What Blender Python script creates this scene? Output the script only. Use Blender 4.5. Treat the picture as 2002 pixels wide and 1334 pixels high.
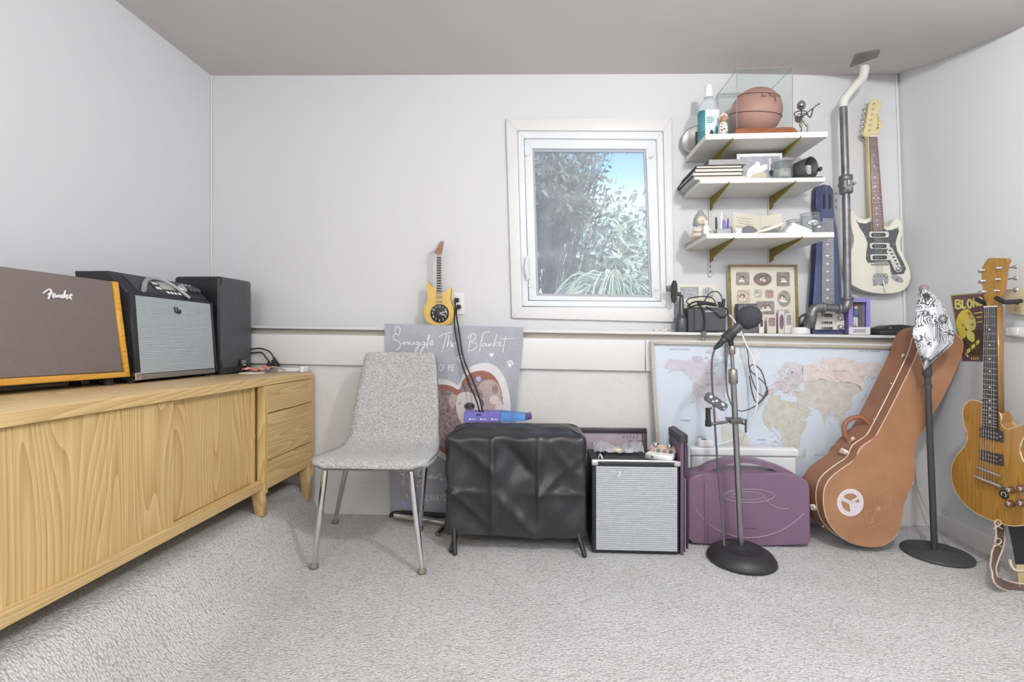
import bpy, bmesh, math, random
from mathutils import Vector, Matrix
random.seed(11)
SC = bpy.context.scene
COL = SC.collection
for o in list(bpy.data.objects): bpy.data.objects.remove(o)

# ------------------------------------------------------------------ camera
H = 0.935; FPX = 950.0; TH = math.atan(50/950); CT, ST = math.cos(TH), math.sin(TH)
cam = bpy.data.cameras.new('camera'); camo = bpy.data.objects.new('camera', cam); COL.objects.link(camo)
cam.sensor_width = 36.0; cam.lens = FPX*36/2002; cam.shift_y = -17/2002; cam.clip_start = 0.02
camo.location = (0, 0, H); camo.rotation_euler = (math.radians(90), 0, TH)
SC.camera = camo
# ------------------------------------------------------------------ world: clear sky, blue above, whitish at the horizon
W = bpy.data.worlds.new('world'); SC.world = W; W.use_nodes = True
nt = W.node_tree; nt.nodes.clear()
wo = nt.nodes.new('ShaderNodeOutputWorld'); bg = nt.nodes.new('ShaderNodeBackground')
tc = nt.nodes.new('ShaderNodeTexCoord'); sx = nt.nodes.new('ShaderNodeSeparateXYZ'); rp = nt.nodes.new('ShaderNodeValToRGB')
nt.links.new(tc.outputs['Generated'], sx.inputs[0]); nt.links.new(sx.outputs['Z'], rp.inputs[0])
nt.links.new(rp.outputs[0], bg.inputs['Color']); nt.links.new(bg.outputs[0], wo.inputs[0])
cr_ = rp.color_ramp; cr_.elements[0].position = 0.0; cr_.elements[0].color = (0.9, 0.95, 1, 1)
cr_.elements[1].position = 0.25; cr_.elements[1].color = (0.86, 0.94, 1, 1)
for p_, c_ in ((0.30, (0.42, 0.68, 0.98, 1)), (0.36, (0.17, 0.44, 0.95, 1)), (0.7, (0.10, 0.30, 0.80, 1))):
    e = cr_.elements.new(p_); e.color = c_
bg.inputs['Strength'].default_value = 2.0
# ------------------------------------------------------------------ lamps out of frame: one ceiling key, two fills added to even the light
def bulb(name, loc, radius, power, col=(1, 0.992, 0.985)):
    l = bpy.data.lights.new(name, 'POINT'); l.shadow_soft_size = radius; l.energy = power; l.color = col
    o = bpy.data.objects.new(name, l); COL.objects.link(o); o.location = loc
    return o
bulb('unseen_lamp', (0.85, 0.62, 2.02), 0.06, 66)
bulb('unseen_lamp', (-0.85, -0.5, 1.85), 0.30, 43)  # added fill behind the camera, left side
bulb('unseen_lamp', (0.7, -1.1, 1.85), 0.30, 43)  # second added fill, flattens the shading from the right
sl = bpy.data.lights.new('sun', 'SUN'); sl.energy = 7.0; sl.angle = .01; sl.color = (1, .96, .88)
so_ = bpy.data.objects.new('sun', sl); COL.objects.link(so_); so_.rotation_euler = Vector((-.75, .45, -.75)).to_track_quat('-Z', 'Y').to_euler()
vs = SC.view_settings; vs.view_transform = 'Standard'; vs.look = 'None'; vs.gamma = 1; vs.use_curve_mapping = False
vs.exposure = -0.08

# ------------------------------------------------------------------ helpers
def ray(px, py):
    u = (px-1001)/FPX; return Vector((-ST+u*CT, CT+u*ST, (650-py)/FPX))
def P(px, py, Y):
    d = ray(px, py); return Vector((0, 0, H)) + d*(Y/d.y)
def PX(px, py, X):
    d = ray(px, py); return Vector((0, 0, H)) + d*(X/d.x)
def PZ(px, py, Z=0.0):
    d = ray(px, py); return Vector((0, 0, H)) + d*((Z-H)/d.z)
V = Vector
def sstep(a, b, x):
    t = max(0, min(1, (x-a)/(b-a))); return t*t*(3-2*t)
def lerp(a, b, t): return a+(b-a)*t
def crv(pts, n=6, closed=False):
    pts = [V(p) if len(p) == 3 else V((p[0], p[1], 0)) for p in pts]; N = len(pts); out = []
    rng = N if closed else N-1
    for i in range(rng):
        if closed: p0, p1, p2, p3 = pts[(i-1) % N], pts[i], pts[(i+1) % N], pts[(i+2) % N]
        else: p0, p1, p2, p3 = pts[max(i-1, 0)], pts[i], pts[i+1], pts[min(i+2, N-1)]
        for k in range(n):
            t = k/n; t2 = t*t; t3 = t2*t
            out.append(0.5*((2*p1)+(p2-p0)*t+(2*p0-5*p1+4*p2-p3)*t2+(3*p1-p0-3*p2+p3)*t3))
    if not closed: out.append(pts[-1])
    return out
_txt = {}
def text_mesh(body):
    if body in _txt: return _txt[body]
    cu = bpy.data.curves.new('t', 'FONT'); cu.body = body; cu.resolution_u = 3
    o = bpy.data.objects.new('t', cu); COL.objects.link(o); bpy.context.view_layer.update()
    dg = bpy.context.evaluated_depsgraph_get(); me = o.evaluated_get(dg).to_mesh()
    r = ([(v.co.x, v.co.y) for v in me.vertices], [tuple(p.vertices) for p in me.polygons])
    xs = [v[0] for v in r[0]] or [0]; r = r + (min(xs), max(xs))
    bpy.data.objects.remove(o); bpy.data.curves.remove(cu); _txt[body] = r
    return r
_bx = {}
def _rbox(sx, sy, sz, b, seg):
    k = (round(sx, 5), round(sy, 5), round(sz, 5), b, seg)
    if k not in _bx:
        bm = bmesh.new(); bmesh.ops.create_cube(bm, size=1)
        for v in bm.verts: v.co = V((v.co.x*sx, v.co.y*sy, v.co.z*sz))
        if b > 0: bmesh.ops.bevel(bm, geom=bm.edges[:], offset=min(b, .49*min(sx, sy, sz)), segments=seg, affect='EDGES', profile=.5)
        bm.verts.index_update()
        _bx[k] = ([v.co.copy() for v in bm.verts], [[v.index for v in f.verts] for f in bm.faces]); bm.free()
    return _bx[k]
class MB:
    def __init__(s, *mats): s.v = []; s.f = []; s.m = []; s.s = []; s.mats = list(mats)
    def add(s, vs, fs, mi=0, sm=False, M=None):
        n = len(s.v)
        s.v += [tuple(M @ V(v)) if M is not None else tuple(v) for v in vs]
        for f in fs: s.f.append(tuple(i+n for i in f)); s.m.append(mi); s.s.append(sm)
        return s
    def box(s, c, size, b=0.0, M=None, mi=0, seg=2):
        vs, fs = _rbox(*size, b, seg); c = V(c)
        return s.add([v+c for v in vs], fs, mi, False, M)
    def span(s, a, b, bev=0.0, mi=0, M=None):
        a, b = V(a), V(b); return s.box((a+b)/2, [abs(x) for x in (b-a)], bev, M, mi)
    def poly(s, pts, mi=0, M=None): return s.add(pts, [tuple(range(len(pts)))], mi, False, M)
    def prism(s, pts, vec, mi=0, bev=0.0, side_mi=None, M=None, seg=2, sm=False):
        pts = [V(p) for p in pts]; vec = V(vec); n = len(pts)
        if side_mi is None: side_mi = mi
        if bev <= 0:
            vs = pts+[p+vec for p in pts]
            s.add(vs, [tuple(range(n))], mi, False, M); k = len(s.v)-2*n
            s.f.append(tuple(reversed([k+n+i for i in range(n)]))); s.m.append(mi); s.s.append(False)
            for i in range(n):
                j = (i+1) % n; s.f.append((k+i, k+n+i, k+n+j, k+j)); s.m.append(side_mi); s.s.append(sm)
            return s
        bm = bmesh.new(); a = [bm.verts.new(p) for p in pts]; b = [bm.verts.new(p+vec) for p in pts]
        fa = bm.faces.new(a); fb = bm.faces.new(list(reversed(b)))
        for i in range(n):
            j = (i+1) % n; f = bm.faces.new((a[i], b[i], b[j], a[j])); f.material_index = 1
        es = list(fa.edges)+list(fb.edges)
        bmesh.ops.bevel(bm, geom=es, offset=bev, segments=seg, affect='EDGES', profile=.5, clamp_overlap=True)
        bm.verts.index_update(); n0 = len(s.v)
        s.v += [tuple(M @ v.co) if M is not None else tuple(v.co) for v in bm.verts]
        for f in bm.faces:
            s.f.append(tuple(v.index+n0 for v in f.verts)); s.m.append(side_mi if f.material_index == 1 else mi); s.s.append(len(f.verts) == 4)
        bm.free(); return s
    def tube(s, path, r, n=8, mi=0, closed=False, caps=True, M=None, flat=1.0):
        path = [V(p) for p in path]; N = len(path)
        rs = r if isinstance(r, (list, tuple)) else [r]*N
        up = None; rings = []
        for i, p in enumerate(path):
            if closed: t = path[(i+1) % N]-path[i-1]
            else: t = path[min(i+1, N-1)]-path[max(i-1, 0)]
            if t.length < 1e-9: t = V((0, 0, 1))
            t.normalize()
            if up is None:
                up = V((0, 0, 1)) if abs(t.z) < .9 else V((0, 1, 0))
            a = up-t*up.dot(t)
            if a.length < 1e-6: a = t.orthogonal()
            a.normalize(); up = a; b = t.cross(a)
            rings.append([p+(a*math.cos(2*math.pi*k/n)*flat+b*math.sin(2*math.pi*k/n))*rs[i] for k in range(n)])
        vs = [v for q in rings for v in q]; fs = []
        for i in range(N if closed else N-1):
            for k in range(n):
                fs.append((i*n+k, i*n+(k+1) % n, ((i+1) % N)*n+(k+1) % n, ((i+1) % N)*n+k))
        s.add(vs, fs, mi, True, M)
        if caps and not closed:
            s.add(rings[0], [tuple(reversed(range(n)))], mi, False, M); s.add(rings[-1], [tuple(range(n))], mi, False, M)
        return s
    def lathe(s, prof, n=24, mi=0, M=None, sm=True):
        vs = []; fs = []
        for r, z in prof:
            for k in range(n): vs.append((max(r, 1e-5)*math.cos(2*math.pi*k/n), max(r, 1e-5)*math.sin(2*math.pi*k/n), z))
        for i in range(len(prof)-1):
            for k in range(n): fs.append((i*n+k, i*n+(k+1) % n, (i+1)*n+(k+1) % n, (i+1)*n+k))
        fs2 = [tuple(reversed(range(n))), tuple((len(prof)-1)*n+k for k in range(n))]
        k0 = len(s.v); s.add(vs, fs, mi, sm, M)
        for f in fs2: s.f.append(tuple(i+k0 for i in f)); s.m.append(mi); s.s.append(False)
        return s
    def ball(s, c, r, n=14, mi=0, sc=(1, 1, 1), M=None):
        c = V(c); m = n//2; vs = [c+V((0, 0, r*sc[2]))]; fs = []
        for i in range(1, m):
            a = math.pi*i/m
            for k in range(n):
                b = 2*math.pi*k/n; vs.append(c+V((r*sc[0]*math.sin(a)*math.cos(b), r*sc[1]*math.sin(a)*math.sin(b), r*sc[2]*math.cos(a))))
        vs.append(c-V((0, 0, r*sc[2]))); L = len(vs)-1
        for k in range(n):
            fs.append((0, 1+k, 1+(k+1) % n)); fs.append((L, L-n+(k+1) % n, L-n+k))
        for i in range(m-2):
            for k in range(n): a = 1+i*n+k; b = 1+i*n+(k+1) % n; fs.append((a, a+n, b+n, b))
        return s.add(vs, fs, mi, True, M)
    def cyl(s, a, b, r, n=16, mi=0, r2=None, M=None): return s.tube([a, b], [r, r if r2 is None else r2], n, mi, M=M)
    def grid(s, fn, nu, nv, mi=0, sm=True, M=None):
        vs = [fn(i/nu, j/nv) for j in range(nv+1) for i in range(nu+1)]
        fs = [(j*(nu+1)+i, j*(nu+1)+i+1, (j+1)*(nu+1)+i+1, (j+1)*(nu+1)+i) for j in range(nv) for i in range(nu)]
        return s.add(vs, fs, mi, sm, M)
    def ribbon(s, pts, w, fn, mi=0, closed=False):
        p = [V((q[0], q[1], 0)) for q in pts]; N = len(p); vs = []
        for i in range(N):
            t = (p[(i+1) % N]-p[i-1]) if closed else (p[min(i+1, N-1)]-p[max(i-1, 0)])
            if t.length < 1e-9: t = V((1, 0, 0))
            t.normalize(); nn = V((-t.y, t.x, 0))*w/2
            vs += [fn(p[i].x+nn.x, p[i].y+nn.y), fn(p[i].x-nn.x, p[i].y-nn.y)]
        fs = [(2*i, 2*i+1, 2*((i+1) % N)+1, 2*((i+1) % N)) for i in range(N if closed else N-1)]
        return s.add(vs, fs, mi, False)
    def text(s, body, x, y, size, fn, mi=0, sx=1.0, center=False, maxw=None, rot=0.0):
        vs, fs, a, b = text_mesh(body)
        if maxw: sx = maxw/max(1e-6, (b-a)*size)
        ox = -(a+b)/2 if center else -a
        c, sn = math.cos(rot), math.sin(rot)
        pts = []
        for q in vs:
            X, Y = (q[0]+ox)*size*sx, q[1]*size
            pts.append(fn(x+X*c-Y*sn, y+X*sn+Y*c))
        return s.add(pts, fs, mi)
    def build(s, name, parent=None, world=True, recalc=True):
        me = bpy.data.meshes.new(name); vs = s.v
        if parent is not None and world:
            Mi = Matrix.LocRotScale(parent.location, parent.rotation_euler, None).inverted()
            vs = [tuple(Mi @ V(v)) for v in vs]
        me.from_pydata(vs, [], s.f)
        for m in s.mats: me.materials.append(m)
        me.polygons.foreach_set('material_index', s.m); me.polygons.foreach_set('use_smooth', s.s); me.update()
        if recalc:
            bm = bmesh.new(); bm.from_mesh(me); bmesh.ops.recalc_face_normals(bm, faces=bm.faces); bm.to_mesh(me); bm.free()
        o = bpy.data.objects.new(name, me); COL.objects.link(o)
        if parent is not None: o.parent = parent
        return o
def tag(o, label, cat, group=None):
    o['label'] = label; o['category'] = cat
    if group: o['group'] = group
    return o
def thing(name, label, cat, loc=(0, 0, 0), rot=(0, 0, 0), group=None):
    o = bpy.data.objects.new(name, None); COL.objects.link(o); o.empty_display_size = .05
    o.location = loc; o.rotation_euler = rot; return tag(o, label, cat, group)
def solo(mb, name, label, cat, loc, group=None):
    """a thing that is one mesh, origin moved to its base"""
    L = V(loc); mb.v = [tuple(V(v)-L) for v in mb.v]
    o = mb.build(name); o.location = L; return tag(o, label, cat, group)
def struct(o): o['kind'] = 'structure'; return o
def frame(O, U, N):
    """local frame: x along U, z up, y into the surface (away from the viewer)"""
    U = V(U).normalized(); N = V(N).normalized(); Z = U.cross(N)
    M = Matrix((U, N, Z)).transposed().to_4x4(); M.translation = V(O); return M
def circ(cx, cy, rx, ry=None, n=24, a0=0, a1=2*math.pi, closed=True):
    ry = rx if ry is None else ry
    return [(cx+rx*math.cos(a0+(a1-a0)*k/(n if closed else n-1)), cy+ry*math.sin(a0+(a1-a0)*k/(n if closed else n-1))) for k in range(n)]
def rrect(x0, y0, x1, y1, r, n=4):
    out = []
    for cx, cy, a in ((x1-r, y1-r, 0), (x0+r, y1-r, 90), (x0+r, y0+r, 180), (x1-r, y0+r, 270)):
        for k in range(n+1):
            t = math.radians(a+90*k/n); out.append((cx+r*math.cos(t), cy+r*math.sin(t)))
    return out
# ------------------------------------------------------------------ materials
def lin(c): return tuple(((x/255)/12.92 if x/255 <= .04045 else ((x/255+.055)/1.055)**2.4) for x in c)
_m = {}
def mat(name, c, rough=.55, metal=0.0, var=None, bump=None, spec=None, coat=0, sheen=0, stretch=None, c2=None, trans=0, ior=1.45, alpha=None):
    """procedural material; var=(scale, amount) colour mottling, bump=(scale, strength), c2 = second colour of the mottling"""
    if name in _m: return _m[name]
    m = bpy.data.materials.new(name); m.use_nodes = True; N = m.node_tree.nodes; L = m.node_tree.links
    b = N['Principled BSDF']; col = lin(c)
    b.inputs['Base Color'].default_value = (*col, 1); b.inputs['Roughness'].default_value = rough; b.inputs['Metallic'].default_value = metal
    if spec is not None: b.inputs['Specular IOR Level'].default_value = spec
    if coat: b.inputs['Coat Weight'].default_value = coat; b.inputs['Coat Roughness'].default_value = .12
    if sheen: b.inputs['Sheen Weight'].default_value = sheen
    if trans: b.inputs['Transmission Weight'].default_value = trans; b.inputs['IOR'].default_value = ior
    if alpha is not None: b.inputs['Alpha'].default_value = alpha
    tcn = N.new('ShaderNodeTexCoord'); src = tcn.outputs['Object']
    if stretch:
        mp = N.new('ShaderNodeMapping'); mp.inputs['Scale'].default_value = stretch; L.new(src, mp.inputs[0]); src = mp.outputs[0]
    if var:
        n = N.new('ShaderNodeTexNoise'); n.inputs['Scale'].default_value = var[0]; n.inputs['Detail'].default_value = 5; L.new(src, n.inputs['Vector'])
        r = N.new('ShaderNodeValToRGB'); r.color_ramp.elements[0].position = .3; r.color_ramp.elements[1].position = .7
        d = lin(c2) if c2 else tuple(min(1, x*(1+var[1])) for x in col)
        r.color_ramp.elements[0].color = (*(col if c2 else tuple(x*(1-var[1]) for x in col)), 1); r.color_ramp.elements[1].color = (*d, 1)
        L.new(n.outputs['Fac'], r.inputs[0]); L.new(r.outputs[0], b.inputs['Base Color'])
    if bump:
        n = N.new('ShaderNodeTexNoise'); n.inputs['Scale'].default_value = bump[0]; n.inputs['Detail'].default_value = 4; L.new(src, n.inputs['Vector'])
        bp = N.new('ShaderNodeBump'); bp.inputs['Strength'].default_value = bump[1]; bp.inputs['Distance'].default_value = .01
        L.new(n.outputs['Fac'], bp.inputs['Height']); L.new(bp.outputs[0], b.inputs['Normal'])
    _m[name] = m; return m
def wood(name, c1, c2, axis='Z', scale=1.0, rough=.45, coat=0, fine=1.0):
    """oak-like grain running along axis: cathedral figure from warped rings plus fine streaks"""
    if name in _m: return _m[name]
    m = bpy.data.materials.new(name); m.use_nodes = True; N = m.node_tree.nodes; L = m.node_tree.links; b = N['Principled BSDF']
    tcn = N.new('ShaderNodeTexCoord'); mp = N.new('ShaderNodeMapping')
    k = {'X': (.10, 1, 1), 'Y': (1, .10, 1), 'Z': (1, 1, .10)}[axis]
    mp.inputs['Scale'].default_value = tuple(x*scale for x in k); L.new(tcn.outputs['Object'], mp.inputs[0])
    n1 = N.new('ShaderNodeTexNoise'); n1.inputs['Scale'].default_value = 2.6; n1.inputs['Detail'].default_value = 1.0; L.new(mp.outputs[0], n1.inputs['Vector'])
    mu = N.new('ShaderNodeMath'); mu.operation = 'MULTIPLY'; mu.inputs[1].default_value = 34; L.new(n1.outputs['Fac'], mu.inputs[0])
    fr = N.new('ShaderNodeMath'); fr.operation = 'FRACT'; L.new(mu.outputs[0], fr.inputs[0])
    mp2 = N.new('ShaderNodeMapping'); k2 = {'X': (3, 230, 230), 'Y': (230, 3, 230), 'Z': (230, 230, 3)}[axis]
    mp2.inputs['Scale'].default_value = k2; L.new(tcn.outputs['Object'], mp2.inputs[0])
    n2 = N.new('ShaderNodeTexNoise'); n2.inputs['Scale'].default_value = 1.0; n2.inputs['Detail'].default_value = 3; L.new(mp2.outputs[0], n2.inputs['Vector'])
    mx = N.new('ShaderNodeMath'); mx.operation = 'MULTIPLY_ADD'; L.new(fr.outputs[0], mx.inputs[0]); mx.inputs[1].default_value = .36
    m3 = N.new('ShaderNodeMath'); m3.operation = 'MULTIPLY'; m3.inputs[1].default_value = .6*fine; L.new(n2.outputs['Fac'], m3.inputs[0]); L.new(m3.outputs[0], mx.inputs[2])
    r = N.new('ShaderNodeValToRGB'); r.color_ramp.elements[0].position = .22; r.color_ramp.elements[1].position = .82
    r.color_ramp.elements[0].color = (*lin(c1), 1); r.color_ramp.elements[1].color = (*lin(c2), 1)
    L.new(mx.outputs[0], r.inputs[0]); L.new(r.outputs[0], b.inputs['Base Color'])
    bp = N.new('ShaderNodeBump'); bp.inputs['Strength'].default_value = .15; bp.inputs['Distance'].default_value = .004
    L.new(mx.outputs[0], bp.inputs['Height']); L.new(bp.outputs[0], b.inputs['Normal'])
    b.inputs['Roughness'].default_value = rough
    if coat: b.inputs['Coat Weight'].default_value = coat; b.inputs['Coat Roughness'].default_value = .1
    _m[name] = m; return m
def glass(name, tint=(235, 240, 240), haze=0.0, rough=.0, ior=1.35, gloss=.5):
    """clear thin material: mostly see-through, a little reflective, optionally dusty"""
    if name in _m: return _m[name]
    m = bpy.data.materials.new(name); m.use_nodes = True; N = m.node_tree.nodes; L = m.node_tree.links
    for n in list(N):
        if n.type != 'OUTPUT_MATERIAL': N.remove(n)
    out = [n for n in N if n.type == 'OUTPUT_MATERIAL'][0]
    t = N.new('ShaderNodeBsdfTransparent'); t.inputs[0].default_value = (*lin(tint), 1)
    g = N.new('ShaderNodeBsdfGlossy'); g.inputs['Roughness'].default_value = max(.03, rough); g.inputs[0].default_value = (1, 1, 1, 1)
    fa = N.new('ShaderNodeLayerWeight'); fa.inputs['Blend'].default_value = .5
    pw = N.new('ShaderNodeMath'); pw.operation = 'POWER'; pw.inputs[1].default_value = 4.0; L.new(fa.outputs['Facing'], pw.inputs[0])
    lw = N.new('ShaderNodeMath'); lw.operation = 'MULTIPLY_ADD'; lw.inputs[1].default_value = gloss; lw.inputs[2].default_value = max(.0, (ior-1)*.08); L.new(pw.outputs[0], lw.inputs[0])
    mx = N.new('ShaderNodeMixShader'); L.new(lw.outputs[0], mx.inputs[0]); L.new(t.outputs[0], mx.inputs[1]); L.new(g.outputs[0], mx.inputs[2])
    last = mx
    if haze:
        d = N.new('ShaderNodeBsdfDiffuse'); d.inputs[0].default_value = (*lin((225, 230, 235)), 1)
        m2 = N.new('ShaderNodeMixShader'); m2.inputs[0].default_value = haze
        tcn = N.new('ShaderNodeTexCoord'); n = N.new('ShaderNodeTexNoise'); n.inputs['Scale'].default_value = 9; L.new(tcn.outputs['Object'], n.inputs['Vector'])
        mr = N.new('ShaderNodeMapRange'); mr.inputs['From Min'].default_value = .3; mr.inputs['From Max'].default_value = .7
        mr.inputs['To Min'].default_value = haze*.75; mr.inputs['To Max'].default_value = haze*1.25; L.new(n.outputs['Fac'], mr.inputs[0]); L.new(mr.outputs[0], m2.inputs[0])
        L.new(mx.outputs[0], m2.inputs[1]); L.new(d.outputs[0], m2.inputs[2]); last = m2
    L.new(last.outputs[0], out.inputs[0]); _m[name] = m; return m
def carpet_mat():
    m = bpy.data.materials.new('carpet'); m.use_nodes = True; N = m.node_tree.nodes; L = m.node_tree.links; b = N['Principled BSDF']
    tcn = N.new('ShaderNodeTexCoord')
    warp = N.new('ShaderNodeTexNoise'); warp.inputs['Scale'].default_value = 14; warp.inputs['Detail'].default_value = 2; L.new(tcn.outputs['Object'], warp.inputs['Vector'])
    mixv = N.new('ShaderNodeVectorMath'); mixv.operation = 'MULTIPLY_ADD'; L.new(warp.outputs['Color'], mixv.inputs[0]); mixv.inputs[1].default_value = (.02, .02, 0); L.new(tcn.outputs['Object'], mixv.inputs[2])
    mp = N.new('ShaderNodeMapping'); mp.inputs['Scale'].default_value = (100, 170, 100); mp.inputs['Rotation'].default_value = (0, 0, .25); L.new(mixv.outputs[0], mp.inputs[0])
    v = N.new('ShaderNodeTexVoronoi'); v.inputs['Scale'].default_value = 1; v.feature = 'F1'; v.inputs['Randomness'].default_value = .75; L.new(mp.outputs[0], v.inputs['Vector'])
    n = N.new('ShaderNodeTexNoise'); n.inputs['Scale'].default_value = 260; n.inputs['Detail'].default_value = 3; L.new(tcn.outputs['Object'], n.inputs['Vector'])
    big = N.new('ShaderNodeTexNoise'); big.inputs['Scale'].default_value = 3.5; big.inputs['Detail'].default_value = 3; L.new(tcn.outputs['Object'], big.inputs['Vector'])
    inv = N.new('ShaderNodeMath'); inv.operation = 'MULTIPLY_ADD'; inv.inputs[1].default_value = -1; inv.inputs[2].default_value = 1; L.new(v.outputs['Distance'], inv.inputs[0])
    ad = N.new('ShaderNodeMath'); ad.operation = 'MULTIPLY_ADD'; ad.inputs[1].default_value = .45; L.new(n.outputs['Fac'], ad.inputs[0]); L.new(inv.outputs[0], ad.inputs[2])
    r = N.new('ShaderNodeValToRGB'); e = r.color_ramp.elements
    e[0].position = .38; e[0].color = (*lin((182, 182, 183)), 1); e[1].position = .86; e[1].color = (*lin((220, 220, 221)), 1)
    L.new(ad.outputs[0], r.inputs[0])
    mc = N.new('ShaderNodeMix'); mc.data_type = 'RGBA'; mc.blend_type = 'MULTIPLY'; mc.inputs[0].default_value = 1
    r2 = N.new('ShaderNodeValToRGB'); r2.color_ramp.elements[0].position = .3; r2.color_ramp.elements[0].color = (.9, .9, .89, 1); r2.color_ramp.elements[1].position = .7; r2.color_ramp.elements[1].color = (1, 1, 1, 1)
    L.new(big.outputs['Fac'], r2.inputs[0]); L.new(r.outputs[0], mc.inputs[6]); L.new(r2.outputs[0], mc.inputs[7]); L.new(mc.outputs[2], b.inputs['Base Color'])
    bp = N.new('ShaderNodeBump'); bp.inputs['Strength'].default_value = .8; bp.inputs['Distance'].default_value = .006
    L.new(ad.outputs[0], bp.inputs['Height']); L.new(bp.outputs[0], b.inputs['Normal'])
    b.inputs['Roughness'].default_value = .95; b.inputs['Specular IOR Level'].default_value = .1
    return m
M_wall = mat('wall_paint', (216, 217, 219), .7, var=(1.2, .015), bump=(35, .04))
M_wallL = mat('wall_paint_left', (220, 222, 225), .7, var=(1.2, .015), bump=(35, .04))
M_conc = mat('painted_concrete', (218, 217, 216), .8, var=(6, .03), bump=(14, .4))
M_ceil = mat('ceiling_paint', (204, 199, 197), .8, var=(2, .02), bump=(30, .05))
M_white = mat('white_trim', (221, 221, 221), .45, bump=(20, .03))
M_vinyl = mat('white_vinyl', (226, 229, 232), .35)
M_band = mat('tan_gap', (200, 192, 180), .7)  # tan recess strip, a little darker than the walls
M_black = mat('black_plastic', (34, 35, 38), .4)
M_dark = mat('dark_rubber', (40, 41, 44), .65)
M_chrome = mat('chrome', (215, 215, 216), .12, 1.0)
M_steel = mat('steel', (160, 161, 163), .3, 1.0)
M_wplast = mat('white_plastic', (232, 232, 232), .4)
M_paper = mat('paper', (235, 232, 224), .8)
M_ink = mat('ink', (45, 45, 48), .7)
M_print = mat('white_print', (238, 238, 242), .8)
# ================================================================== THE SETTING
YU = 2.57   # upper wall
YL = 2.45   # face of the lower wall
XL = P(413, 148, YU).x
def wall_rx(z): return 1.905-.033*z
zcl = P(413, 148, YU).z; zcr = P(1753, 143, YU).z
def ceil_z(x, y):
    base = zcl+(zcr-zcl)*(x-XL)/(1.83-XL)
    ys = [(2.57, 2.253), (2.37, 2.187), (2.22, 2.149), (1.93, 2.091), (1.5, 2.06), (-9, 2.06)]
    zr = 2.06
    for (y0, z0), (y1, z1) in zip(ys, ys[1:]):
        if y1 <= y <= y0: zr = lerp(z0, z1, (y0-y)/(y0-y1)); break
    if y > 2.57: zr = 2.253
    return base+sstep(.95, 1.86, x)*(zr-base)
def floor_z(x, y):
    plate = .178+.05*max(-1.2, min(1.4, 2.0-y))
    e = lerp(-.95, -1.11, sstep(2.15, 2.4, y))
    return plate*(1-sstep(-1.2, e, x))
def ledge_z(x): return .969-.0156*(x+1.4)
YF = -2.3
# floor
m = MB(carpet_mat()); m.grid(lambda u, v: V((lerp(XL-.02, 2.0, u), lerp(YF, YU, v), floor_z(lerp(XL-.02, 2.0, u), lerp(YF, YU, v)))), 96, 40)
struct(m.build('floor'))
# ceiling
m = MB(M_ceil); m.grid(lambda u, v: V((lerp(XL-.02, 1.95, u), lerp(YF, YU+.02, v), ceil_z(lerp(XL-.02, 1.95, u), lerp(YF, YU+.02, v)))), 48, 60)
struct(m.build('ceiling'))
# left wall, right wall, wall behind the camera
m = MB(M_wallL); m.span((XL-.08, YF, 0), (XL, YU+.1, 2.45)); struct(m.build('wall_left'))
m = MB(M_wallL)
f0 = [V((wall_rx(0), YF, 0)), V((wall_rx(0), YU+.1, 0)), V((wall_rx(2.45), YU+.1, 2.45)), V((wall_rx(2.45), YF, 2.45))]
m.prism(f0, (.08, 0, 0)); struct(m.build('wall_right'))
m = MB(M_wall); m.span((XL-.08, YF-.08, 0), (2.0, YF, 2.45)); struct(m.build('wall_front'))
# upper back wall with the window opening
wc = [P(1012, 257, YU), P(1297, 257, YU), P(1304, 601, YU), P(1020, 600, YU)]   # opening TL TR BR BL
m = MB(M_wall); T = .14
o = [V((XL, YU, 2.45)), V((wall_rx(2.45), YU, 2.45)), V((wall_rx(.9), YU, .90)), V((XL, YU, .90))]
for q in ((o[0], o[1], wc[1], wc[0]), (o[1], o[2], wc[2], wc[1]), (o[2], o[3], wc[3], wc[2]), (o[3], o[0], wc[0], wc[3])):
    m.poly(list(q)); m.poly([p+V((0, T, 0)) for p in reversed(q)])
for i in range(4): a, b = wc[i], wc[(i+1) % 4]; m.poly([a, b, b+V((0, T, 0)), a+V((0, T, 0))])
struct(m.build('wall_back', recalc=False))
# lower wall of painted concrete, recess band, fascia board and ledge
XR = 1.93
def strip(mb, y0, y1, zt, zb, x0=XL, x1=XR, b=0.0, mi=0):
    pts = [V((x0, y0, zb(x0))), V((x1, y0, zb(x1))), V((x1, y0, zt(x1))), V((x0, y0, zt(x0)))]
    mb.prism(pts, (0, y1-y0, 0), mi, b)
m = MB(M_conc); strip(m, YL, YU+.1, lambda x: ledge_z(x)-.17, lambda x: -.02); struct(m.build('wall_lower'))
m = MB(M_band); strip(m, YL+.026, YU+.08, lambda x: ledge_z(x)-.008, lambda x: ledge_z(x)-.19); struct(m.build('trim_3'))
XJ = P(1262, 690, 2.43).x
tr = MB(M_white); strip(tr, YL-.022, YL+.04, lambda x: ledge_z(x)-.042, lambda x: ledge_z(x)-.196, XL, XJ-.0015, .003); struct(tr.build('trim_2'))
tr = MB(M_white); strip(tr, YL-.022, YL+.04, lambda x: ledge_z(x)-.042, lambda x: ledge_z(x)-.196, XJ+.0015, XR, .003); struct(tr.build('trim_4'))
tr = MB(M_white); strip(tr, YL-.012, YU, ledge_z, lambda x: ledge_z(x)-.014, XL, XR, .003); struct(tr.build('trim_1'))
# corner bead strips
m = MB(M_white); a = V((wall_rx(2.4)-.012, YU-.004, 2.4)); b = V((wall_rx(.92)-.012, YU-.004, .92)); m.tube([a, b], .006, 6); struct(m.build('trim_5'))
m = MB(M_white); m.tube([V((XL+.004, YU-.004, .97)), V((XL+.004, YU-.004, 2.4))], .005, 6); struct(m.build('trim_6'))
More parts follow.
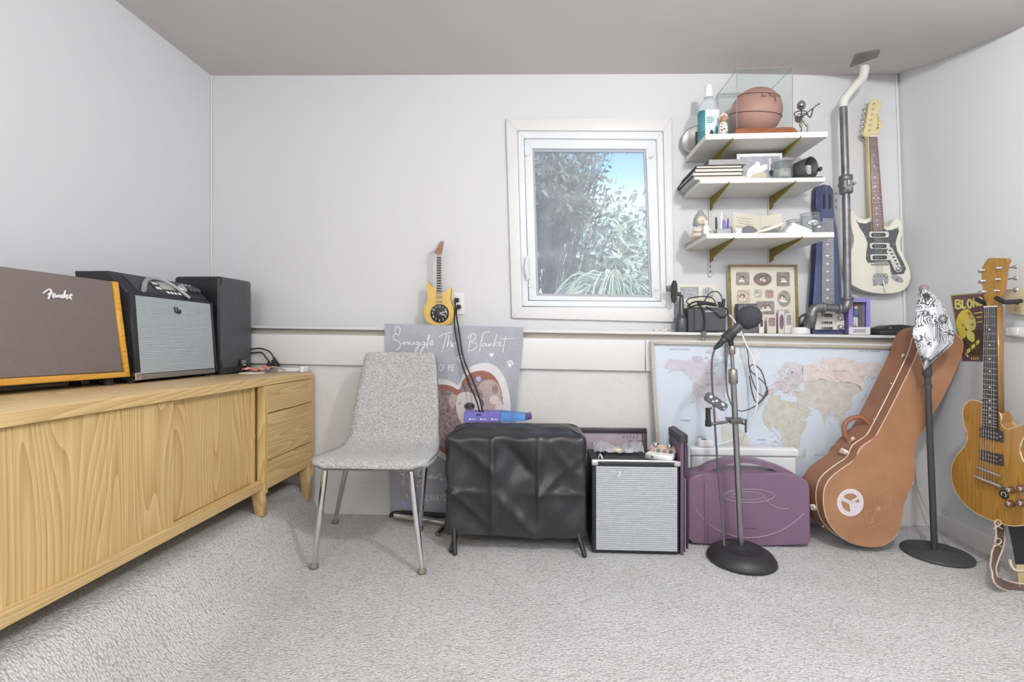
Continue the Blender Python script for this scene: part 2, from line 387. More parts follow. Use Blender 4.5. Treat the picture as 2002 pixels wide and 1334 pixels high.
# right baseboard
m = MB(M_white); pts = [V((wall_rx(0)-.014, YF, 0)), V((wall_rx(0), YF, 0)), V((wall_rx(.08), YF, .085)), V((wall_rx(.08)-.006, YF, .085)), V((wall_rx(.06)-.014, YF, .07))]
m.prism(pts, (0, YL-YF, 0)); struct(m.build('baseboard_right'))
# ------------------------------------------------------------------ window
wt = bpy.data.objects.new('window_1', None); COL.objects.link(wt); wt.location = wc[3]; wt['kind'] = 'structure'
def pxq(l, Y): return [P(x, y, Y) for x, y in l]
def ringpart(name, outer, inner, y0, y1, mtl, b=.003):
    """four mitred boards between two px quads (TL TR BR BL), each its own part"""
    for i in range(4):
        j = (i+1) % 4; mb = MB(mtl)
        mb.prism([outer[i], outer[j], inner[j], inner[i]], (0, y1-y0, 0), 0, b); mb.build(name, wt)
Yc = YU-.018
ringpart('casing_board', pxq([(989, 232), (1313, 231), (1318, 630), (1001, 622)], Yc), pxq([(1011, 255), (1297, 256), (1304, 602), (1021, 600)], Yc), Yc, YU, M_white)
ringpart('window_frame', pxq([(1012, 256), (1296, 257), (1303, 601), (1021, 599)], YU-.005), pxq([(1024, 270), (1284, 272), (1293, 590), (1033, 588)], YU-.005), YU-.005, YU+.09, M_vinyl)
ringpart('sash', pxq([(1025, 271), (1283, 273), (1292, 589), (1034, 587)], YU+.012), pxq([(1041, 290), (1263, 291), (1275, 582), (1049, 578)], YU+.012), YU+.012, YU+.055, M_vinyl)
gq = pxq([(1040, 288), (1264, 289), (1277, 584), (1047, 580)], YU+.035)
m = MB(glass('window_glass', (238, 243, 245), haze=.22, ior=1.0, gloss=.0)); m.prism(gq, (0, .004, 0)); m.build('pane', wt)
ringpart('glazing_bead', pxq([(1040, 288), (1264, 290), (1276, 583), (1048, 579)], YU+.024), pxq([(1045, 297), (1259, 298), (1270, 577), (1053, 574)], YU+.024), YU+.024, YU+.034, mat('bead_grey', (170, 174, 180), .4), 0)
# crank lever and sash clips
m = MB(M_vinyl); m.prism([P(*q, YU-.008) for q in [(1026, 503), (1031, 500), (1034, 545), (1029, 548)]], (0, -.01, 0), 0, .002); 
m.tube(crv([P(1031, 502, YU-.02), P(1027, 520, YU-.03), P(1029, 535, YU-.03), P(1031, 547, YU-.02)], 4), .005, 8); m.build('lock_lever', wt)
for cx, cy in ((1030, 302), (1275, 304), (1036, 559), (1283, 565)):
    m = MB(M_vinyl); m.tube(crv([P(cx-4, cy, YU-.008), P(cx, cy+2, YU-.016), P(cx+4, cy, YU-.008)], 4), .0025, 6); m.build('sash_clip', wt)

# ================================================================== GARDEN BEYOND THE GLASS
M_lawn = mat('garden_ground', (150, 165, 130), .9, var=(3, .3))
m = MB(M_lawn); m.grid(lambda u, v: V((lerp(-6, 9, u), lerp(3.2, 26, v), .75+.35*v+.08*math.sin(u*31)*math.cos(v*23))), 30, 30); o = m.build('garden_ground'); struct(o)
def branch_tree(mb, p, d, L, r, depth, spread, leaf=None, droop=0.0, up=.12):
    n = 4; path = [p.copy()]; q = p.copy(); dd = d.normalized()
    for i in range(n):
        dd = (dd+V((random.uniform(-.12, .12), random.uniform(-.12, .12), random.uniform(-.04, .1)+up-droop))).normalized(); q = q+dd*L/n; path.append(q.copy())
    mb.tube(path, [r*(1-.45*i/n) for i in range(n+1)], 4, caps=False)
    if depth == 0:
        if leaf is not None: leaf.append((q, dd))
        return
    for k in range(3 if depth > 1 else 2):
        t = random.uniform(.45, 1); s = path[min(n, int(t*n))]
        nd = (dd+V((random.uniform(-spread, spread), random.uniform(-spread, spread), random.uniform(-.1, .35)))).normalized()
        branch_tree(mb, s, nd, L*random.uniform(.62, .85), r*.58, depth-1, spread, leaf, droop, up)
def leaves(mb, at, n, rad, size):
    for c, d in at:
        for k in range(n):
            p = c+V((random.gauss(0, rad), random.gauss(0, rad), random.gauss(0, rad)))
            a = V((random.uniform(-1, 1), random.uniform(-1, 1), random.uniform(-1, 1))).normalized(); b = a.orthogonal().normalized(); s = size*random.uniform(.6, 1.3)
            mb.add([p-a*s, p+b*s*.45, p+a*s, p-b*s*.45], [(0, 1, 2, 3)])
# big shrub with fanning stems, left half of the view
base = P(1052, 612, 4.3); base.z = .80
t = thing('fanning_shrub', 'tall grey-green shrub with fanning bare stems at the left of the window view', 'shrub', base)
mb = MB(mat('shrub_bark', (88, 90, 94), .9, var=(30, .3))); tips = []
random.seed(5)
for k in range(26):
    px = random.uniform(1015, 1180); py = random.uniform(330, 470)
    tgt = P(px, py, 4.3+random.uniform(-.35, .5)); d = tgt-base
    branch_tree(mb, base+V((random.uniform(-.12, .12), random.uniform(-.1, .1), 0)), d, d.length*.62, .015, 3, .34, tips, 0, .05)
mb.build('stems', t)
lv = MB(mat('shrub_leaf', (118, 120, 110), .8, var=(9, .35)))
up = [q for q in tips if q[0].z > 1.9 and (q[0].x/q[0].y) < .14+.05*random.random()]
lo = [q for q in tips if q[0].z <= 1.9 and random.random() < .5]
leaves(lv, up, 15, .06, .034); leaves(lv, lo, 1, .05, .026)
o = lv.build('foliage', t, recalc=False); o['kind'] = 'stuff'
# weeping shrub, lower right of the view
base = P(1205, 590, 3.9); base.z = .80
t = thing('weeping_shrub', 'pale green weeping shrub with drooping fronds low in the window view', 'shrub', base)
mb = MB(mat('frond_green', (205, 212, 186), .8, var=(14, .25))); random.seed(9)
for k in range(420):
    a = random.uniform(0, 2*math.pi); R = random.uniform(.12, .62); hgt = random.uniform(.28, .62)
    c = base+V((random.uniform(-.1, .1), 0, 0)); e = V((math.cos(a)*R, math.sin(a)*R*.6, 0))
    mb.tube(crv([c+e*.1+V((0, 0, hgt*.8)), c+e*.5+V((0, 0, hgt)), c+e*.9+V((0, 0, hgt*.72)), c+e*1.05+V((0, 0, hgt*.3)), c+e*1.1+V((0, 0, 0))], 3), .006, 3, caps=False)
o = mb.build('fronds', t); o['kind'] = 'stuff'
mb = MB(_m['shrub_bark']); mb.tube([base, base+V((0, 0, .5))], .03, 6); mb.build('trunk', t)
# distant trees, haze put into their paled leaf colours
random.seed(21)
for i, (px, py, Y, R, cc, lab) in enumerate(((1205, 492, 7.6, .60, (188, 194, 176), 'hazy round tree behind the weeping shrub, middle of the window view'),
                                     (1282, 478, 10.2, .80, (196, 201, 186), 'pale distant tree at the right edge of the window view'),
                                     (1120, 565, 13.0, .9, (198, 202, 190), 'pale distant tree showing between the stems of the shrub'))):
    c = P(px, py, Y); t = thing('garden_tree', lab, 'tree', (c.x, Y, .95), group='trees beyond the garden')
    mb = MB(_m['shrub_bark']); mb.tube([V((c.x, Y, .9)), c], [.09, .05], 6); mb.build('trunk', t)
    lv = MB(mat('hazed_far_leaf_%d' % i, cc, .9, var=(2, .25))); at = []
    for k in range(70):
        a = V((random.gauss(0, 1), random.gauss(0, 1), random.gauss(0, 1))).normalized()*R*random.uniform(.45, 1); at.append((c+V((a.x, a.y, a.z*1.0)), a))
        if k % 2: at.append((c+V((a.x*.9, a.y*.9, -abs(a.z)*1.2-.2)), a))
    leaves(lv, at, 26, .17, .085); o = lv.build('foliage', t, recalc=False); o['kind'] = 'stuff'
# ================================================================== SIDEBOARD ALONG THE LEFT WALL
M_oakZ = wood('oak_upright', (222, 195, 140), (176, 138, 80), 'Z', 2.0)
M_oakY = wood('oak_along', (220, 193, 140), (178, 142, 86), 'Y', 2.0)
M_oakTop = wood('oak_top', (200, 174, 132), (172, 146, 106), 'Y', 1.5, .35)
M_brass = mat('brass', (200, 170, 90), .3, 1.0)
M_logo = mat('logo_white', (236, 236, 238), .4)
XS = -1.14; Y0s = .45; Y1s = 2.425; YD = 1.985      # front plane, near end, far end, start of the drawer stack
def zs(z, y): return z-.02*(y-2.0)
sb = thing('sideboard', 'long light oak sideboard with sliding doors and a drawer stack along the left wall', 'sideboard', (-1.4, Y1s-.2, floor_z(-1.4, 2.2)))
def sbox(mb, x0, x1, y0, y1, z0, z1, b=.002, mi=0):
    vs, fs = _rbox(x1-x0, y1-y0, z1-z0, b, 2); c = V(((x0+x1)/2, (y0+y1)/2, (z0+z1)/2))
    mb.add([V((v.x+c.x, v.y+c.y, zs(v.z+c.z, v.y+c.y))) for v in vs], fs, mi)
ZT = .742
# top with its rounded far corner
mb = MB(M_oakTop, M_oakY)
prof = [(Y0s, ZT), (Y1s-.03, ZT)]+[(Y1s-.03+.03*math.sin(a), ZT-.03+.03*math.cos(a)) for a in (math.pi/8, math.pi/4, 3*math.pi/8, math.pi/2)]+[(Y1s, ZT-.032), (Y0s, ZT-.032)]
pts = [V((XS, y, zs(z, y))) for y, z in prof]
mb.prism(pts, (XL+.03-XS, 0, 0), 1, .002, 0); mb.build('top', sb)
mb = MB(M_oakZ); sbox(mb, XL+.03, XS, Y1s-.022, Y1s, .215, ZT-.03); mb.build('end_panel', sb)
mb = MB(M_oakZ); sbox(mb, XL+.03, XS, Y0s, Y0s+.022, .245, ZT-.03); mb.build('end_panel', sb)
mb = MB(M_oakZ); sbox(mb, XL+.03, XS-.03, YD-.05, YD-.028, .285, ZT-.03); mb.build('partition', sb)
mb = MB(M_oakZ); sbox(mb, XL+.03, XS-.002, YD, YD+.02, .255, ZT-.032); mb.build('partition', sb)
mb = MB(mat('dark_gap', (30, 26, 20), .9)); sbox(mb, XL+.03, XL+.04, Y0s+.02, Y1s-.02, .25, ZT-.03, 0); mb.build('back_panel', sb)
mb = MB(M_oakY); sbox(mb, XS-.035, XS-.003, Y0s+.022, YD-.012, .278, .314, .003); mb.build('bottom_rail', sb)
mb = MB(M_oakY); sbox(mb, XL+.03, XS-.03, Y0s+.02, Y1s-.02, .285, .30, 0); mb.build('floor_board', sb)
ys = PX(328, 900, XS-.03).y
mb = MB(M_oakZ); sbox(mb, XS-.035, XS-.018, Y0s+.03, ys+.01, .312, ZT-.035, .002); mb.build('sliding_door', sb)
dr = MB(M_oakZ); sbox(dr, XS-.052, XS-.037, ys-.03, YD-.05, .312, ZT-.035, .002); dr = dr.build('sliding_door', sb)
c = PX(497, 854, XS-.036); Mx = frame(c, (0, -1, 0), (-1, 0, 0))
mb = MB(M_brass); mb.tube([Mx @ V((.010*math.cos(a), 0, .010*math.sin(a))) for a in [k*math.pi/8 for k in range(16)]], .0022, 6, closed=True)
mb.poly([Mx @ V((.0095*math.cos(k*math.pi/8), -.001, .0095*math.sin(k*math.pi/8))) for k in range(16)]); o = mb.build('finger_pull'); 
o.parent = dr; o.matrix_parent_inverse = Matrix.Identity(4)
o.data.transform(Matrix.Translation(-sb.location))
# drawers
zt = ZT-.034
for z1, z0 in ((zt, .592), (.588, .392), (.388, .272)):
    mb = MB(M_oakY); sbox(mb, XS-.02, XS, YD+.002, Y1s-.024, z0, z1, .003); mb.build('drawer', sb)
mb = MB(M_oakZ); sbox(mb, XS-.03, XS+.002, YD-.014, YD+.012, .258, ZT-.034, .002); mb.build('stile', sb)
for yf in (YD-.005, Y1s-.04, Y0s+.05):
    for xf in (XS-.02, XL+.08):
        mb = MB(M_oakZ); zf = floor_z(xf, yf)
        pts = [V((xf-.025, yf-.03, .275)), V((xf+.018, yf-.03, .275)), V((xf+.018, yf-.012, zf)), V((xf-.018, yf-.012, zf))]
        mb.prism(pts, (0, .036, 0), 0, .002); mb.build('foot', sb)
ZTOP = lambda y: zs(ZT, y)
# ------------------------------------------------------------------ brown combo amplifier with wood trim (left edge of frame)
M_cloth = mat('brown_grille_cloth', (124, 114, 110), .85, var=(160, .06), bump=(500, .25))
M_mapleY = wood('honey_maple', (226, 170, 62), (196, 138, 40), 'Y', 2, .3, .4)
M_tolex = mat('black_vinyl', (38, 40, 44), .5, bump=(220, .25))
Aw = thing('acoustic_amplifier', 'wide brown-grilled guitar amplifier with honey wood trim at the left edge', 'amplifier', (-1.6, 1.2, ZTOP(1.2)))
yR = 1.675; yL0 = .86; zb = ZTOP(1.3)+.0; h_ = .342
def af(u, v, w=0.0):      # u 0..1 near->far along front, v 0..1 up; leans back a little
    x = lerp(-1.545, -1.470, u)-.045*v; y = lerp(yL0, yR, u); return V((x-w, y, zs(zb, y)+.012+h_*v+.004*(1-u)))
def afp(mb, u0, u1, v0, v1, w0, w1, mi=0, b=0.0):
    mb.prism([af(u0, v0, w0), af(u1, v0, w0), af(u1, v1, w0), af(u0, v1, w0)], V((-(w1-w0), 0, 0)), mi, b)
mb = MB(M_tolex); afp(mb, 0, .985, 0.01, 1, .012, .185, 0, .006); mb.build('cabinet', Aw)
gc = MB(M_cloth); afp(gc, .012, .975, .062, 1.0, -.002, .014, 0, .003); gc = gc.build('grille_cloth', Aw)
mb = MB(M_mapleY); afp(mb, 0, .998, 0.0, .06, -.008, .03, 0, .004); mb.build('wood_trim', Aw)
mb = MB(M_mapleY); afp(mb, .976, 1.0, 0.0, 1.0, -.008, .16, 0, .004); mb.build('wood_trim', Aw)
for u in (.06, .94):
    for w in (.03, .15):
        mb = MB(M_dark); p = af(u, 0, w); mb.cyl((p.x, p.y, ZTOP(p.y)), p+V((0, 0, .004)), .016); mb.build('foot', Aw)
# script lettering, traced strokes
def afpx(px, py):         # px on the front face -> point slightly proud of the cloth
    X = -1.51
    for _ in range(6):
        q = PX(px, py, X); u = (q.y-yL0)/(yR-yL0); v = (q.z-zs(zb, q.y)-.012-.004*(1-u))/h_; X = lerp(-1.545, -1.470, u)-.045*v+.0045
    return PX(px, py, X)
lg = [[(480, 470), (560, 420), (660, 345), (740, 318), (790, 345), (785, 430), (750, 520), (720, 610), (690, 700)], [(670, 515), (760, 485), (870, 455)],
      [(830, 545), (920, 530), (960, 505), (900, 520), (870, 590), (890, 640), (950, 620), (1000, 560)], [(1000, 560), (1035, 630), (1070, 570), (1110, 545), (1140, 580), (1140, 650)],
      [(1300, 560), (1240, 540), (1195, 590), (1210, 655), (1270, 640), (1310, 540), (1350, 370)], [(1350, 370), (1310, 560), (1310, 650)],
      [(1360, 590), (1430, 590), (1450, 545), (1400, 550), (1370, 620), (1400, 685), (1460, 660), (1490, 620)], [(1510, 560), (1560, 525), (1615, 530), (1600, 560), (1550, 570), (1520, 610), (1545, 625), (1560, 690), (1600, 685)]]
mb = MB(M_logo)
for st in lg: mb.tube([afpx(60+p.x/20.02, 550+p.y/20.02) for p in crv([(a, b) for a, b in st], 4)], .0026, 6)
mb.build('logo_script', gc, world=False).data.transform(Matrix.Translation(-Aw.location))
# ------------------------------------------------------------------ modelling amp with silver grille
A2 = thing('silver_grille_amplifier', 'black amplifier with a pale silver grille and control panel standing on the sideboard', 'amplifier', (-1.56, 1.9, ZTOP(1.9)))
yA, yB = 1.69, 2.14; hA = .40
def a2(u, v, w=0.0):
    y = lerp(yA, yB, u); return V((-1.462-.03*v-w, y, ZTOP(y)+.012+hA*v))
def a2b(mb, u0, u1, v0, v1, w0, w1, mi=0, b=.003): mb.prism([a2(u0, v0, w0), a2(u1, v0, w0), a2(u1, v1, w0), a2(u0, v1, w0)], V((-(w1-w0), 0, 0)), mi, b)
mb = MB(M_tolex)
sec = [(0, 0), (0, .80), (.075, 1.0), (.2, 1.0), (.2, 0)]
mb.prism([a2(0, v, w) for w, v in sec], a2(1, 0)-a2(0, 0), 0, .006); mb.build('cabinet', A2)
# grille panel: shallow horizontal corrugation
M_sgr = mat('silver_grille', (176, 186, 192), .4, .25, var=(60, .03))
mb = MB(M_sgr); NR = 46
def gfn(u, v):
    uu = lerp(.055, .965, u); vv = lerp(.055, .78, v); return a2(uu, vv, -.004-.0012*(round(v*NR*2) % 2))
mb.grid(gfn, 1, NR*2, 0, False); gp = mb.build('grille', A2, recalc=False)
mb = MB(M_black)
gl = [[(0, .9), (.05, .3), (.3, .1), (.42, .35), (.4, .85)], [(.62, .45), (.58, .12), (.8, .05), (.95, .3), (.82, .5), (.7, .4)]]
for st in gl: mb.tube([a2(.475+p.x*.075, .64+p.y*.075, -.008) for p in crv(st, 4)], .0024, 6)
o = mb.build('logo_script', gp, world=False); o.data.transform(Matrix.Translation(-A2.location))
mb = MB(M_tolex); a2b(mb, .0, .045, .02, .80, -.008, .01); mb.build('front_frame', A2)
mb = MB(M_tolex); a2b(mb, .97, 1.0, .02, .80, -.008, .01); mb.build('front_frame', A2)
mb = MB(mat('grey_rail', (120, 116, 108), .5)); a2b(mb, .045, .97, .0, .05, -.006, .01); mb.build('bottom_rail', A2)
# sloping control panel
pn = (a2(0, .80), a2(0, 1.0, .075)); pU = (a2(1, 0)-a2(0, 0)).normalized(); pV = (pn[1]-pn[0]); pVl = pV.length; pV.normalize(); pNn = pU.cross(pV).normalized()
if pNn.x < 0: pNn = -pNn
def pf(u, v, w=0.0): return pn[0]+pU*(u*.45)+pV*(v*pVl)+pNn*w
def pb(mb, u0, u1, v0, v1, t, mi=0, b=.002, w0=0.0): mb.prism([pf(u0, v0, w0), pf(u1, v0, w0), pf(u1, v1, w0), pf(u0, v1, w0)], pNn*t, mi, b)
mb = MB(mat('panel_charcoal', (58, 60, 64), .4)); pb(mb, .12, .97, .1, .9, .003); cp = mb.build('control_panel', A2)
def onpanel(mb, name, m2=None):
    o = mb.build(name, cp, world=False); o.data.transform(Matrix.Translation(-A2.location)); return o
mb = MB(mat('lcd_green_grey', (172, 180, 168), .3)); pb(mb, .44, .60, .38, .78, .003, w0=.003); onpanel(mb, 'display')
mb = MB(mat('panel_bezel', (36, 38, 42), .35)); mb.prism([pf(*q, .003) for q in [(.34+.0, .3), (.36, .12), (.62, .12), (.66, .3), (.64, .85), (.36, .88)]], pNn*.002); onpanel(mb, 'bezel')
for u, v in ((.375, .62), (.405, .62), (.375, .38), (.405, .38), (.46, .2), (.505, .2), (.55, .2), (.60, .2)):
    mb = MB(M_logo); pb(mb, u-.013, u+.013, v-.06, v+.06, .003, 0, .001, .005); onpanel(mb, 'button')
for u, r in ((.70, .021), (.80, .013), (.855, .013), (.905, .013)):
    mb = MB(M_chrome if u < .75 else mat('knob_grey', (70, 72, 76), .3), M_logo); c = pf(u, .5, .003)
    mb.lathe([(r, 0), (r, .012), (r*.8, .016), (0.001, .017)], 16, M=Matrix.Translation(c) @ pNn.to_track_quat('Z', 'Y').to_matrix().to_4x4()); onpanel(mb, 'knob')
for u in (.78, .83, .88):
    mb = MB(M_logo); pb(mb, u, u+.03, .83, .87, .0006, 0, 0, .0031); onpanel(mb, 'marking')
# carry strap arching over the panel
mb = MB(mat('grey_strap', (176, 178, 182), .5)); mb.tube(crv([pf(.16, .1, .009), pf(.25, .5, .016), pf(.36, .74, .020), pf(.50, .72, .020), pf(.60, .42, .016), pf(.68, .02, .009)], 6), .006, 8); mb.build('carry_strap', A2)
mb = MB(mat('strap_sleeve', (150, 152, 156), .5)); mb.tube(crv([pf(.16, .1, .009), pf(.25, .5, .016), pf(.34, .71, .020)], 6), .009, 8); mb.build('strap_sleeve', A2)
mb = MB(M_chrome); mb.box(a2(.025, .035, -.002), (.02, .03, .03), .005); mb.build('corner_protector', A2)
for u in (.04, .94):
    for w in (.03, .17):
        mb = MB(M_dark); p = a2(u, 0, w); mb.cyl((p.x, p.y, ZTOP(p.y)), p+V((0, 0, .004)), .014); mb.build('foot', A2)
# ------------------------------------------------------------------ black loudspeaker
def dots_mat():
    m = mat('perforated_metal', (48, 50, 54), .45, .4); N = m.node_tree.nodes; L = m.node_tree.links; b = N['Principled BSDF']
    tcn = N.new('ShaderNodeTexCoord'); mp = N.new('ShaderNodeMapping'); mp.inputs['Rotation'].default_value = (math.radians(45), 0, 0); mp.inputs['Scale'].default_value = (0, 150, 150)
    L.new(tcn.outputs['Object'], mp.inputs[0]); v = N.new('ShaderNodeTexVoronoi'); v.inputs['Scale'].default_value = 1; v.inputs['Randomness'].default_value = 0; L.new(mp.outputs[0], v.inputs['Vector'])
    r = N.new('ShaderNodeValToRGB'); r.color_ramp.elements[0].position = .25; r.color_ramp.elements[0].color = (.008, .008, .009, 1); r.color_ramp.elements[1].position = .4; r.color_ramp.elements[1].color = (*lin((104, 107, 113)), 1)
    L.new(v.outputs['Distance'], r.inputs[0]); L.new(r.outputs[0], b.inputs['Base Color']); return m
y0, y1 = 2.175, 2.425; xf = -1.455; zB = ZTOP(2.3); hS = 1.196-zB
Sp = thing('loudspeaker', 'tall black loudspeaker with a perforated curved front at the far end of the sideboard', 'speaker', (-1.57, 2.3, zB))
mb = MB(M_black); mb.span((xf-.235, y0, zB+.004), (xf-.012, y1, zB+hS), .014); mb.build('cabinet', Sp)
# curved grille
mb = MB(dots_mat())
def gr(u, v):
    y = lerp(y0+.004, y1-.004, u); bul = .02*(1-(2*u-1)**4); z = lerp(zB+.03, zB+hS-.006, v); return V((xf-.014+bul-.006*abs(2*v-1)**6, y, z))
mb.grid(gr, 14, 8); g = mb.build('grille', Sp, recalc=False)
mb = MB(M_black); mb.prism([V((xf-.014+.022*(1-(2*u-1)**4), lerp(y0, y1, u), zB+.006)) for u in [k/10 for k in range(11)]], (0, 0, .026)); mb.build('base_lip', Sp)
bd = MB(mat('badge_black', (24, 24, 26), .3), M_logo); Mb = frame(V((xf+.0095, y0+.145, zB+.05)), (0, 1, 0), (-1, 0, 0))
fb = lambda x, y: Mb @ V((x, -.0035, y))
bd.box((0, 0, 0), (.064, .005, .036), .002, Mb); bd.text('QSC', 0, -.002, .022, fb, 1, center=True, maxw=.046); bd.ribbon([(-.014, -.011), (.014, -.011)], .004, fb, 1); bd.build('badge', Sp)
for yy in (y0+.03, y1-.03):
    mb = MB(M_dark); mb.cyl((xf-.04, yy, zB), (xf-.04, yy, zB+.008), .012); mb.build('foot', Sp)
# ------------------------------------------------------------------ odds and ends on the sideboard's far end
def top_at(px, py): return PZ(px, py, ZTOP(2.3))
mb = MB(M_black); z0 = ZTOP(2.38)
for st in ([(472, 686, 2.40), (498, 682, 2.40), (512, 682, 2.40), (527, 688, 2.40), (535, 700, 2.40), (540, 712, 2.40)], [(472, 693, 2.41), (498, 690, 2.41), (512, 690, 2.41), (520, 700, 2.41), (530, 712, 2.41)]):
    mb.tube(crv([P(*q) for q in st], 5), .0035, 6)
mb.tube([P(535, 700, 2.40), P(545, 717, 2.39)], [.006, .010], 8)
solo(mb, 'power_cable', 'black power leads looping down behind the tall loudspeaker', 'cable', P(540, 717, 2.40))
mb = MB(M_dark)
for k, (a, b) in enumerate((((524, 708), (534, 717)), ((532, 705), (541, 716)))): mb.tube([P(*a, 2.385), P(*b, 2.385)], [.007, .011], 8)
mb.box(P(528, 714, 2.385), (.03, .02, .018), .004)
solo(mb, 'plug_adapter', 'small black plug adapter lying by the loudspeaker cables', 'plug', P(530, 718, 2.385))
mb = MB(mat('tan_cord', (178, 166, 140), .6)); mb.tube(crv([P(516, 722, 2.36), P(530, 718, 2.36), P(545, 719, 2.36), P(558, 724, 2.35)], 6), .004, 6)
solo(mb, 'tan_cord', 'short tan cord lying flat at the far end of the sideboard', 'cable', P(540, 722, 2.36))
# snack wrapper: crinkled foil
random.seed(3); mb = MB(mat('orange_foil', (214, 92, 56), .35, var=(40, .5), c2=(240, 190, 170)))
c = V((-1.388, 2.345, ZTOP(2.345)))
mb.grid(lambda u, v: c+V((lerp(-.06, .055, u), lerp(-.045, .055, v), .012+.02*math.sin(7*u+3*v)*math.sin(math.pi*u)*math.sin(math.pi*v)+random.uniform(0, .012))), 9, 7, 0, False)
solo(mb, 'candy_wrapper', 'crinkled orange snack wrapper on the sideboard in front of the loudspeaker', 'wrapper', c)
mb = MB(M_paper); c2 = V((-1.375, 2.28, ZTOP(2.30)+.001)); mb.prism([c2+V(q) for q in ((-.05, -.03, 0), (.045, -.025, 0), (.05, .02, 0), (-.055, .02, 0))], (0, 0, .004)); solo(mb, 'paper_slip', 'white paper slip under the orange wrapper', 'paper', c2)
mb = MB(M_wplast); a = P(548, 713, 2.415); b = P(603, 712, 2.415)
mb.span((a.x, 2.39, zs(ZT, 2.4)+.001), (b.x, 2.42, zs(ZT, 2.4)+.020), .003); mb.box((b.x-.006, 2.38, zs(ZT, 2.4)+.016), (.02, .05, .03), .004)
solo(mb, 'white_bracket', 'white plastic rail lying along the back edge of the sideboard', 'rail', (a.x+.06, 2.405, zs(ZT, 2.4)))

# ================================================================== CHAIR
M_felt = mat('grey_felt', (184, 185, 185), .95, var=(150, .38), bump=(200, .6), sheen=.2)
CX = -.655
ch = thing('felt_chair', 'grey felt shell chair on slim chrome legs in front of the blanket', 'chair', (CX, 2.08, 0))
prof = [(1.838, .408, .36), (1.842, .428, .43), (1.88, .440, .468), (1.96, .436, .470), (2.05, .430, .455), (2.13, .436, .435), (2.185, .468, .412), (2.212, .52, .402), (2.232, .60, .392), (2.262, .70, .372), (2.29, .79, .350), (2.300, .828, .335), (2.303, .840, .300)]
def shell(mb, off):
    n = 14
    for i in range(len(prof)-1): pass
    pc = crv([(y, z, w) for y, z, w in prof], 4)
    rows = []
    for i, p in enumerate(pc):
        q = pc[min(i+1, len(pc)-1)]-pc[max(i-1, 0)]; nn = V((0, -q.y, q.x)).normalized() # normal in (y,z): rotate tangent
        ny, nz = -q.y, q.x; l = math.hypot(ny, nz); ny, nz = ny/l, nz/l
        row = []
        for k in range(n+1):
            t = 2*k/n-1; cup = .016*t*t*sstep(.44, .5, p.y)
            row.append(V((CX+t*p.z/2, p.x+ny*off-cup, p.y+nz*off)))
        rows.append(row)
    return rows
top = shell(None, .0); bot = shell(None, -.026); n = 15; R = len(top)
mb = MB(M_felt); vs = [v for r in top for v in r]+[v for r in bot for v in r]; K = R*n; fs = []
for i in range(R-1):
    for k in range(n-1): fs.append((i*n+k, i*n+k+1, (i+1)*n+k+1, (i+1)*n+k)); fs.append((K+i*n+k, K+(i+1)*n+k, K+(i+1)*n+k+1, K+i*n+k+1))
    fs.append((i*n, (i+1)*n, K+(i+1)*n, K+i*n)); fs.append((i*n+n-1, K+i*n+n-1, K+(i+1)*n+n-1, (i+1)*n+n-1))
for k in range(n-1): fs.append((k, K+k, K+k+1, k+1)); a = (R-1)*n+k; fs.append((a, a+1, K+a+1, K+a))
mb.add(vs, fs, 0, True); seat = mb.build('seat_shell', ch)
# piping round the rim
rim = [r[0] for r in top]+top[-1][1:]+[r[-1] for r in reversed(top[:-1])]+list(reversed(top[0][1:-1]))
mb = MB(mat('dark_piping', (120, 120, 118), .8)); mb.tube([p+V((0, .012, -.006)) for p in rim], .005, 5, closed=True); o = mb.build('piping', seat, world=False); o.data.transform(Matrix.Translation(-ch.location))
for a, b in (((-.855, 1.925, .415), (-.882, 1.878, .012)), ((-.512, 1.925, .415), (-.447, 1.862, .012)), ((-.83, 2.12, .415), (-.99, 2.33, .012)), ((-.49, 2.12, .415), (-.555, 2.27, .012))):
    mb = MB(M_chrome); a, b = V(a), V(b); mb.tube([a, lerp(a, b, .5), b], [.0125, .0115, .0105], 12); lg_ = mb.build('leg', ch)
    mb = MB(mat('clear_glide', (130, 122, 112), .3)); mb.lathe([(.012, 0), (.017, .004), (.017, .014), (.011, .022)], 14, M=Matrix.Translation((b.x, b.y, 0))); o = mb.build('glide', lg_, world=False); o.data.transform(Matrix.Translation(-ch.location))
mb = MB(M_chrome); mb.tube(crv([V((-.855, 1.925, .415)), V((-.80, 1.95, .413)), V((-.80, 2.08, .411)), V((-.83, 2.12, .415))], 5), .009, 8)
mb.tube(crv([V((-.512, 1.925, .415)), V((-.56, 1.95, .413)), V((-.56, 2.08, .411)), V((-.49, 2.12, .415))], 5), .009, 8); mb.tube([V((-.8, 2.0, .411)), V((-.56, 2.0, .411))], .009, 8); mb.build('under_frame', ch)
# ================================================================== BLANKET, CLOCK, COVERED AMP (middle of the back wall)
M_blk = mat('grey_fleece', (172, 174, 184), .95, var=(14, .07), bump=(60, .35), sheen=.3)
M_heartw = mat('print_cream', (222, 220, 220), .95, var=(30, .05))
M_heartb = mat('print_rust', (158, 112, 98), .95, var=(30, .12))
M_photo = mat('print_maroon', (150, 132, 134), .95, var=(60, .45))
M_dogc = mat('print_dog_cream', (216, 208, 204), .95, var=(30, .05)); M_dogt = mat('print_dog_tan', (186, 168, 164), .95, var=(40, .1)); M_dogn = mat('print_dog_grey', (104, 100, 108), .95, var=(60, .3))
M_lav = mat('print_lavender', (176, 186, 226), .9)
def by(px, py):
    k = (py-640)/370; return 2.412-.004*math.sin(px*.055+.6)*(.4+k)-.003*math.sin(px*.021+py*.012)-.004*math.sin(px*.13+py*.01)*.4
def bp(off): return lambda px, py: P(px, py, by(px, py)-off)
def edgeL(v): return lerp(752, 764, v)
def edgeR(v): return 1023-14*sstep(0, .5, v)-2*v
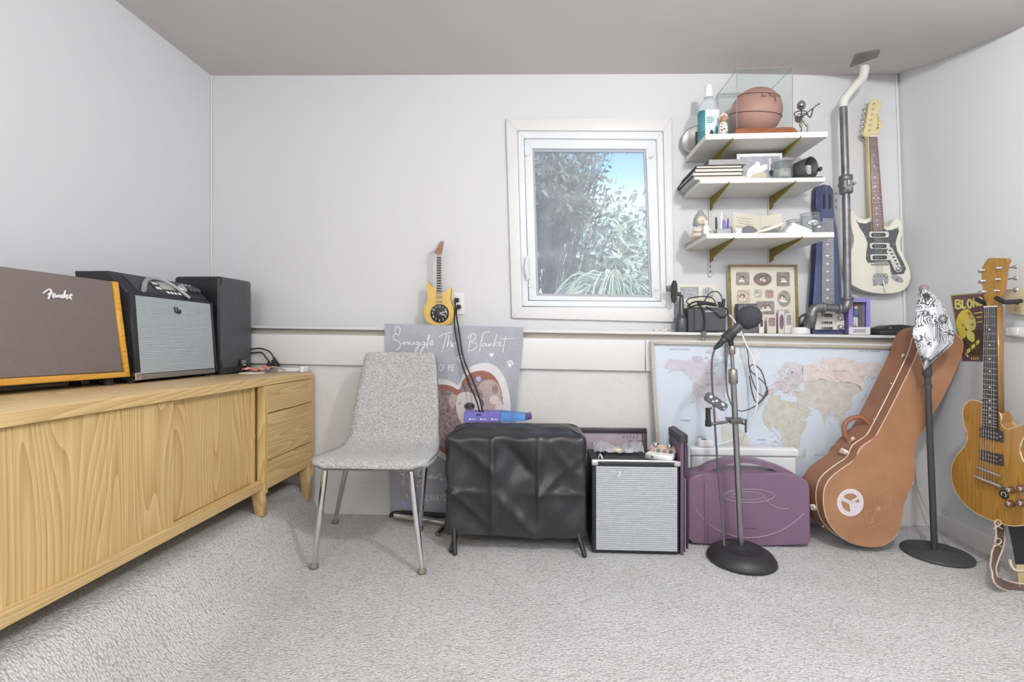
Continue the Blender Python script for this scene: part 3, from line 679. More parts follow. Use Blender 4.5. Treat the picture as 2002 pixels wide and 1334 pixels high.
bl = thing('dog_blanket', 'grey fleece blanket printed with dogs in a heart, hanging from the ledge', 'blanket', P(880, 1015, 2.41))
mb = MB(M_blk)
def bfn(u, v):
    px = lerp(edgeL(v), edgeR(v), u); py = lerp(634+7*u, lerp(1008, 1016, u), v); return P(px, py, by(px, py))
NU, NV = 48, 44
mb.grid(bfn, NU, NV); 
mb.grid(lambda u, v: bfn(u, 0)+V((0, lerp(0, .075, v), .004*math.sin(math.pi*v*.5))), NU, 4)      # folded back over the ledge
mb.grid(lambda u, v: bfn(u, v)+V((0, .006, 0)), NU, NV)
cl = mb.build('cloth', bl, recalc=False)
def bpart(mb, name): o = mb.build(name, cl, world=False); o.data.transform(Matrix.Translation(-bl.location)); return o
def heart(s, dx=0, dy=0):
    a = [(897, 753), (905, 733), (922, 716), (945, 710), (965, 714), (981, 729), (991, 752), (998, 790), (994, 830), (972, 880), (935, 905), (900, 915), (866, 898), (826, 868), (792, 840), (788, 795), (800, 760), (826, 744), (853, 741), (878, 744)]
    c = V((895, 825, 0)); return [(c.x+(p.x-c.x)*s+dx, c.y+(p.y-c.y)*s+dy) for p in crv(a, 3, True)]
def bpoly(mb, pts, off, mi=0):
    f = bp(off); mb.poly([f(*q) for q in pts], mi)
def fan(mb, pts, off, mi=0, rings=5):
    """flat print that follows the ripples of the cloth"""
    cx = sum(p[0] for p in pts)/len(pts); cy = sum(p[1] for p in pts)/len(pts); f = bp(off); vs = []; n = len(pts)
    for r in range(rings+1):
        for p in pts: t = r/rings; vs.append(f(lerp(cx, p[0], t), lerp(cy, p[1], t)))
    mb.add(vs, [(r*n+k, r*n+(k+1) % n, (r+1)*n+(k+1) % n, (r+1)*n+k) for r in range(rings) for k in range(n)], mi)
mb = MB(M_heartw); fan(mb, heart(1.0), .0015); bpart(mb, 'heart_border')
mb = MB(M_heartb); fan(mb, heart(.87, 1, 0), .0025); bpart(mb, 'heart_band')
mb = MB(M_photo); fan(mb, heart(.74, 1, 1), .0035); bpart(mb, 'heart_photo')
mb = MB(M_dogt, M_dogc, M_dogn, M_photo)
fan(mb, [(q.x, q.y) for q in crv([(938, 752), (958, 742), (976, 756), (981, 785), (978, 820), (950, 835), (930, 820), (928, 780)], 3, True)], .0042, 0)
fan(mb, circ(968, 761, 6, 9), .0046, 3); fan(mb, circ(936, 775, 8, 14), .0046, 3); fan(mb, circ(966, 782, 9, 9), .0046, 1); fan(mb, circ(938, 790, 8, 10), .0046, 2); fan(mb, circ(976, 800, 8, 16), .0046, 1); bpart(mb, 'dog_print')
mb = MB(M_dogc, M_dogn, M_dogt, M_ink)
fan(mb, [(q.x, q.y) for q in crv([(893, 776), (905, 767), (922, 768), (935, 780), (940, 800), (930, 825), (915, 832), (900, 825), (892, 800)], 3, True)], .005, 0)
fan(mb, [(q.x, q.y) for q in crv([(893, 774), (882, 771), (877, 785), (883, 798), (891, 790)], 3, True)], .0054, 2)
fan(mb, circ(918, 795, 11, 8), .0054, 1); fan(mb, circ(913, 795, 3, 3), .0058, 3); fan(mb, circ(924, 794, 3, 3), .0058, 3); fan(mb, circ(899, 789, 3.2, 2.6), .0054, 2); bpart(mb, 'dog_print')
mb = MB(M_lav); fan(mb, circ(935.5, 741, 5, 5), .0046); bpart(mb, 'tag_print')
# lettering strokes (traced in the picture's own proportions, laid on the cloth)
def Z1(x, y): return (740+x/5.56, 620+y/5.56)
def Z2(x, y): return (740+x/5.3375, 820+y/5.3375)
s1 = [[(228, 200), (190, 188), (160, 208), (170, 245), (215, 265), (240, 300), (220, 345), (185, 360)], [(185, 190), (180, 140), (200, 105), (235, 130), (225, 185)],
 [(255, 300), (280, 270), (285, 302), (310, 270), (325, 300), (338, 270), (346, 300), (375, 295), (382, 270), (392, 300)],
 [(440, 275), (415, 275), (405, 300), (430, 300), (445, 275), (425, 350), (400, 380), (405, 345), (460, 300)], [(500, 275), (475, 275), (465, 300), (490, 300), (505, 275), (485, 350), (460, 385), (465, 345), (520, 300)],
 [(520, 300), (545, 240), (552, 190), (540, 230), (528, 330), (530, 350)], [(555, 300), (588, 278), (578, 255), (558, 285), (575, 308), (600, 290)],
 [(650, 215), (720, 185), (810, 160)], [(740, 190), (715, 290), (685, 385)], [(770, 190), (745, 330)], [(745, 322), (770, 275), (790, 285), (790, 325), (812, 285), (806, 322), (826, 310)], [(846, 268), (830, 288), (860, 308), (846, 332)],
 [(1010, 190), (990, 290), (975, 385)], [(968, 235), (1000, 190), (1050, 185), (1056, 230), (1010, 275), (1060, 285), (1062, 330), (1020, 360), (985, 370)],
 [(1205, 165), (1145, 175), (1112, 290), (1095, 380)], [(1165, 288), (1135, 293), (1130, 320), (1155, 315), (1170, 288), (1176, 315), (1192, 315), (1202, 290), (1206, 315), (1226, 290), (1238, 315)],
 [(1290, 190), (1265, 260), (1248, 335)], [(1298, 270), (1255, 297), (1292, 315)], [(1300, 308), (1332, 285), (1322, 268), (1305, 295), (1322, 318), (1350, 300)], [(1385, 205), (1360, 320), (1350, 390)], [(1320, 240), (1400, 235), (1470, 240)]]
s2 = [[(232, 540), (238, 575), (262, 572), (272, 545), (265, 610), (255, 680)], [(295, 612), (312, 570), (316, 608), (338, 575), (340, 610)], [(422, 525), (412, 580), (440, 598), (478, 548), (490, 510), (470, 610), (432, 700), (405, 692), (430, 640), (515, 600)],
 [(535, 590), (518, 605), (535, 620), (552, 605), (535, 590), (562, 592)], [(562, 590), (566, 616), (590, 610), (598, 590), (600, 615)], [(615, 610), (640, 570), (655, 580), (645, 640), (680, 610)], [(690, 625), (696, 632)]]
mb = MB(M_print); f = bp(.003)
for st in s1: mb.ribbon([Z1(p.x, p.y) for p in crv(st, 5)], 1.5, f)
bpart(mb, 'script_lettering')['kind'] = 'stuff'
mb = MB(M_print)
for st in s2: mb.ribbon([Z2(p.x, p.y) for p in crv(st, 5)], 1.7, f)
bpart(mb, 'script_lettering')['kind'] = 'stuff'
fy = lambda x, y: f(x, -y)
mb = MB(M_print); mb.text('OF', 858, -726, 19, fy, 0, maxw=11); mb.text('ME', 876, -726, 19, fy, 0, maxw=12); bpart(mb, 'block_lettering')
mb = MB(M_print); mb.text('I', 795, -976, 15, fy); mb.text('ALWAYS', 825, -980, 19, fy, maxw=46); bpart(mb, 'block_lettering')
def paw(mb, x, y, s, a):
    c_, s_ = math.cos(a), math.sin(a)
    for ox, oy, r in ((0, .25, .42), (-.6, -.25, .2), (-.22, -.6, .22), (.25, -.6, .22), (.62, -.2, .2)):
        mb.poly([f(*q) for q in circ(x+(ox*c_-oy*s_)*s, y+(ox*s_+oy*c_)*s, r*s, r*s*1.15, 10)])
for x, y, a in ((900, 703, -.2), (997, 712, .3)):
    mb = MB(M_print); paw(mb, x, y, 9, a); bpart(mb, 'paw_print')
mb = MB(M_print); mb.poly([f(961+4.5*math.sin(t)**3, 694-(4.2*math.cos(t)-1.6*math.cos(2*t)-.6*math.cos(3*t))) for t in [k*2*math.pi/20 for k in range(20)]]); bpart(mb, 'heart_print')
mb = MB(M_lav); mb.poly([f(*q) for q in [(783, 980), (789, 977), (795, 985), (799, 998), (790, 996)]]); mb.poly([f(*q) for q in [(829, 903), (834, 899), (838, 904), (833, 908)]]); bpart(mb, 'heart_print')
# ------------------------------------------------------------------ guitar-shaped wall clock
M_gold = mat('clock_yellow', (214, 178, 84), .3, coat=.4, var=(12, .08)); M_goldd = mat('clock_edge', (176, 134, 44), .35)
Yk = 2.475; kc = P(860, 634, Yk); kc.z = ledge_z(kc.x)
ck = thing('guitar_clock', 'yellow guitar-shaped clock with a black dial standing on the ledge', 'clock', kc)
bo = [(837.3, 549.4), (840, 557), (848.4, 562.5), (853.4, 563), (858, 571), (864, 571.5), (871, 572), (876, 567.5), (879.7, 561), (882.6, 568), (879.7, 581), (884, 596.7), (887.5, 611), (885.4, 625), (880, 634), (860, 635.5), (841, 634), (832.7, 626.5), (829, 613.7), (830.6, 599.5), (837, 586.7), (835.6, 574), (834, 559.6)]
mb = MB(M_gold, M_goldd); mb.prism([P(p.x, p.y, Yk) for p in crv(bo, 3, True)], (0, .032, 0), 0, .005, 1)
mb.build('body', ck)
mb = MB(mat('clock_neck', (166, 160, 154), .5)); mb.prism([P(*q, Yk-.004) for q in [(853.4, 497), (861.5, 497), (863.6, 576), (852.7, 576)]], (0, .016, 0), 0, .001); nk = mb.build('neck', ck)
for k in range(14):
    y = 503+k*5; mb = MB(M_ink); mb.prism([P(*q, Yk-.006) for q in [(854.3, y), (862, y), (862, y+2.2), (854.3, y+2.2)]], (0, .002, 0)); o = mb.build('fret', nk, world=False); o.data.transform(Matrix.Translation(-ck.location))
mb = MB(mat('clock_head', (150, 106, 78), .4)); mb.prism([P(*q, Yk-.004) for q in [(849, 493), (857, 478.5), (862.6, 470.7), (867, 472), (866, 479), (864, 492), (861, 498), (853, 498)]], (0, .014, 0), 0, .002); hd = mb.build('headstock', ck)
for k in range(6):
    mb = MB(M_chrome); t = k/5; p = P(lerp(852, 864, t), lerp(491, 474, t), Yk-.006); q = P(lerp(842, 857, t), lerp(497, 474, t), Yk+.002); mb.ball(p, .004, 8); mb.tube([p+V((0, .006, 0)), q], .0015, 5); mb.ball(q, .0035, 8); o = mb.build('tuning_peg', hd, world=False); o.data.transform(Matrix.Translation(-ck.location))
for y in (581, 590):
    mb = MB(mat('clock_pickup', (150, 140, 110), .4)); mb.prism([P(*q, Yk-.005) for q in [(852, y-2), (864.5, y-2), (864.5, y+2), (852, y+2)]], (0, .006, 0), 0, .001); mb.build('pickup', ck)
dc = P(859.5, 613, Yk-.004); rd = .0475
mb = MB(mat('dial_black', (52, 52, 54), .5)); mb.lathe([(rd, 0), (rd, .006), (.001, .006)], 40, M=Matrix.Translation(dc+V((0, .006, 0))) @ Matrix.Rotation(math.pi/2, 4, 'X')); di = mb.build('dial', ck)
fd = lambda x, y: dc+V((x, -.0016, y))
mb = MB(M_logo)
for h in range(1, 13):
    a = math.radians(90-30*h); mb.text(str(h), .036*math.cos(a), .036*math.sin(a)-.005, .0175, fd, center=True, sx=.85)
o = mb.build('numerals', di, world=False); o.data.transform(Matrix.Translation(-ck.location))
for (ax, ay), w in (((.030, -.011), .0035), ((.036, .010), .0028)):
    mb = MB(M_logo); mb.ribbon([(0, 0), (ax*.5, ay*.5), (ax, ay)], w, lambda x, y: dc+V((x, -.003, y))); o = mb.build('clock_hand', di, world=False); o.data.transform(Matrix.Translation(-ck.location))
# ------------------------------------------------------------------ wall outlet with two plugs and their leads
oc = P(895, 594, YU); ol = thing('wall_outlet', 'white double wall outlet beside the guitar clock', 'outlet', oc)
mb = MB(M_wplast); mb.box(oc+V((0, -.003, 0)), (.072, .006, .115), .002); mb.build('cover_plate', ol)
for dz in (.02, -.02):
    mb = MB(mat('outlet_ivory', (214, 214, 206), .5)); mb.box(oc+V((0, -.0065, dz)), (.034, .003, .028), .001); mb.build('socket', ol)
z_box = .555
for k, (a, pts, lab) in enumerate((((893, 587), [(890, 600), (889, 640), (900, 700), (915, 745), (930, 780), (938, 806)], 'black lead from the upper outlet socket hanging in front of the blanket'),
                            ((897, 600), [(892, 615), (897, 645), (906, 700), (925, 745), (936, 775), (944, 806)], 'black lead from the lower outlet socket hanging in front of the blanket'))):
    t = thing('power_lead', lab, 'cable', P(*pts[-1], 2.2), group='leads from the outlet')
    mb = MB(M_dark); c = P(*a, YU-.014); mb.box(c+V((0, 0, 0)), (.022, .024, .02), .004); mb.tube([c+V((0, -.01, 0)), c+V((-.006, -.025, -.006))], [.007, .004], 8); mb.build('plug', t)
    ys = [2.50, 2.40, 2.385, 2.37, 2.33, 2.20]; ctl = [c+V((-.006, -.025, -.006))]+[P(x, y, yy) for (x, y), yy in zip(pts, ys)]
    mb = MB(M_dark); mb.tube(crv(ctl, 6), .0042, 6); mb.build('cord', t)
# ------------------------------------------------------------------ covered amplifier
M_nyl = mat('black_nylon', (42, 43, 46), .36, bump=(90, .12), spec=.6)
cx0, cx1 = P(872, 900, 2.06).x, P(1147, 900, 2.06).x; cy0, cy1 = 2.055, 2.285; cz0, cz1 = .068, .515
cv = thing('covered_amplifier', 'boxy amplifier under a creased black nylon dust cover on splayed legs', 'amplifier', ((cx0+cx1)/2, 2.17, 0))
random.seed(2); ph = [random.uniform(0, 6) for _ in range(12)]
def ringp(s, inset):
    """point on a rounded rectangle, s in 0..1 starting at the front left corner"""
    x0, x1, y0, y1 = cx0+inset, cx1-inset, cy0+inset, cy1-inset; w, d = x1-x0, y1-y0; r = min(.022, w/2, d/2); Lp = 2*(w+d); q = (s % 1)*Lp
    if q < w: p, nn = V((x0+q, y0, 0)), V((0, -1, 0))
    elif q < w+d: p, nn = V((x1, y0+q-w, 0)), V((1, 0, 0))
    elif q < 2*w+d: p, nn = V((x1-(q-w-d), y1, 0)), V((0, 1, 0))
    else: p, nn = V((x0, y1-(q-2*w-d), 0)), V((-1, 0, 0))
    # pull the corner in
    dx = min(p.x-x0, x1-p.x); dy = min(p.y-y0, y1-p.y)
    if dx < r and dy < r:
        c = V((x0+r if p.x < (x0+x1)/2 else x1-r, y0+r if p.y < (y0+y1)/2 else y1-r, 0)); d_ = (p-c); p = c+d_.normalized()*r if d_.length > r else p; nn = d_.normalized()
    return p, nn
def crease(x, c, w): return math.exp(-((x-c)/w)**2)
mb = MB(M_nyl); NS, NVv = 200, 46
def cov(u, v):
    p, nn = ringp(u, 0); xf_ = (p.x-cx0)/(cx1-cx0); z = lerp(cz0, cz1, v)
    front = nn.y < -.5; d = .006*math.sin(9*u*6.28+ph[0]+3*v)*math.sin(3.1*v+ph[1])
    if front:
        d += .012*crease(xf_, .335, .018)+.011*crease(xf_, .665, .014)+.008*crease(v, .41, .025)*(.5+.5*math.sin(8*xf_+1))
        d += -.020*math.sin(math.pi*((xf_*3) % 1))*math.sin(math.pi*((v*2+.18) % 1))*(.6+.5*math.sin(5*xf_+7*v))
        d += .006*math.sin(14*xf_+9*v+ph[2])*math.sin(6*v+ph[3])+.004*math.sin(31*xf_-17*v)
        for (a0, b0, a1, b1, am) in ((.02, .95, .34, .62, .010), (.36, .40, .62, .05, .012), (.66, .40, .95, .75, .010), (.68, .98, .92, .6, .008), (.05, .4, .30, .1, .010), (.4, .9, .6, .6, -.008)):
            t = max(0, min(1, ((xf_-a0)*(a1-a0)+(v-b0)*(b1-b0))/((a1-a0)**2+(b1-b0)**2))); dd = math.hypot(xf_-a0-t*(a1-a0), (v-b0-t*(b1-b0))); d += am*math.exp(-(dd/.035)**2)
    else: d += .012*math.sin(5*v+ph[4])*math.sin(25*u)+.006*math.sin(40*u+6*v)
    d *= .35+.65*math.sin(math.pi*min(1, max(.06, v)))**.5
    flare = .010*(1-v)
    rr = max(0, v-.9)/.1; ins = .03*rr**2
    q = p+nn*(d+flare*(0 if front else .3)-ins); return V((q.x, q.y, z-.012*rr*rr+.004*math.sin(20*u)*(1-v)))
mb.grid(cov, NS, NVv)
rings = 10
def capf(u, v):
    b = cov(u, 1); c = V(((cx0+cx1)/2, (cy0+cy1)/2, cz1+.004)); c.x = max(cx0+.12, min(cx1-.12, b.x)); q = b.lerp(c, v)
    q.z += .010*sstep(0, .5, v)+.004*math.sin(q.x*40+q.y*23)*math.sin(q.y*51)*math.sin(math.pi*min(1, v*1.4)); return q
mb.grid(capf, NS, rings); mb.build('dust_cover', cv, recalc=True)
mb = MB(M_dark); mb.span((cx0+.04, cy0+.05, .09), (cx1-.04, cy1-.03, .47), .01); mb.build('amplifier_body', cv)
for (ax, ay), (bx, byy) in (((cx0+.03, 2.08), (cx0+.045, 2.02)), ((cx0+.06, 2.10), (cx0+.025, 2.045)), ((cx1-.05, 2.08), (cx1-.012, 2.03)), ((cx0+.05, 2.25), (cx0+.03, 2.30)), ((cx1-.05, 2.25), (cx1-.02, 2.30))):
    mb = MB(M_black); mb.tube([V((ax, ay, .12)), V((bx, byy, .012)), V((bx, byy-.004, .006))], [.011, .010, .010], 10); lgg = mb.build('stand_leg', cv)
    mb = MB(M_dark); mb.ball((bx, byy-.002, .009), .009, 10); o = mb.build('foot_cap', lgg, world=False); o.data.transform(Matrix.Translation(-cv.location))
# ------------------------------------------------------------------ purple and blue string box lying on the cover
zt = cz1+.012; a = PZ(906, 826, zt); b = PZ(1010, 826, zt); ang = math.atan2(b.y-a.y, b.x-a.x)
bx_ = thing('purple_carton', 'flat purple and blue printed carton lying on the black dust cover', 'carton', a+V((0, .03, 0)), (0, 0, .05))
M_pur = mat('carton_purple', (116, 110, 188), .45); M_blu = mat('carton_blue', (88, 140, 206), .45, var=(25, .25))
L1 = .165; L2 = .115; hh = .044
mb = MB(M_pur); mb.span((-.0, -.03, .0), (L1, .05, hh), .003); ca = mb.build('purple_half', bx_, world=False)
mb = MB(M_blu); 
mb.prism([V((L1+.0005, -.03, 0)), V((L1+L2, -.03, .006)), V((L1+L2, -.03, hh-.012)), V((L1+.0005, -.03, hh))], (0, .08, 0), 0, .002); mb.build('blue_half', bx_, world=False)
mb = MB(mat('carton_end', (86, 60, 112), .3)); mb.prism([V((L1+L2+.0005, -.028, .008)), V((L1+L2+.03, -.024, .014)), V((L1+L2+.028, -.024, hh-.008)), V((L1+L2+.0005, -.028, hh-.013))], (0, .07, 0), 0, .002); mb.build('end_flap', bx_, world=False)
mb = MB(M_logo, mat('carton_navy', (44, 42, 120), .5)); fc = lambda x, y: V((x, -.0306, y))
for k, x in enumerate((.028, .078, .128)):
    mb.add([fc(*q) for q in circ(x, .014, .0042, n=12)], [tuple(range(12))]); mb.ribbon([(x+.007, .016), (x+.024, .015)], .0016, fc); mb.ribbon([(x+.007, .012), (x+.03, .011)], .0012, fc)
mb.ribbon([(.056, .034), (.080, .034)], .008, fc, 1); mb.build('label_print', bx_, world=False)
# ------------------------------------------------------------------ folded tubular stand on the floor behind the chair
ts = thing('folded_stand', 'folded chrome and black tube stand lying on the floor by the blanket', 'stand', P(815, 1030, 2.3))
mb = MB(M_chrome); mb.tube(crv([P(771, 1008, 2.35), P(815, 1014, 2.33), P(862, 1021, 2.31), P(875, 1026, 2.29)], 5), .0115, 10); mb.build('chrome_bar', ts)
mb = MB(M_black); mb.tube(crv([P(766, 1012, 2.37), P(768, 1004, 2.375), P(800, 1003, 2.375), P(876, 1008, 2.35)], 5), .010, 10); mb.build('black_bar', ts)
mb = MB(mat('warm_steel', (176, 164, 150), .25, 1.0)); q = P(874, 1026, 2.29); mb.tube([q, V((q.x-.03, 2.20, .012))], .012, 10); mb.build('leg', ts)
# ================================================================== SILVER-FRONTED PRACTICE AMP AND WHAT STANDS ROUND IT
def child(mb, name, part, root):
    """sub-part: world-built mesh parented to a part of a thing whose root Empty is not rotated"""
    o = mb.build(name, part, world=False); o.data.transform(Matrix.Translation(-V(root.location))); return o
Ya = 2.06; ax0 = P(1158, 1083, Ya).x; ax1 = P(1329, 1083, Ya).x; az = .388
pa = thing('practice_amplifier', 'small black amplifier with a ribbed silver front beside the purple case', 'amplifier', ((ax0+ax1)/2, 2.17, 0))
mb = MB(M_tolex); mb.span((ax0, Ya+.008, .004), (ax1, Ya+.235, az), .006); mb.build('cabinet', pa)
mb = MB(mat('ribbed_silver', (196, 200, 203), .4, .15, var=(90, .08))); NR = 40
gx0, gx1 = ax0+.016, ax1-.010; gz0, gz1 = .018, az-.018
prof = []
for k in range(NR):
    z0 = lerp(gz0, gz1, k/NR); z1 = lerp(gz0, gz1, (k+1)/NR); prof += [(z0, 0), (lerp(z0, z1, .25), .004), (lerp(z0, z1, .75), .004), (z1, 0)]
mb.add([V((x, Ya+.005-d, z)) for z, d in prof for x in (gx0, gx1)], [(2*i, 2*i+1, 2*i+3, 2*i+2) for i in range(len(prof)-1)]); gg = mb.build('grille', pa, recalc=False)
mb = MB(M_logo); f = lambda x, y: P(x, y, Ya-.004)
for st in ([(1207, 934), (1211, 926), (1214, 925)], [(1209, 925), (1213, 924), (1212, 929), (1208, 932), (1213, 935)]): mb.tube([f(p.x, p.y) for p in crv(st, 4)], .0016, 5)
child(mb, 'emblem', gg, pa)
mb = MB(M_chrome); mb.tube([V((ax0+.01, Ya+.012, az+.004)), V((ax1-.004, Ya+.012, az+.004))], .006, 8); mb.build('edge_trim', pa)
for x in (ax0+.012, ax1-.008):
    mb = MB(M_chrome); mb.box((x, Ya+.014, az-.004), (.03, .022, .024), .006); mb.build('corner_protector', pa)
mb = MB(M_chrome); mb.tube(crv([P(1170, 897, Ya+.03), P(1173, 888, Ya+.03), P(1178, 897, Ya+.02)], 4), .004, 6); mb.build('strap_stud', pa)
# plastic parcel of small parts
zt = az+.001; pk = thing('parts_bag', 'crinkled clear plastic bag of small parts lying on the silver-fronted amplifier', 'bag', PZ(1210, 890, zt)); random.seed(8)
A, B = PZ(1163, 892, zt), PZ(1262, 893, zt)
mb = MB(mat('bag_film', (196, 198, 202), .18, var=(30, .12), alpha=.55))
mb.grid(lambda u, v: A.lerp(B, u)+V((.0, .02+.13*v, .004+.045*math.sin(math.pi*min(1, v*.95+.05))*(.6+.4*math.sin(u*9))+random.uniform(0, .010))), 14, 7, 0, False); mb.build('film', pk)
for i, (u, v, c_) in enumerate(((.15, .3, (90, 92, 98)), (.35, .4, (226, 226, 226)), (.5, .3, (230, 212, 160)), (.62, .5, (120, 122, 126)), (.72, .25, (236, 236, 238)), (.3, .65, (150, 152, 158)))):
    mb = MB(mat('bag_part_%d' % i, c_, .4)); p = A.lerp(B, u)+V((0, .03+.1*v, .012)); mb.box(p, (.034, .03, .016), .003); mb.build('small_part', pk)
# white effects unit with coloured knobs
fx = thing('effects_unit', 'white effects unit with small coloured knobs on the corner of the silver-fronted amplifier', 'effects unit', PZ(1290, 896, zt), (0, 0, -.5))
mb = MB(M_wplast); mb.prism([V((-.05, -.045, 0)), V((.06, -.045, 0)), V((.06, .06, 0)), V((-.05, .06, 0))], (0, 0, .024), 0, .003); mb.prism([V((-.05, .02, .024)), V((-.05, .06, .024)), V((-.05, .06, .045))], (.11, 0, 0), 0, .001); fb_ = mb.build('housing', fx, world=False)
for k, c_ in enumerate(((206, 150, 130), (100, 140, 130), (196, 120, 100), (90, 100, 104))):
    mb = MB(mat('fx_knob_%d' % k, c_, .4)); mb.lathe([(.008, 0), (.007, .013), (.001, .014)], 12, M=Matrix.Translation((-.035+.026*k, .012, .024))); mb.build('knob', fx, world=False)
mb = MB(mat('fx_panel', (206, 186, 170), .5)); mb.prism([V((-.045, .021, .0255)), V((.055, .021, .0255)), V((.055, .058, .0445)), V((-.045, .058, .0445))], (0, -.0005, .001)); mb.build('panel', fx, world=False)
for x in (-.03, .03):
    mb = MB(M_chrome); mb.lathe([(.012, 0), (.012, .012), (.007, .018), (.001, .019)], 12, M=Matrix.Translation((x, .045, .038))); mb.build('footswitch', fx, world=False)
mb = MB(M_black); mb.cyl((-.02, -.0452, .012), (-.02, -.046, .012), .004); mb.build('jack', fx, world=False)
# dark framed picture leaning behind
pf_ = thing('framed_picture', 'dark framed mauve picture leaning on the wall behind the silver-fronted amplifier', 'picture', P(1190, 1000, 2.38))
q = [P(1085, 836, 2.405), P(1264, 838, 2.405)]; zt2 = q[0].z
def lean(x, z, off=0): return V((x, 2.415-.05*(1-z/zt2)-off, z))
x0, x1 = q[0].x, q[1].x
for (a, b, c, d) in ((x0, x1, zt2-.022, zt2), (x0, x1, 0.0, .022), (x0, x0+.022, .022, zt2-.022), (x1-.022, x1, .022, zt2-.022)):
    mb = MB(mat('dark_frame', (60, 52, 58), .3)); mb.prism([lean(a, c), lean(b, c), lean(b, d), lean(a, d)], (0, -.018, 0), 0, .003); mb.build('frame_bar', pf_)
mb = MB(mat('mauve_picture', (178, 164, 172), .25, var=(9, .14))); mb.poly([lean(x0+.02, .02, .006), lean(x1-.02, .02, .006), lean(x1-.02, zt2-.02, .006), lean(x0+.02, zt2-.02, .006)]); mb.build('print', pf_)
mb = MB(mat('mauve_dark', (112, 98, 106), .3)); mb.prism([lean(x1-.09, zt2-.15, .0065), lean(x1-.022, zt2-.15, .0065), lean(x1-.022, zt2-.06, .0065), lean(x1-.09, zt2-.06, .0065)], (0, -.0005, 0)); [mb.ribbon([(x1-.115+.016*k, zt2-.05), (x1-.106+.016*k, zt2-.036)], .004, lambda x, y: lean(x, y, .008)) for k in range(5)]; mb.build('print_detail', pf_)
# tall purple panel, white folder and thin boards slotted beside the amp
Yp = 2.08
def upright(name, lab, cat, px0, px1, Y0, Y1, ptop, mtl, clip=None):
    a = P(px0, 1085, Y0); b = P(px1, 1085, Y0); z1 = P(px0, ptop, Y0).z; t = thing(name, lab, cat, ((a.x+b.x)/2, (Y0+Y1)/2, 0))
    mb = MB(mtl); mb.span((a.x, Y0, .001), (b.x, Y1, z1), .002); mb.build('panel', t)
    if clip:
        mb = MB(mat('clip_charcoal', (66, 60, 70), .5)); mb.span((a.x-.002, Y0-.003, z1-.03), (b.x+.002, Y1+.003, z1+.006), .003); mb.build('top_binding', t)
    return t
M_plum = mat('plum_board', (104, 82, 106), .5)
upright('plum_folder', 'tall plum-coloured folder standing on edge against the silver-fronted amplifier', 'folder', 1330.5, 1337, 2.07, 2.25, 854, M_plum, True)
upright('plum_folder', 'second dark folder standing on edge just behind the tall plum one', 'folder', 1338, 1344, 2.16, 2.36, 853, mat('plum_dark', (86, 74, 92), .5), True)
t = upright('white_folder', 'white cardboard sleeve wedged upright between the dark folders and the purple case', 'folder', 1345, 1350, 2.292, 2.36, 872, mat('card_white', (222, 222, 222), .7))
for k, (lab, c_) in enumerate((('thin mauve record sleeve standing next to the purple case', (150, 128, 146)), ('thin dark record sleeve pressed against the purple case', (60, 52, 58)))):
    upright('record_sleeve', lab, 'record', 1338.2+4.4*k, 1341.5+4.4*k, 2.10+.03*k, 2.155+.03*k, 937, mat('sleeve_%d' % k, c_, .5))
# ------------------------------------------------------------------ white storage box against the wall, adapter on it
wb0, wb1 = P(1350, 900, 2.33).x, P(1563, 900, 2.33).x; wz = P(1450, 877, 2.33).z
wbx = thing('white_box', 'long white lidded storage box against the wall behind the purple case', 'box', ((wb0+wb1)/2, 2.36, 0))
M_wbox = mat('white_tub', (228, 230, 232), .5, bump=(12, .05))
mb = MB(M_wbox); mb.span((wb0+.008, 2.338, .001), (wb1-.008, 2.380, wz-.04), .008); mb.build('tub', wbx)
mb = MB(M_wbox); mb.span((wb0, 2.33, wz-.038), (wb1, 2.386, wz), .008); mb.build('lid', wbx)
ad = thing('power_adapter', 'white power adapter brick sitting on the white storage box', 'adapter', P(1379, 877, 2.35))
c = P(1379, 870, 2.355); c.z = wz+.018
mb = MB(M_wplast); mb.box(c, (.068, .038, .034), .006); mb.build('brick', ad)
mb = MB(M_ink); mb.prism([c+V((-.02, -.01, .0172)), c+V((.002, -.01, .0172)), c+V((.006, .006, .0172)), c+V((-.016, .006, .0172))], (0, 0, .0006)); mb.build('rating_label', ad)
mb = MB(M_wplast); mb.tube(crv([c+V((.034, 0, -.006)), P(1410, 868, 2.35), P(1440, 858, 2.33), P(1463, 838, 2.30), P(1478, 800, 2.28), P(1481, 750, 2.28), P(1473, 705, 2.30), P(1458, 672, 2.33), P(1449, 650, 2.38), P(1436, 628, 2.42), P(1426, 616, 2.46)], 7), .0042, 6); mb.build('white_lead', ad)
# ------------------------------------------------------------------ purple moulded case
M_purp = mat('purple_plastic', (126, 100, 122), .38, bump=(120, .08)); Yq = 2.165
pc = thing('purple_case', 'purple moulded plastic carrying case with an arched handle', 'case', P(1465, 1066, 2.22))
out = [(1345, 1054), (1345, 940), (1352, 933), (1366, 928), (1385, 925.5), (1460, 925), (1540, 926), (1562, 932), (1580, 941), (1584, 952), (1586, 1058), (1579, 1067), (1460, 1067), (1356, 1064)]
pts = [P(x, y, Yq) for x, y in out]
for p in pts: p.z = max(p.z, .002)
mb = MB(M_purp); mb.prism(pts, (0, .12, 0), 0, .008); sh = mb.build('shell', pc)
arch = crv([(1364, 928), (1385, 912), (1410, 902.5), (1440, 898), (1475, 899), (1510, 908), (1540, 919), (1562, 932)], 4)
mb = MB(M_purp)
inner = [(p.x+ (6 if p.x < 1450 else -6)*abs((p.x-1455)/100), p.y+8+ 2*abs((p.x-1455)/100)) for p in arch]
mb.prism([P(p.x, p.y, Yq+.03) for p in arch]+[P(x, min(y, 934), Yq+.03) for x, y in reversed(inner)], (0, .055, 0), 0, .004); mb.build('handle', pc)
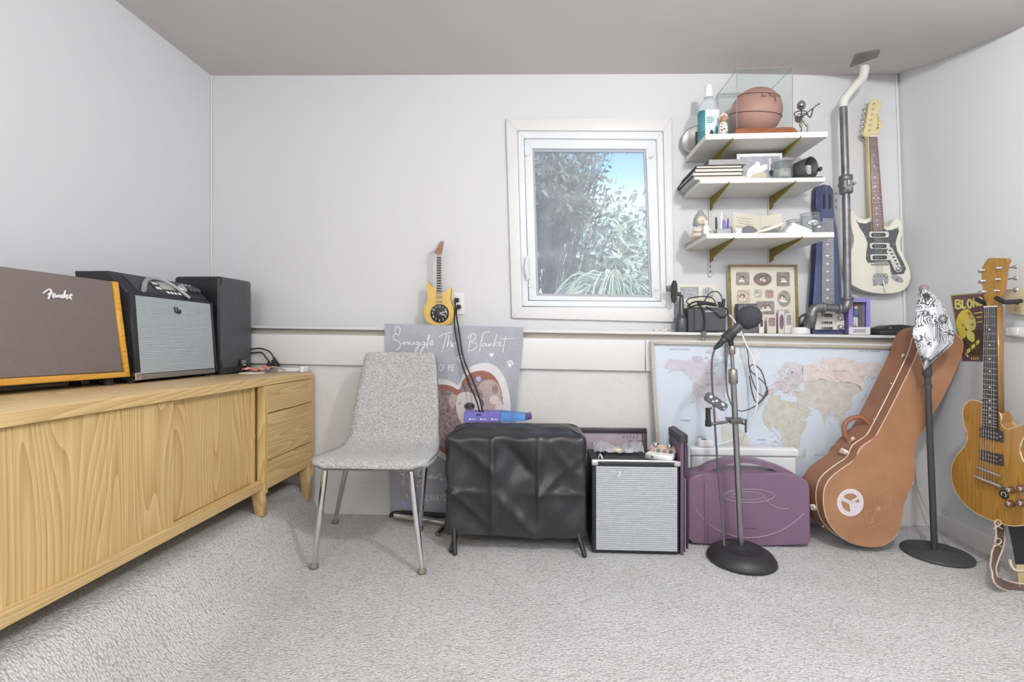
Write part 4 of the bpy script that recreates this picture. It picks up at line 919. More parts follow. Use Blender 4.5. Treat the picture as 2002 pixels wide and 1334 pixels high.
M_purl = mat('purple_pale', (168, 146, 166), .5)  # paler purple for the raised moulded lines
mb = MB(M_purl); g_ = lambda x, y: P(x, y, Yq-.001)
mb.tube([g_(x, y) for x, y in circ(1464, 970, 50, 13, 36)], .0022, 5, closed=True); mb.tube([g_(x, y) for x, y in circ(1462, 970, 32, 8, 30)], .0016, 5, closed=True)
mb.tube([g_(p.x, p.y) for p in crv([(1492, 972), (1505, 985), (1522, 994), (1542, 995)], 5)], .002, 5); child(mb, 'moulded_emblem', sh, pc)
mb = MB(M_purl); mb.tube([g_(p.x, p.y) for p in crv([(1360, 995), (1375, 1015), (1400, 1035), (1440, 1050), (1480, 1051), (1520, 1041), (1552, 1022), (1573, 1003)], 5)], .0022, 5); child(mb, 'moulded_line', sh, pc)
mb = MB(mat('purple_deep', (96, 70, 96), .4)); mb.ribbon([(1456, 1034), (1478, 1034)], 2.2, g_); child(mb, 'moulded_text', sh, pc)
mb = MB(M_purp); mb.prism([P(1377, 945, Yq+.002), P(1384, 945, Yq+.002), P(1384, 1060, Yq+.002), P(1377, 1060, Yq+.002)], (0, -.006, 0), 0, .002); child(mb, 'rib', sh, pc)
# ================================================================== WORLD MAP
Ym = 2.402
def mp_(px, py, off=0): return P(px, py, Ym-off)
wm = thing('world_map', 'large world map in a thin pale wood frame below the ledge', 'map', mp_(1520, 985))
M_sea = mat('map_sea', (206, 217, 228), .6, var=(5, .02)); q = [(1271, 667), (1753, 677), (1757, 992), (1288, 985)]
mb = MB(M_sea); mb.prism([mp_(*p) for p in q], (0, .012, 0)); sheet = mb.build('map_sheet', wm)
qi = [(1277, 673), (1747, 683), (1751, 985), (1294, 978)]
M_pale = wood('pale_frame', (196, 190, 176), (170, 162, 146), 'X', 2)
for i in range(4):
    j = (i+1) % 4; mb = MB(M_pale); mb.prism([mp_(*q[i]), mp_(*q[j]), mp_(*qi[j]), mp_(*qi[i])], (0, -.014, 0), 0, .002); mb.build('frame_bar', wm)
def ll(lon, lat, off=.0015):
    x = 1513+1.28*lon; y = 846-1.98*lat+.0157*(x-1500)
    return mp_(x, y, off)
NAm = [(-166, 66), (-160, 71), (-140, 70), (-125, 70), (-110, 68), (-95, 69), (-88, 66), (-94, 60), (-85, 56), (-80, 52), (-77, 58), (-76, 62), (-66, 58), (-57, 53), (-62, 48), (-66, 44), (-71, 42), (-75, 36), (-81, 31), (-80, 26), (-83, 29), (-90, 30), (-97, 27), (-97, 21), (-91, 19), (-87, 21), (-88, 16), (-83, 12), (-79, 8), (-84, 9), (-94, 16), (-105, 20), (-110, 24), (-115, 30), (-121, 35), (-124, 42), (-124, 48), (-132, 55), (-140, 60), (-152, 60), (-162, 57), (-158, 60), (-166, 62)]
SAm = [(-79, 8), (-72, 12), (-60, 9), (-51, 4), (-44, -3), (-35, -6), (-38, -14), (-42, -22), (-49, -27), (-57, -36), (-64, -42), (-68, -50), (-70, -54), (-75, -50), (-73, -38), (-71, -28), (-71, -18), (-80, -6), (-80, 1)]
Afr = [(-17, 15), (-16, 22), (-10, 29), (-6, 35), (3, 37), (10, 37), (11, 33), (20, 31), (31, 31), (35, 27), (39, 18), (43, 12), (51, 12), (47, 4), (41, -3), (40, -12), (35, -20), (33, -27), (27, -34), (19, -35), (14, -22), (12, -14), (13, -6), (9, 1), (8, 4), (-2, 5), (-8, 4), (-13, 8)]
Eur = [(-9, 37), (-9, 43), (-2, 44), (-4, 48), (3, 51), (8, 54), (10, 57), (12, 54), (20, 55), (24, 59), (30, 60), (22, 61), (25, 65), (18, 62), (17, 57), (12, 56), (8, 58), (5, 61), (12, 66), (20, 70), (30, 70), (40, 67), (44, 66), (45, 52), (40, 47), (38, 45), (30, 46), (28, 42), (26, 40), (22, 37), (20, 41), (14, 45), (18, 40), (15, 38), (11, 43), (4, 43), (0, 40), (-2, 37)]
Rus = [(44, 66), (54, 68), (66, 69), (72, 73), (82, 73), (100, 76), (112, 74), (130, 71), (150, 71), (170, 69), (180, 68), (180, 65), (170, 60), (163, 58), (160, 53), (156, 57), (160, 62), (150, 59), (137, 54), (140, 48), (133, 43), (130, 48), (120, 50), (105, 51), (88, 50), (72, 54), (60, 52), (48, 50), (45, 52)]
Asi = [(45, 52), (48, 50), (60, 52), (72, 54), (88, 50), (105, 51), (120, 50), (130, 48), (133, 43), (127, 39), (122, 39), (119, 35), (121, 30), (117, 24), (109, 21), (106, 15), (109, 11), (104, 9), (103, 2), (100, 8), (98, 15), (94, 17), (90, 22), (86, 20), (80, 14), (77, 8), (73, 17), (70, 22), (62, 25), (57, 26), (51, 29), (48, 30), (55, 24), (59, 22), (52, 16), (44, 13), (39, 21), (35, 28), (36, 36), (28, 37), (28, 41), (40, 42), (48, 42), (48, 47)]
Grn = [(-70, 77), (-55, 82), (-30, 83), (-18, 78), (-22, 71), (-40, 65), (-45, 60), (-52, 66), (-56, 72)]
Aus = [(114, -22), (122, -18), (130, -12), (136, -12), (142, -11), (146, -19), (153, -28), (150, -37), (140, -38), (130, -32), (116, -35)]
Mad = [(44, -16), (50, -14), (48, -25), (44, -24)]
Jap = [(130, 32), (137, 36), (141, 41), (142, 38), (138, 34)]
Sca = []
lands = [('map_lilac', (199, 195, 207), NAm), ('map_sand', (204, 203, 198), SAm), ('map_khaki', (198, 196, 184), Afr), ('map_mauve', (200, 194, 198), Eur), ('map_blush', (214, 204, 199), Rus), ('map_stone', (200, 196, 190), Asi), ('map_ice', (214, 220, 226), Grn), ('map_sand', None, Aus), ('map_khaki', None, Mad), ('map_stone', None, Jap)]
random.seed(4)
def rough_coast(pts, n=4, a=1.1):
    out = []
    for i, p in enumerate(pts):
        q_ = pts[(i+1) % len(pts)]
        for k in range(n):
            t = k/n; j = 0 if k == 0 else a; out.append((lerp(p[0], q_[0], t)+random.uniform(-j, j), lerp(p[1], q_[1], t)+random.uniform(-j, j)*.7))
    return out
for nm, c_, pl in lands:
    mb = MB(mat(nm, c_, .6, var=(28, .10)) if c_ else _m[nm]); mb.poly([ll(*p) for p in rough_coast(pl)]); child(mb, 'landmass', sheet, wm)
mb = MB(_m['map_lilac'])
for k in range(26):
    lo, la = random.uniform(-125, -65), random.uniform(66, 81); r_ = random.uniform(1.5, 5); mb.poly([ll(lo+r_*1.5*math.cos(t)*random.uniform(.6, 1), la+r_*.6*math.sin(t)*random.uniform(.6, 1), .0019+.00008*k) for t in [j*.7 for j in range(9)]])
o = child(mb, 'islands', sheet, wm); o['kind'] = 'stuff'
mb = MB(mat('map_ink', (120, 122, 130), .7)); 
for body, lo, la, w in (('ARCTIC OCEAN', -160, 80, 38), ('CANADA', -108, 57, 22), ('NORTH AMERICA', -105, 46, 40), ('RUSSIA', 90, 61, 24), ('ARCTIC OCEAN', 130, 81, 38), ('PACIFIC', -142, 10, 18), ('OCEAN', -118, -6, 16), ('OCEAN', -25, -8, 16), ('INDIAN OCEAN', 62, -22, 36)):
    c0 = ll(lo, la, .002); mb.text(body, 0, 0, .009, lambda x, y: c0+V((x, 0, y)), maxw=w/395.)
o = child(mb, 'map_lettering', sheet, wm); o['kind'] = 'stuff'
mb = MB(mat('map_border_ink', (168, 166, 166), .7)); random.seed(6)
for k in range(150):
    reg = random.choice([(-125, -75, 26, 50, 2), (-10, 40, 38, 58, 4), (-12, 38, -28, 32, 3), (35, 125, 12, 52, 4), (45, 175, 53, 70, 1)])[:4]
    lo, la = random.uniform(*reg[:2]), random.uniform(*reg[2:]); a_ = random.uniform(0, 6.28); pts = [(lo, la)]
    for j in range(4): a_ += random.uniform(-.8, .8); lo += 2.4*math.cos(a_); la += 1.6*math.sin(a_); pts.append((lo, la))
    mb.ribbon(pts, .45, lambda x, y: ll(x, y, .0022))
o = child(mb, 'border_lines', sheet, wm); o['kind'] = 'stuff'
# ================================================================== MICROPHONE ON ROUND-BASE STAND
Yb = 2.03; bc = PZ(1449, 1096); bc.z = 0
ms = thing('microphone_stand', 'chrome microphone stand with a domed black round base in front of the purple case', 'stand', bc)
mb = MB(mat('cast_black', (46, 46, 48), .45)); mb.lathe([(.128, 0), (.134, .006), (.132, .014), (.118, .034), (.088, .052), (.084, .052), (.080, .049), (.060, .055), (.056, .052), (.030, .058), (.018, .066), (.001, .066)], 40, M=Matrix.Translation(bc)); mb.build('base', ms)
t0 = bc+V((0, 0, .06)); t1 = P(1430, 672, bc.y-.005)
ax = (t1-t0)
mb = MB(M_steel); mb.tube([t0, t0+ax*.83], .0115, 14); mb.build('lower_tube', ms)
mb = MB(M_steel); mb.tube([t0+ax*.80, t0+ax*.965], .0075, 12); mb.build('upper_tube', ms)
mb = MB(mat('satin_nickel', (150, 148, 142), .4, .8)); mb.tube([t0+ax*.80, t0+ax*.808, t0+ax*.868, t0+ax*.875], [.014, .018, .018, .013], 14); mb.build('clutch', ms)
mb = MB(_m['satin_nickel']); mb.tube([t0+ax*.945, t0+ax*.952, t0+ax*.985, t0+ax*.992], [.010, .014, .014, .009], 12); mb.build('thread_collar', ms)
# microphone in its clip
Yn = bc.y
mi_ = thing('microphone', 'black handheld microphone with a foam windscreen angled on the chrome stand', 'microphone', P(1430, 660, Yn))
mp1 = lambda x, y: P(x, y, Yn-.01)
mb = MB(mat('foam', (62, 62, 68), .95, bump=(140, .4))); c = mp1(1465, 620); d = (mp1(1463, 622)-mp1(1412, 668)).normalized()
mb.lathe([(.018, -.052), (.034, -.040), (.047, -.010), (.046, .010), (.036, .032), (.020, .043), (.001, .046)], 24, M=Matrix.Translation(c) @ d.to_track_quat('Z', 'Y').to_matrix().to_4x4()); mb.build('windscreen', mi_)
mb = MB(mat('mic_body', (70, 70, 74), .4)); mb.tube([mp1(1413, 667), mp1(1420, 661), mp1(1440, 643), mp1(1452, 632)], [.013, .0165, .018, .019], 14); mb.build('body', mi_)
mb = MB(M_dark); mb.tube([mp1(1418, 663), mp1(1432, 650)], .022, 12); mb.tube([mp1(1427, 660), t0+ax*.985], [.013, .010], 10); mb.build('clip', mi_)
mb = MB(M_dark); mb.tube([mp1(1396, 683), mp1(1404, 676), mp1(1414, 666)], [.006, .011, .012], 10); mb.build('plug', mi_)
mb = MB(mat('cable_grey', (92, 88, 94), .5)); mb.tube(crv([mp1(1397, 683), mp1(1392, 705), mp1(1392, 745), mp1(1396, 800), mp1(1399, 850), mp1(1404, 920), mp1(1411, 1000), P(1416, 1068, Yn-.05)], 7), .0042, 6); mb.build('cable', mi_)
# clamp arm with small recorder
cl_ = thing('clamp_arm', 'steel clamp arm with a black grip fixed halfway up the chrome stand', 'clamp', P(1437, 830, Yn)); g2 = lambda x, y, o=0: P(x, y, Yn-.015-o)
mb = MB(mat('clamp_steel', (96, 96, 94), .35, .7)); mb.tube([g2(1388, 830), g2(1422, 825)], .006, 10); mb.build('arm', cl_)
mb = MB(_m['clamp_steel']); mb.box(g2(1436, 823, -.015), (.052, .05, .018), .004); mb.box(g2(1436, 819, -.015), (.064, .04, .007), .003); mb.build('jaw', cl_)
mb = MB(_m['clamp_steel']); mb.tube([g2(1446, 827), g2(1458, 830)], .004, 8); mb.tube([g2(1458, 822), g2(1458, 846)], .004, 8); mb.ball(g2(1458, 822), .006, 8); mb.build('thumb_screw', cl_)
mb = MB(M_dark); mb.tube([g2(1384, 798), g2(1384.5, 822)], .010, 10); mb.tube([g2(1384.5, 822), g2(1384.5, 834)], .012, 10); mb.build('grip', cl_)
rc = thing('pocket_recorder', 'small charcoal recorder tilted on the clamp arm of the chrome stand', 'recorder', g2(1395, 800))
mb = MB(mat('recorder_body', (92, 92, 98), .4)); mb.prism([g2(*q) for q in [(1379, 779), (1384, 769), (1389, 768), (1422, 790), (1424, 795), (1418, 803), (1412, 804), (1380, 784)]], (0, .022, 0), 0, .003); rb = mb.build('body', rc)
for x, y, r_ in ((1390, 776, .006), (1401, 784, .005), (1394, 785, .004), (1416, 799, .003)):
    mb = MB(M_logo); p = g2(x, y, .0005); mb.lathe([(r_, 0), (r_, .002)], 12, M=Matrix.Translation(p) @ Matrix.Rotation(math.pi/2, 4, 'X')); child(mb, 'button', rb, rc)
mb = MB(M_logo); mb.prism([g2(*q, .0005) for q in [(1410, 791), (1412, 787), (1417, 791), (1415, 795)]], (0, -.001, 0)); child(mb, 'display', rb, rc)
mb = MB(M_chrome); mb.ball(g2(1393, 798, -.01), .008, 10); mb.tube([g2(1384, 798), g2(1393, 797, -.01)], .003, 6); mb.build('ball_joint', rc)
# hanging grey leads
mb = MB(_m['cable_grey'])
mb.tube(crv([P(1452, 650, 2.38), P(1462, 690, 2.37), P(1465, 720, 2.36), P(1478, 735, 2.35), P(1495, 750, 2.34), P(1501, 768, 2.34), P(1494, 776, 2.34), P(1480, 765, 2.35), P(1468, 735, 2.35), P(1466, 718, 2.35), P(1474, 714, 2.35), P(1488, 725, 2.34), P(1497, 752, 2.34), P(1498, 772, 2.34), P(1485, 788, 2.33), P(1468, 799, 2.32), P(1450, 804, 2.31), P(1438, 800, 2.30)], 6), .0028, 6)
mb.tube(crv([P(1465, 735, 2.36), P(1470, 765, 2.35), P(1479, 788, 2.34), P(1492, 778, 2.34), P(1499, 762, 2.34)], 6), .0028, 6)
solo(mb, 'coiled_lead', 'thin grey lead with loose coils hanging beside the chrome stand', 'cable', P(1438, 802, 2.30))
mb = MB(_m['cable_grey']); mb.tube(crv([P(1420, 655, 2.39), P(1418, 700, 2.38), P(1421, 760, 2.36), P(1427, 785, 2.34), P(1433, 797, 2.32)], 7), .0032, 6); mb.tube(crv([P(1424, 655, 2.39), P(1422, 690, 2.38), P(1419, 740, 2.37)], 6), .0026, 6)
solo(mb, 'hanging_lead', 'thin grey lead hanging straight down left of the chrome stand', 'cable', P(1433, 797, 2.32))
# ================================================================== WALL SHELVES
M_shelf = mat('shelf_white', (226, 224, 218), .5); M_brk = mat('mustard_bracket', (126, 112, 36), .45); M_std = mat('standard_ivory', (206, 202, 192), .5)
SH = [(.768, 1.312, 2.268, 1.818, .026), (.757, 1.325, 2.312, 1.630, .021), (.768, 1.332, 2.256, 1.362, .024)]
SZ = [z+t for _, _, _, z, t in SH]
XSt = (P(1387, 500, YU).x, P(1503, 500, YU).x)
where = ('topmost', 'middle', 'lowest')
for k, (x0, x1, yf, z0, th) in enumerate(SH):
    t = thing('wall_shelf', '%s of the three white bracket shelves right of the window' % where[k], 'shelf', ((x0+x1)/2, 2.5, z0), group='white bracket shelves')
    mb = MB(M_shelf); mb.span((x0, yf, z0), (x1, YU-.004, z0+th), .003); mb.build('board', t)
    for x in XSt:
        mb = MB(M_brk); L = YU-.012-yf-.012
        pr = [(0, 0), (L, 0), (L, -.008), (L*.14, -.044), (L*.11, -.062), (0, -.066)]
        mb.prism([V((x-.003, YU-.012-a, z0-.0005+b)) for a, b in pr], (.006, 0, 0), 0, .001); mb.build('bracket', t)
        mb = MB(M_brk); mb.tube([V((x, yf+.004, z0-.006)), V((x, yf-.003, z0+.004))], .003, 6); mb.build('bracket_lip', t)
for x, zb in ((XSt[0], P(1387, 542, YU).z), (XSt[1], P(1503, 522, YU).z)):
    t = thing('shelf_standard', 'slotted ivory shelf rail, %s, carrying the three shelves' % ('left one ending lower' if x < 1 else 'right one ending behind the photo collage'), 'shelf rail', (x, YU, zb), group='slotted shelf rails')
    mb = MB(M_std); mb.span((x-.008, YU-.012, zb), (x+.008, YU, 1.95), .002); rl = mb.build('rail', t)
    for k in range(5):
        z = zb+.02+k*.028; mb = MB(M_ink); mb.span((x-.002, YU-.0125, z), (x+.002, YU-.0118, z+.012)); mb.build('slot', t)
# ---------------------------------------------------------------- topmost shelf
Z = SZ[0]
M_clr = glass('clear_acrylic', (247, 250, 249)); M_clrg = glass('clear_glass', (240, 243, 243), haze=.10)
# mouthwash bottle
b0 = V((.818, 2.375, Z)); bt = thing('mouthwash_bottle', 'clear bottle with teal label and white cap at the left of the top shelf', 'bottle', b0)
def sqring(mb, prof, d=.62, n=24, mi=0, c=b0):
    vs = []; 
    for w, z in prof:
        for k in range(n):
            a = 2*math.pi*k/n; e = 3.2 if w > .03 else 2; cx, sy = math.cos(a), math.sin(a)
            r = (abs(cx)**e+abs(sy)**e)**(-1/e); vs.append(c+V((w*r*cx, w*r*sy*(d if w > .03 else 1), z)))
    fs = [(i*n+k, i*n+(k+1) % n, (i+1)*n+(k+1) % n, (i+1)*n+k) for i in range(len(prof)-1) for k in range(n)]
    fs += [tuple(range(n)), tuple((len(prof)-1)*n+k for k in range(n))]; mb.add(vs, fs, mi, True)
mb = MB(glass('bottle_plastic', (240, 246, 246), haze=.35)); sqring(mb, [(.044, .001), (.048, .006), (.048, .15), (.046, .165), (.036, .19), (.026, .205), (.018, .212), (.018, .222)]); mb.build('bottle_body', bt)
mb = MB(mat('teal_label', (72, 138, 146), .5)); sqring(mb, [(.0486, .012), (.0486, .145)]); mb.build('side_label', bt)
mb = MB(mat('pale_label', (206, 218, 226), .5), _m['teal_label'], M_ink, M_logo); fl = lambda x, y: b0+V((x, -.0312, y))
mb.poly([fl(-.026, .012), fl(.04, .012), fl(.04, .145), fl(-.026, .145)], 0); f2 = lambda x, y: b0+V((x, -.0316, y))
mb.poly([f2(*q) for q in rrect(-.02, .118, .016, .134, .006)], 3)
for y, w in ((.108, .03), (.100, .036), (.092, .034), (.084, .028)): mb.ribbon([(-.02, y), (-.02+w, y)], .004, f2, 1)
mb.poly([f2(*q) for q in [(-.006, .014), (-.004, .04), (.004, .052), (.012, .04), (.014, .014)]], 2); mb.poly([f2(*q) for q in [(.014, .03), (.02, .06), (.026, .075), (.033, .06), (.03, .03)]], 1); mb.build('front_label', bt)
mb = MB(M_logo); mb.lathe([(.021, .215), (.0205, .222), (.015, .272), (.014, .276), (.001, .277)], 20, M=Matrix.Translation(b0)); mb.build('cap', bt)
# dotted figurine
c = V((P(1414, 250, 2.31).x, 2.31, Z)); fg = thing('dotted_figurine', 'small figurine with a brown face and black-dotted white robe next to the bottle', 'figurine', c)
M_dot = mat('dotted_robe', (234, 228, 218), .6, var=(130, .5), c2=(70, 60, 52)); r_ = M_dot.node_tree.nodes
for n_ in r_:
    if n_.type == 'VALTORGB': n_.color_ramp.elements[0].position = .54; n_.color_ramp.elements[1].position = .60
mb = MB(M_dot); mb.lathe([(.017, 0), (.020, .01), (.020, .05), (.015, .066), (.001, .07)], 16, M=Matrix.Translation(c)); mb.build('robe', fg)
mb = MB(mat('figurine_face', (176, 134, 98), .5, var=(60, .2))); mb.ball(c+V((0, -.004, .082)), .016, 12, sc=(1, 1, 1.1)); mb.build('head', fg)
mb = MB(M_dot); mb.ball(c+V((.002, .004, .09)), .0195, 12, sc=(1, .9, 1.25)); mb.build('hood', fg)
# basketball in its display case
x0 = P(1441, 200, 2.29).x; x1 = P(1550, 200, 2.29).x; y0, y1 = 2.292, 2.53; zt = P(1495, 133, 2.29).z
dcs = thing('display_case', 'clear display case on a stepped wooden base holding the basketball', 'display case', ((x0+x1)/2, 2.41, Z))
M_mah = wood('mahogany', (158, 96, 62), (118, 64, 44), 'X', 3, .3, .3)
for a, b, e, f_ in ((-.016, .0, -.014, .014), (-.010, .014, -.008, .024), (-.004, .024, -.003, .032)):
    mb = MB(M_mah); mb.span((x0+a, y0+e, Z+b), (x1-a, y1-e, Z+f_), .003); mb.build('base_step', dcs)
zb = Z+.033
M_edge = mat('acrylic_edge', (150, 152, 150), .3)
for nm, q in (('front', [V((x0, y0, zb)), V((x1, y0, zb)), V((x1, y0, zt)), V((x0, y0, zt))]), ('back', [V((x0, y1, zb)), V((x1, y1, zb)), V((x1, y1, zt)), V((x0, y1, zt))]), ('left', [V((x0, y0, zb)), V((x0, y1, zb)), V((x0, y1, zt)), V((x0, y0, zt))]), ('right', [V((x1, y0, zb)), V((x1, y1, zb)), V((x1, y1, zt)), V((x1, y0, zt))]), ('top', [V((x0, y0, zt)), V((x1, y0, zt)), V((x1, y1, zt)), V((x0, y1, zt))])):
    mb = MB(M_clr); mb.poly(q); mb.build('%s_pane' % nm, dcs, recalc=False)
for a, b in (((x0, y0, zb), (x0, y0, zt)), ((x1, y0, zb), (x1, y0, zt)), ((x0, y0, zt), (x1, y0, zt)), ((x0, y0, zt), (x0, y1, zt)), ((x1, y0, zt), (x1, y1, zt)), ((x0, y1, zb), (x0, y1, zt)), ((x0, y1, zt), (x1, y1, zt))):
    mb = MB(M_edge); mb.tube([V(a), V(b)], .0016, 4); mb.build('edge', dcs)
bc_ = V((P(1477, 213, 2.41).x, 2.41, zb+.117)); R = .117
bk = thing('basketball', 'signed brown leather basketball inside the clear display case', 'basketball', bc_-V((0, 0, R)))
mb = MB(mat('ball_leather', (182, 140, 128), .5, bump=(400, .15), var=(8, .05))); mb.ball(bc_, R, 40); bl_ = mb.build('leather', bk)
def onball(a, e): return bc_+V((math.sin(a)*math.cos(e), -math.cos(a)*math.cos(e), math.sin(e)))*(R+.0008)
M_seam = mat('ball_seam', (104, 72, 66), .6)
tl = Matrix.Rotation(.25, 3, 'X') @ Matrix.Rotation(.1, 3, 'Y')
for axu, axv, off in (((1, 0, 0), (0, 1, 0), -.10), ((1, 0, 0), (0, 1, 0), .62)):
    mb = MB(M_seam); r2 = math.sqrt(1-off*off); mb.tube([bc_+tl @ (V((math.cos(t)*r2, math.sin(t)*r2, off))*(R+.0005)) for t in [k*2*math.pi/48 for k in range(48)]], .0022, 5, closed=True); child(mb, 'seam', bl_, bk)
mb = MB(M_ink); sg = [(0, 0), (.04, .18), (.08, .22), (.05, .02), (.1, .12), (.14, .02), (.17, .12), (.2, .03)]; sg2 = [(.30, .03), (.34, .25), (.37, .05), (.42, .13), (.46, .02), (.5, .12), (.54, 0), (.56, -.2), (.5, -.1), (.62, .1)]
for s_ in (sg, sg2): mb.tube([onball(-.22+p.x*1.1, .20+p.y*.8) for p in crv(s_, 4)], .0009, 4)
child(mb, 'signature', bl_, bk)
# wire skeleton guitarist
Yw = 2.30; g3 = lambda x, y, o=0: P(1540+x/14.825, 180+y/14.825, Yw-o)
sk = thing('wire_figurine', 'dark metal wire skeleton figurine playing a guitar at the right of the top shelf', 'figurine', (g3(480, 1120).x, Yw, Z))
M_wire = mat('gunmetal', (92, 90, 84), .35, .7); M_wire2 = mat('gunmetal_light', (150, 148, 140), .35, .7)
dz = Z+.004-g3(480, 1130).z
def gz(x, y, o=0): return g3(x, y, o)+V((0, 0, dz))
mb = MB(M_wire); a = gz(330, 1120); b = gz(790, 1120); mb.span((a.x, Yw-.018, Z), (b.x, Yw+.018, Z+.005), .002); mb.build('base', sk)
mb = MB(M_wire2, M_ink); mb.ball(gz(395, 310), .0195, 14, sc=(.95, .85, 1.12)); 
for x, y in ((370, 330), (430, 335)): mb.ball(gz(x, y, .016), .005, 8, 1)
mb.build('skull', sk)
mb = MB(M_wire)
for st, r_ in (([(400, 440), (400, 520), (395, 600), (400, 700), (420, 760)], .0028), ([(290, 480), (400, 470), (500, 470), (560, 520)], .0026), ([(250, 600), (330, 640), (400, 600), (480, 600), (560, 560)], .002), ([(300, 560), (390, 560), (500, 530)], .002), ([(330, 680), (400, 660), (470, 650)], .002)):
    mb.tube([gz(p.x, p.y) for p in crv(st, 4)], r_, 6)
mb.build('ribcage', sk)
for st in ([(290, 480), (190, 540), (230, 640), (310, 720)], [(560, 520), (600, 620), (670, 645), (720, 420)]):
    mb = MB(M_wire); mb.tube([gz(p.x, p.y, .004) for p in crv(st, 4)], .0026, 6); mb.ball(gz(*st[-1], .004), .005, 8); mb.build('arm', sk)
for st in ([(400, 750), (370, 850), (400, 960), (385, 1110)], [(440, 740), (520, 850), (570, 920), (565, 1110)]):
    mb = MB(M_wire2); mb.tube([gz(p.x, p.y) for p in crv(st, 4)], [.005]*5+[.0058]*3+[.003]*5, 6); mb.build('leg', sk)
mb = MB(M_wire); mb.prism([gz(*q, .012) for q in [(215, 640), (260, 600), (330, 640), (400, 600), (430, 680), (370, 800), (280, 800), (225, 740)]], (0, .006, 0), 0, .001); mb.tube([gz(400, 650, .012), gz(850, 300, .012), gz(930, 245, .012)], .0022, 6); 
for x, y in ((860, 230), (930, 280), (900, 340), (800, 280)): mb.ball(gz(x, y, .012), .0018, 6)
mb.build('guitar', sk)
# round metal clock standing at the shelf's left back corner
c = V((.800, 2.515, Z+.068)); rt = thing('round_tin_clock', 'round silver clock standing behind the bottle at the left of the top shelf', 'clock', (c.x, c.y, Z))
Mr = Matrix.Translation(c) @ Matrix.Rotation(-.45, 4, 'Z') @ Matrix.Rotation(math.pi/2, 4, 'X')
mb = MB(mat('brushed_tin', (176, 176, 172), .35, .6, var=(40, .15))); mb.lathe([(.001, -.02), (.055, -.02), (.066, -.015), (.068, .012), (.064, .02), (.058, .016), (.001, .015)], 32, M=Mr); mb.build('casing', rt)
mb = MB(mat('dark_dial', (70, 68, 64), .5, var=(50, .4))); mb.box((.018, 0, .0165), (.03, .07, .003), .001, Mr); mb.build('dial_insert', rt)
# ---------------------------------------------------------------- middle shelf
Z = SZ[1]
stack = [((.730, 2.322, Z), (.975, 2.552, Z+.016), 'folder', (186, 184, 178), 'pale grey folder at the bottom of the stack on the middle shelf'),
         ((.722, 2.318, Z+.017), (.955, 2.552, Z+.034), 'folder', (44, 44, 48), 'black binder second from the bottom of the stack'),
         ((.735, 2.320, Z+.035), (.960, 2.552, Z+.052), 'folder', (52, 48, 52), 'black binder third from the bottom of the stack'),
         ((.742, 2.322, Z+.053), (.955, 2.55, Z+.066), 'folder', (38, 36, 40), 'black binder just below the grey box of the stack'),
         ((.800, 2.318, Z+.067), (.972, 2.50, Z+.092), 'box', (150, 150, 150), 'flat grey box on top of the binder stack')]
for i, (a, b, cat, c_, lab) in enumerate(stack):
    t = thing('flat_box' if cat == 'box' else 'binder', lab, cat, ((a[0]+b[0])/2, (a[1]+b[1])/2, a[2]), group=None if cat == 'box' else 'stack of binders')
    mb = MB(mat('binder_%d' % i, c_, .45)); a, b = V(a), V(b); th = .002
    mb.span((a.x, a.y, a.z), (b.x, b.y, a.z+th), .0008); mb.span((a.x, a.y, b.z-th), (b.x, b.y, b.z), .0008); mb.span((a.x, a.y, a.z), (b.x, a.y+th, b.z), .0008) if cat == 'box' else mb.span((a.x, b.y-th, a.z), (b.x, b.y, b.z), .0008); mb.build('cover', t)
    mb = MB(mat('page_block', (214, 210, 200), .8) if cat != 'box' else mat('box_fill', (140, 140, 140), .6)); mb.span((a.x+.006, a.y+.003, a.z+th), (b.x-.004, b.y-.004, b.z-th)); mb.build('pages' if cat != 'box' else 'contents', t)
# photo frame
Yf = 2.40; t = thing('framed_snapshot', 'small white-topped picture frame leaning on the wall of the middle shelf', 'photo frame', (P(1485, 340, Yf).x, Yf, Z)); f4 = lambda x, y, o=0: P(x, y, Yf-o)
q = [(1441, 301), (1530, 299), (1529, 352), (1442, 352)]; pts = [f4(*p) for p in q]; pts[2].z = pts[3].z = Z+.001
mb = MB(M_wplast); mb.prism(pts, (0, .012, 0), 0, .002); fr = mb.build('frame', t)
mb = MB(mat('photo_grey', (162, 164, 172), .35, var=(30, .2)), mat('photo_white', (226, 226, 224), .5), mat('photo_beige', (206, 192, 168), .5), mat('photo_dark', (70, 70, 74), .5))
mb.poly([f4(*p, .0015) for p in [(1446, 307), (1525, 305), (1524, 347), (1446, 347)]], 0)
mb.poly([f4(*p, .0020) for p in [(1458, 347), (1462, 332), (1472, 323), (1482, 322), (1478, 332), (1470, 347)]], 1); mb.poly([f4(p[0], p[1], .0022) for p in circ(1481, 321, 5, 5.5, 14)], 1)
mb.poly([f4(*p, .0024) for p in [(1470, 334), (1485, 324), (1500, 321), (1501, 330), (1488, 337), (1472, 342)]], 1); mb.poly([f4(*p, .0024) for p in [(1468, 347), (1474, 337), (1492, 335), (1499, 341), (1498, 347)]], 2); mb.poly([f4(p[0], p[1], .0024) for p in circ(1509, 338, 6, 6, 14)], 3); mb.ribbon([(1505, 310), (1506, 336)], 3, lambda x, y: f4(x, y, .0021), 1); child(mb, 'print', fr, t)
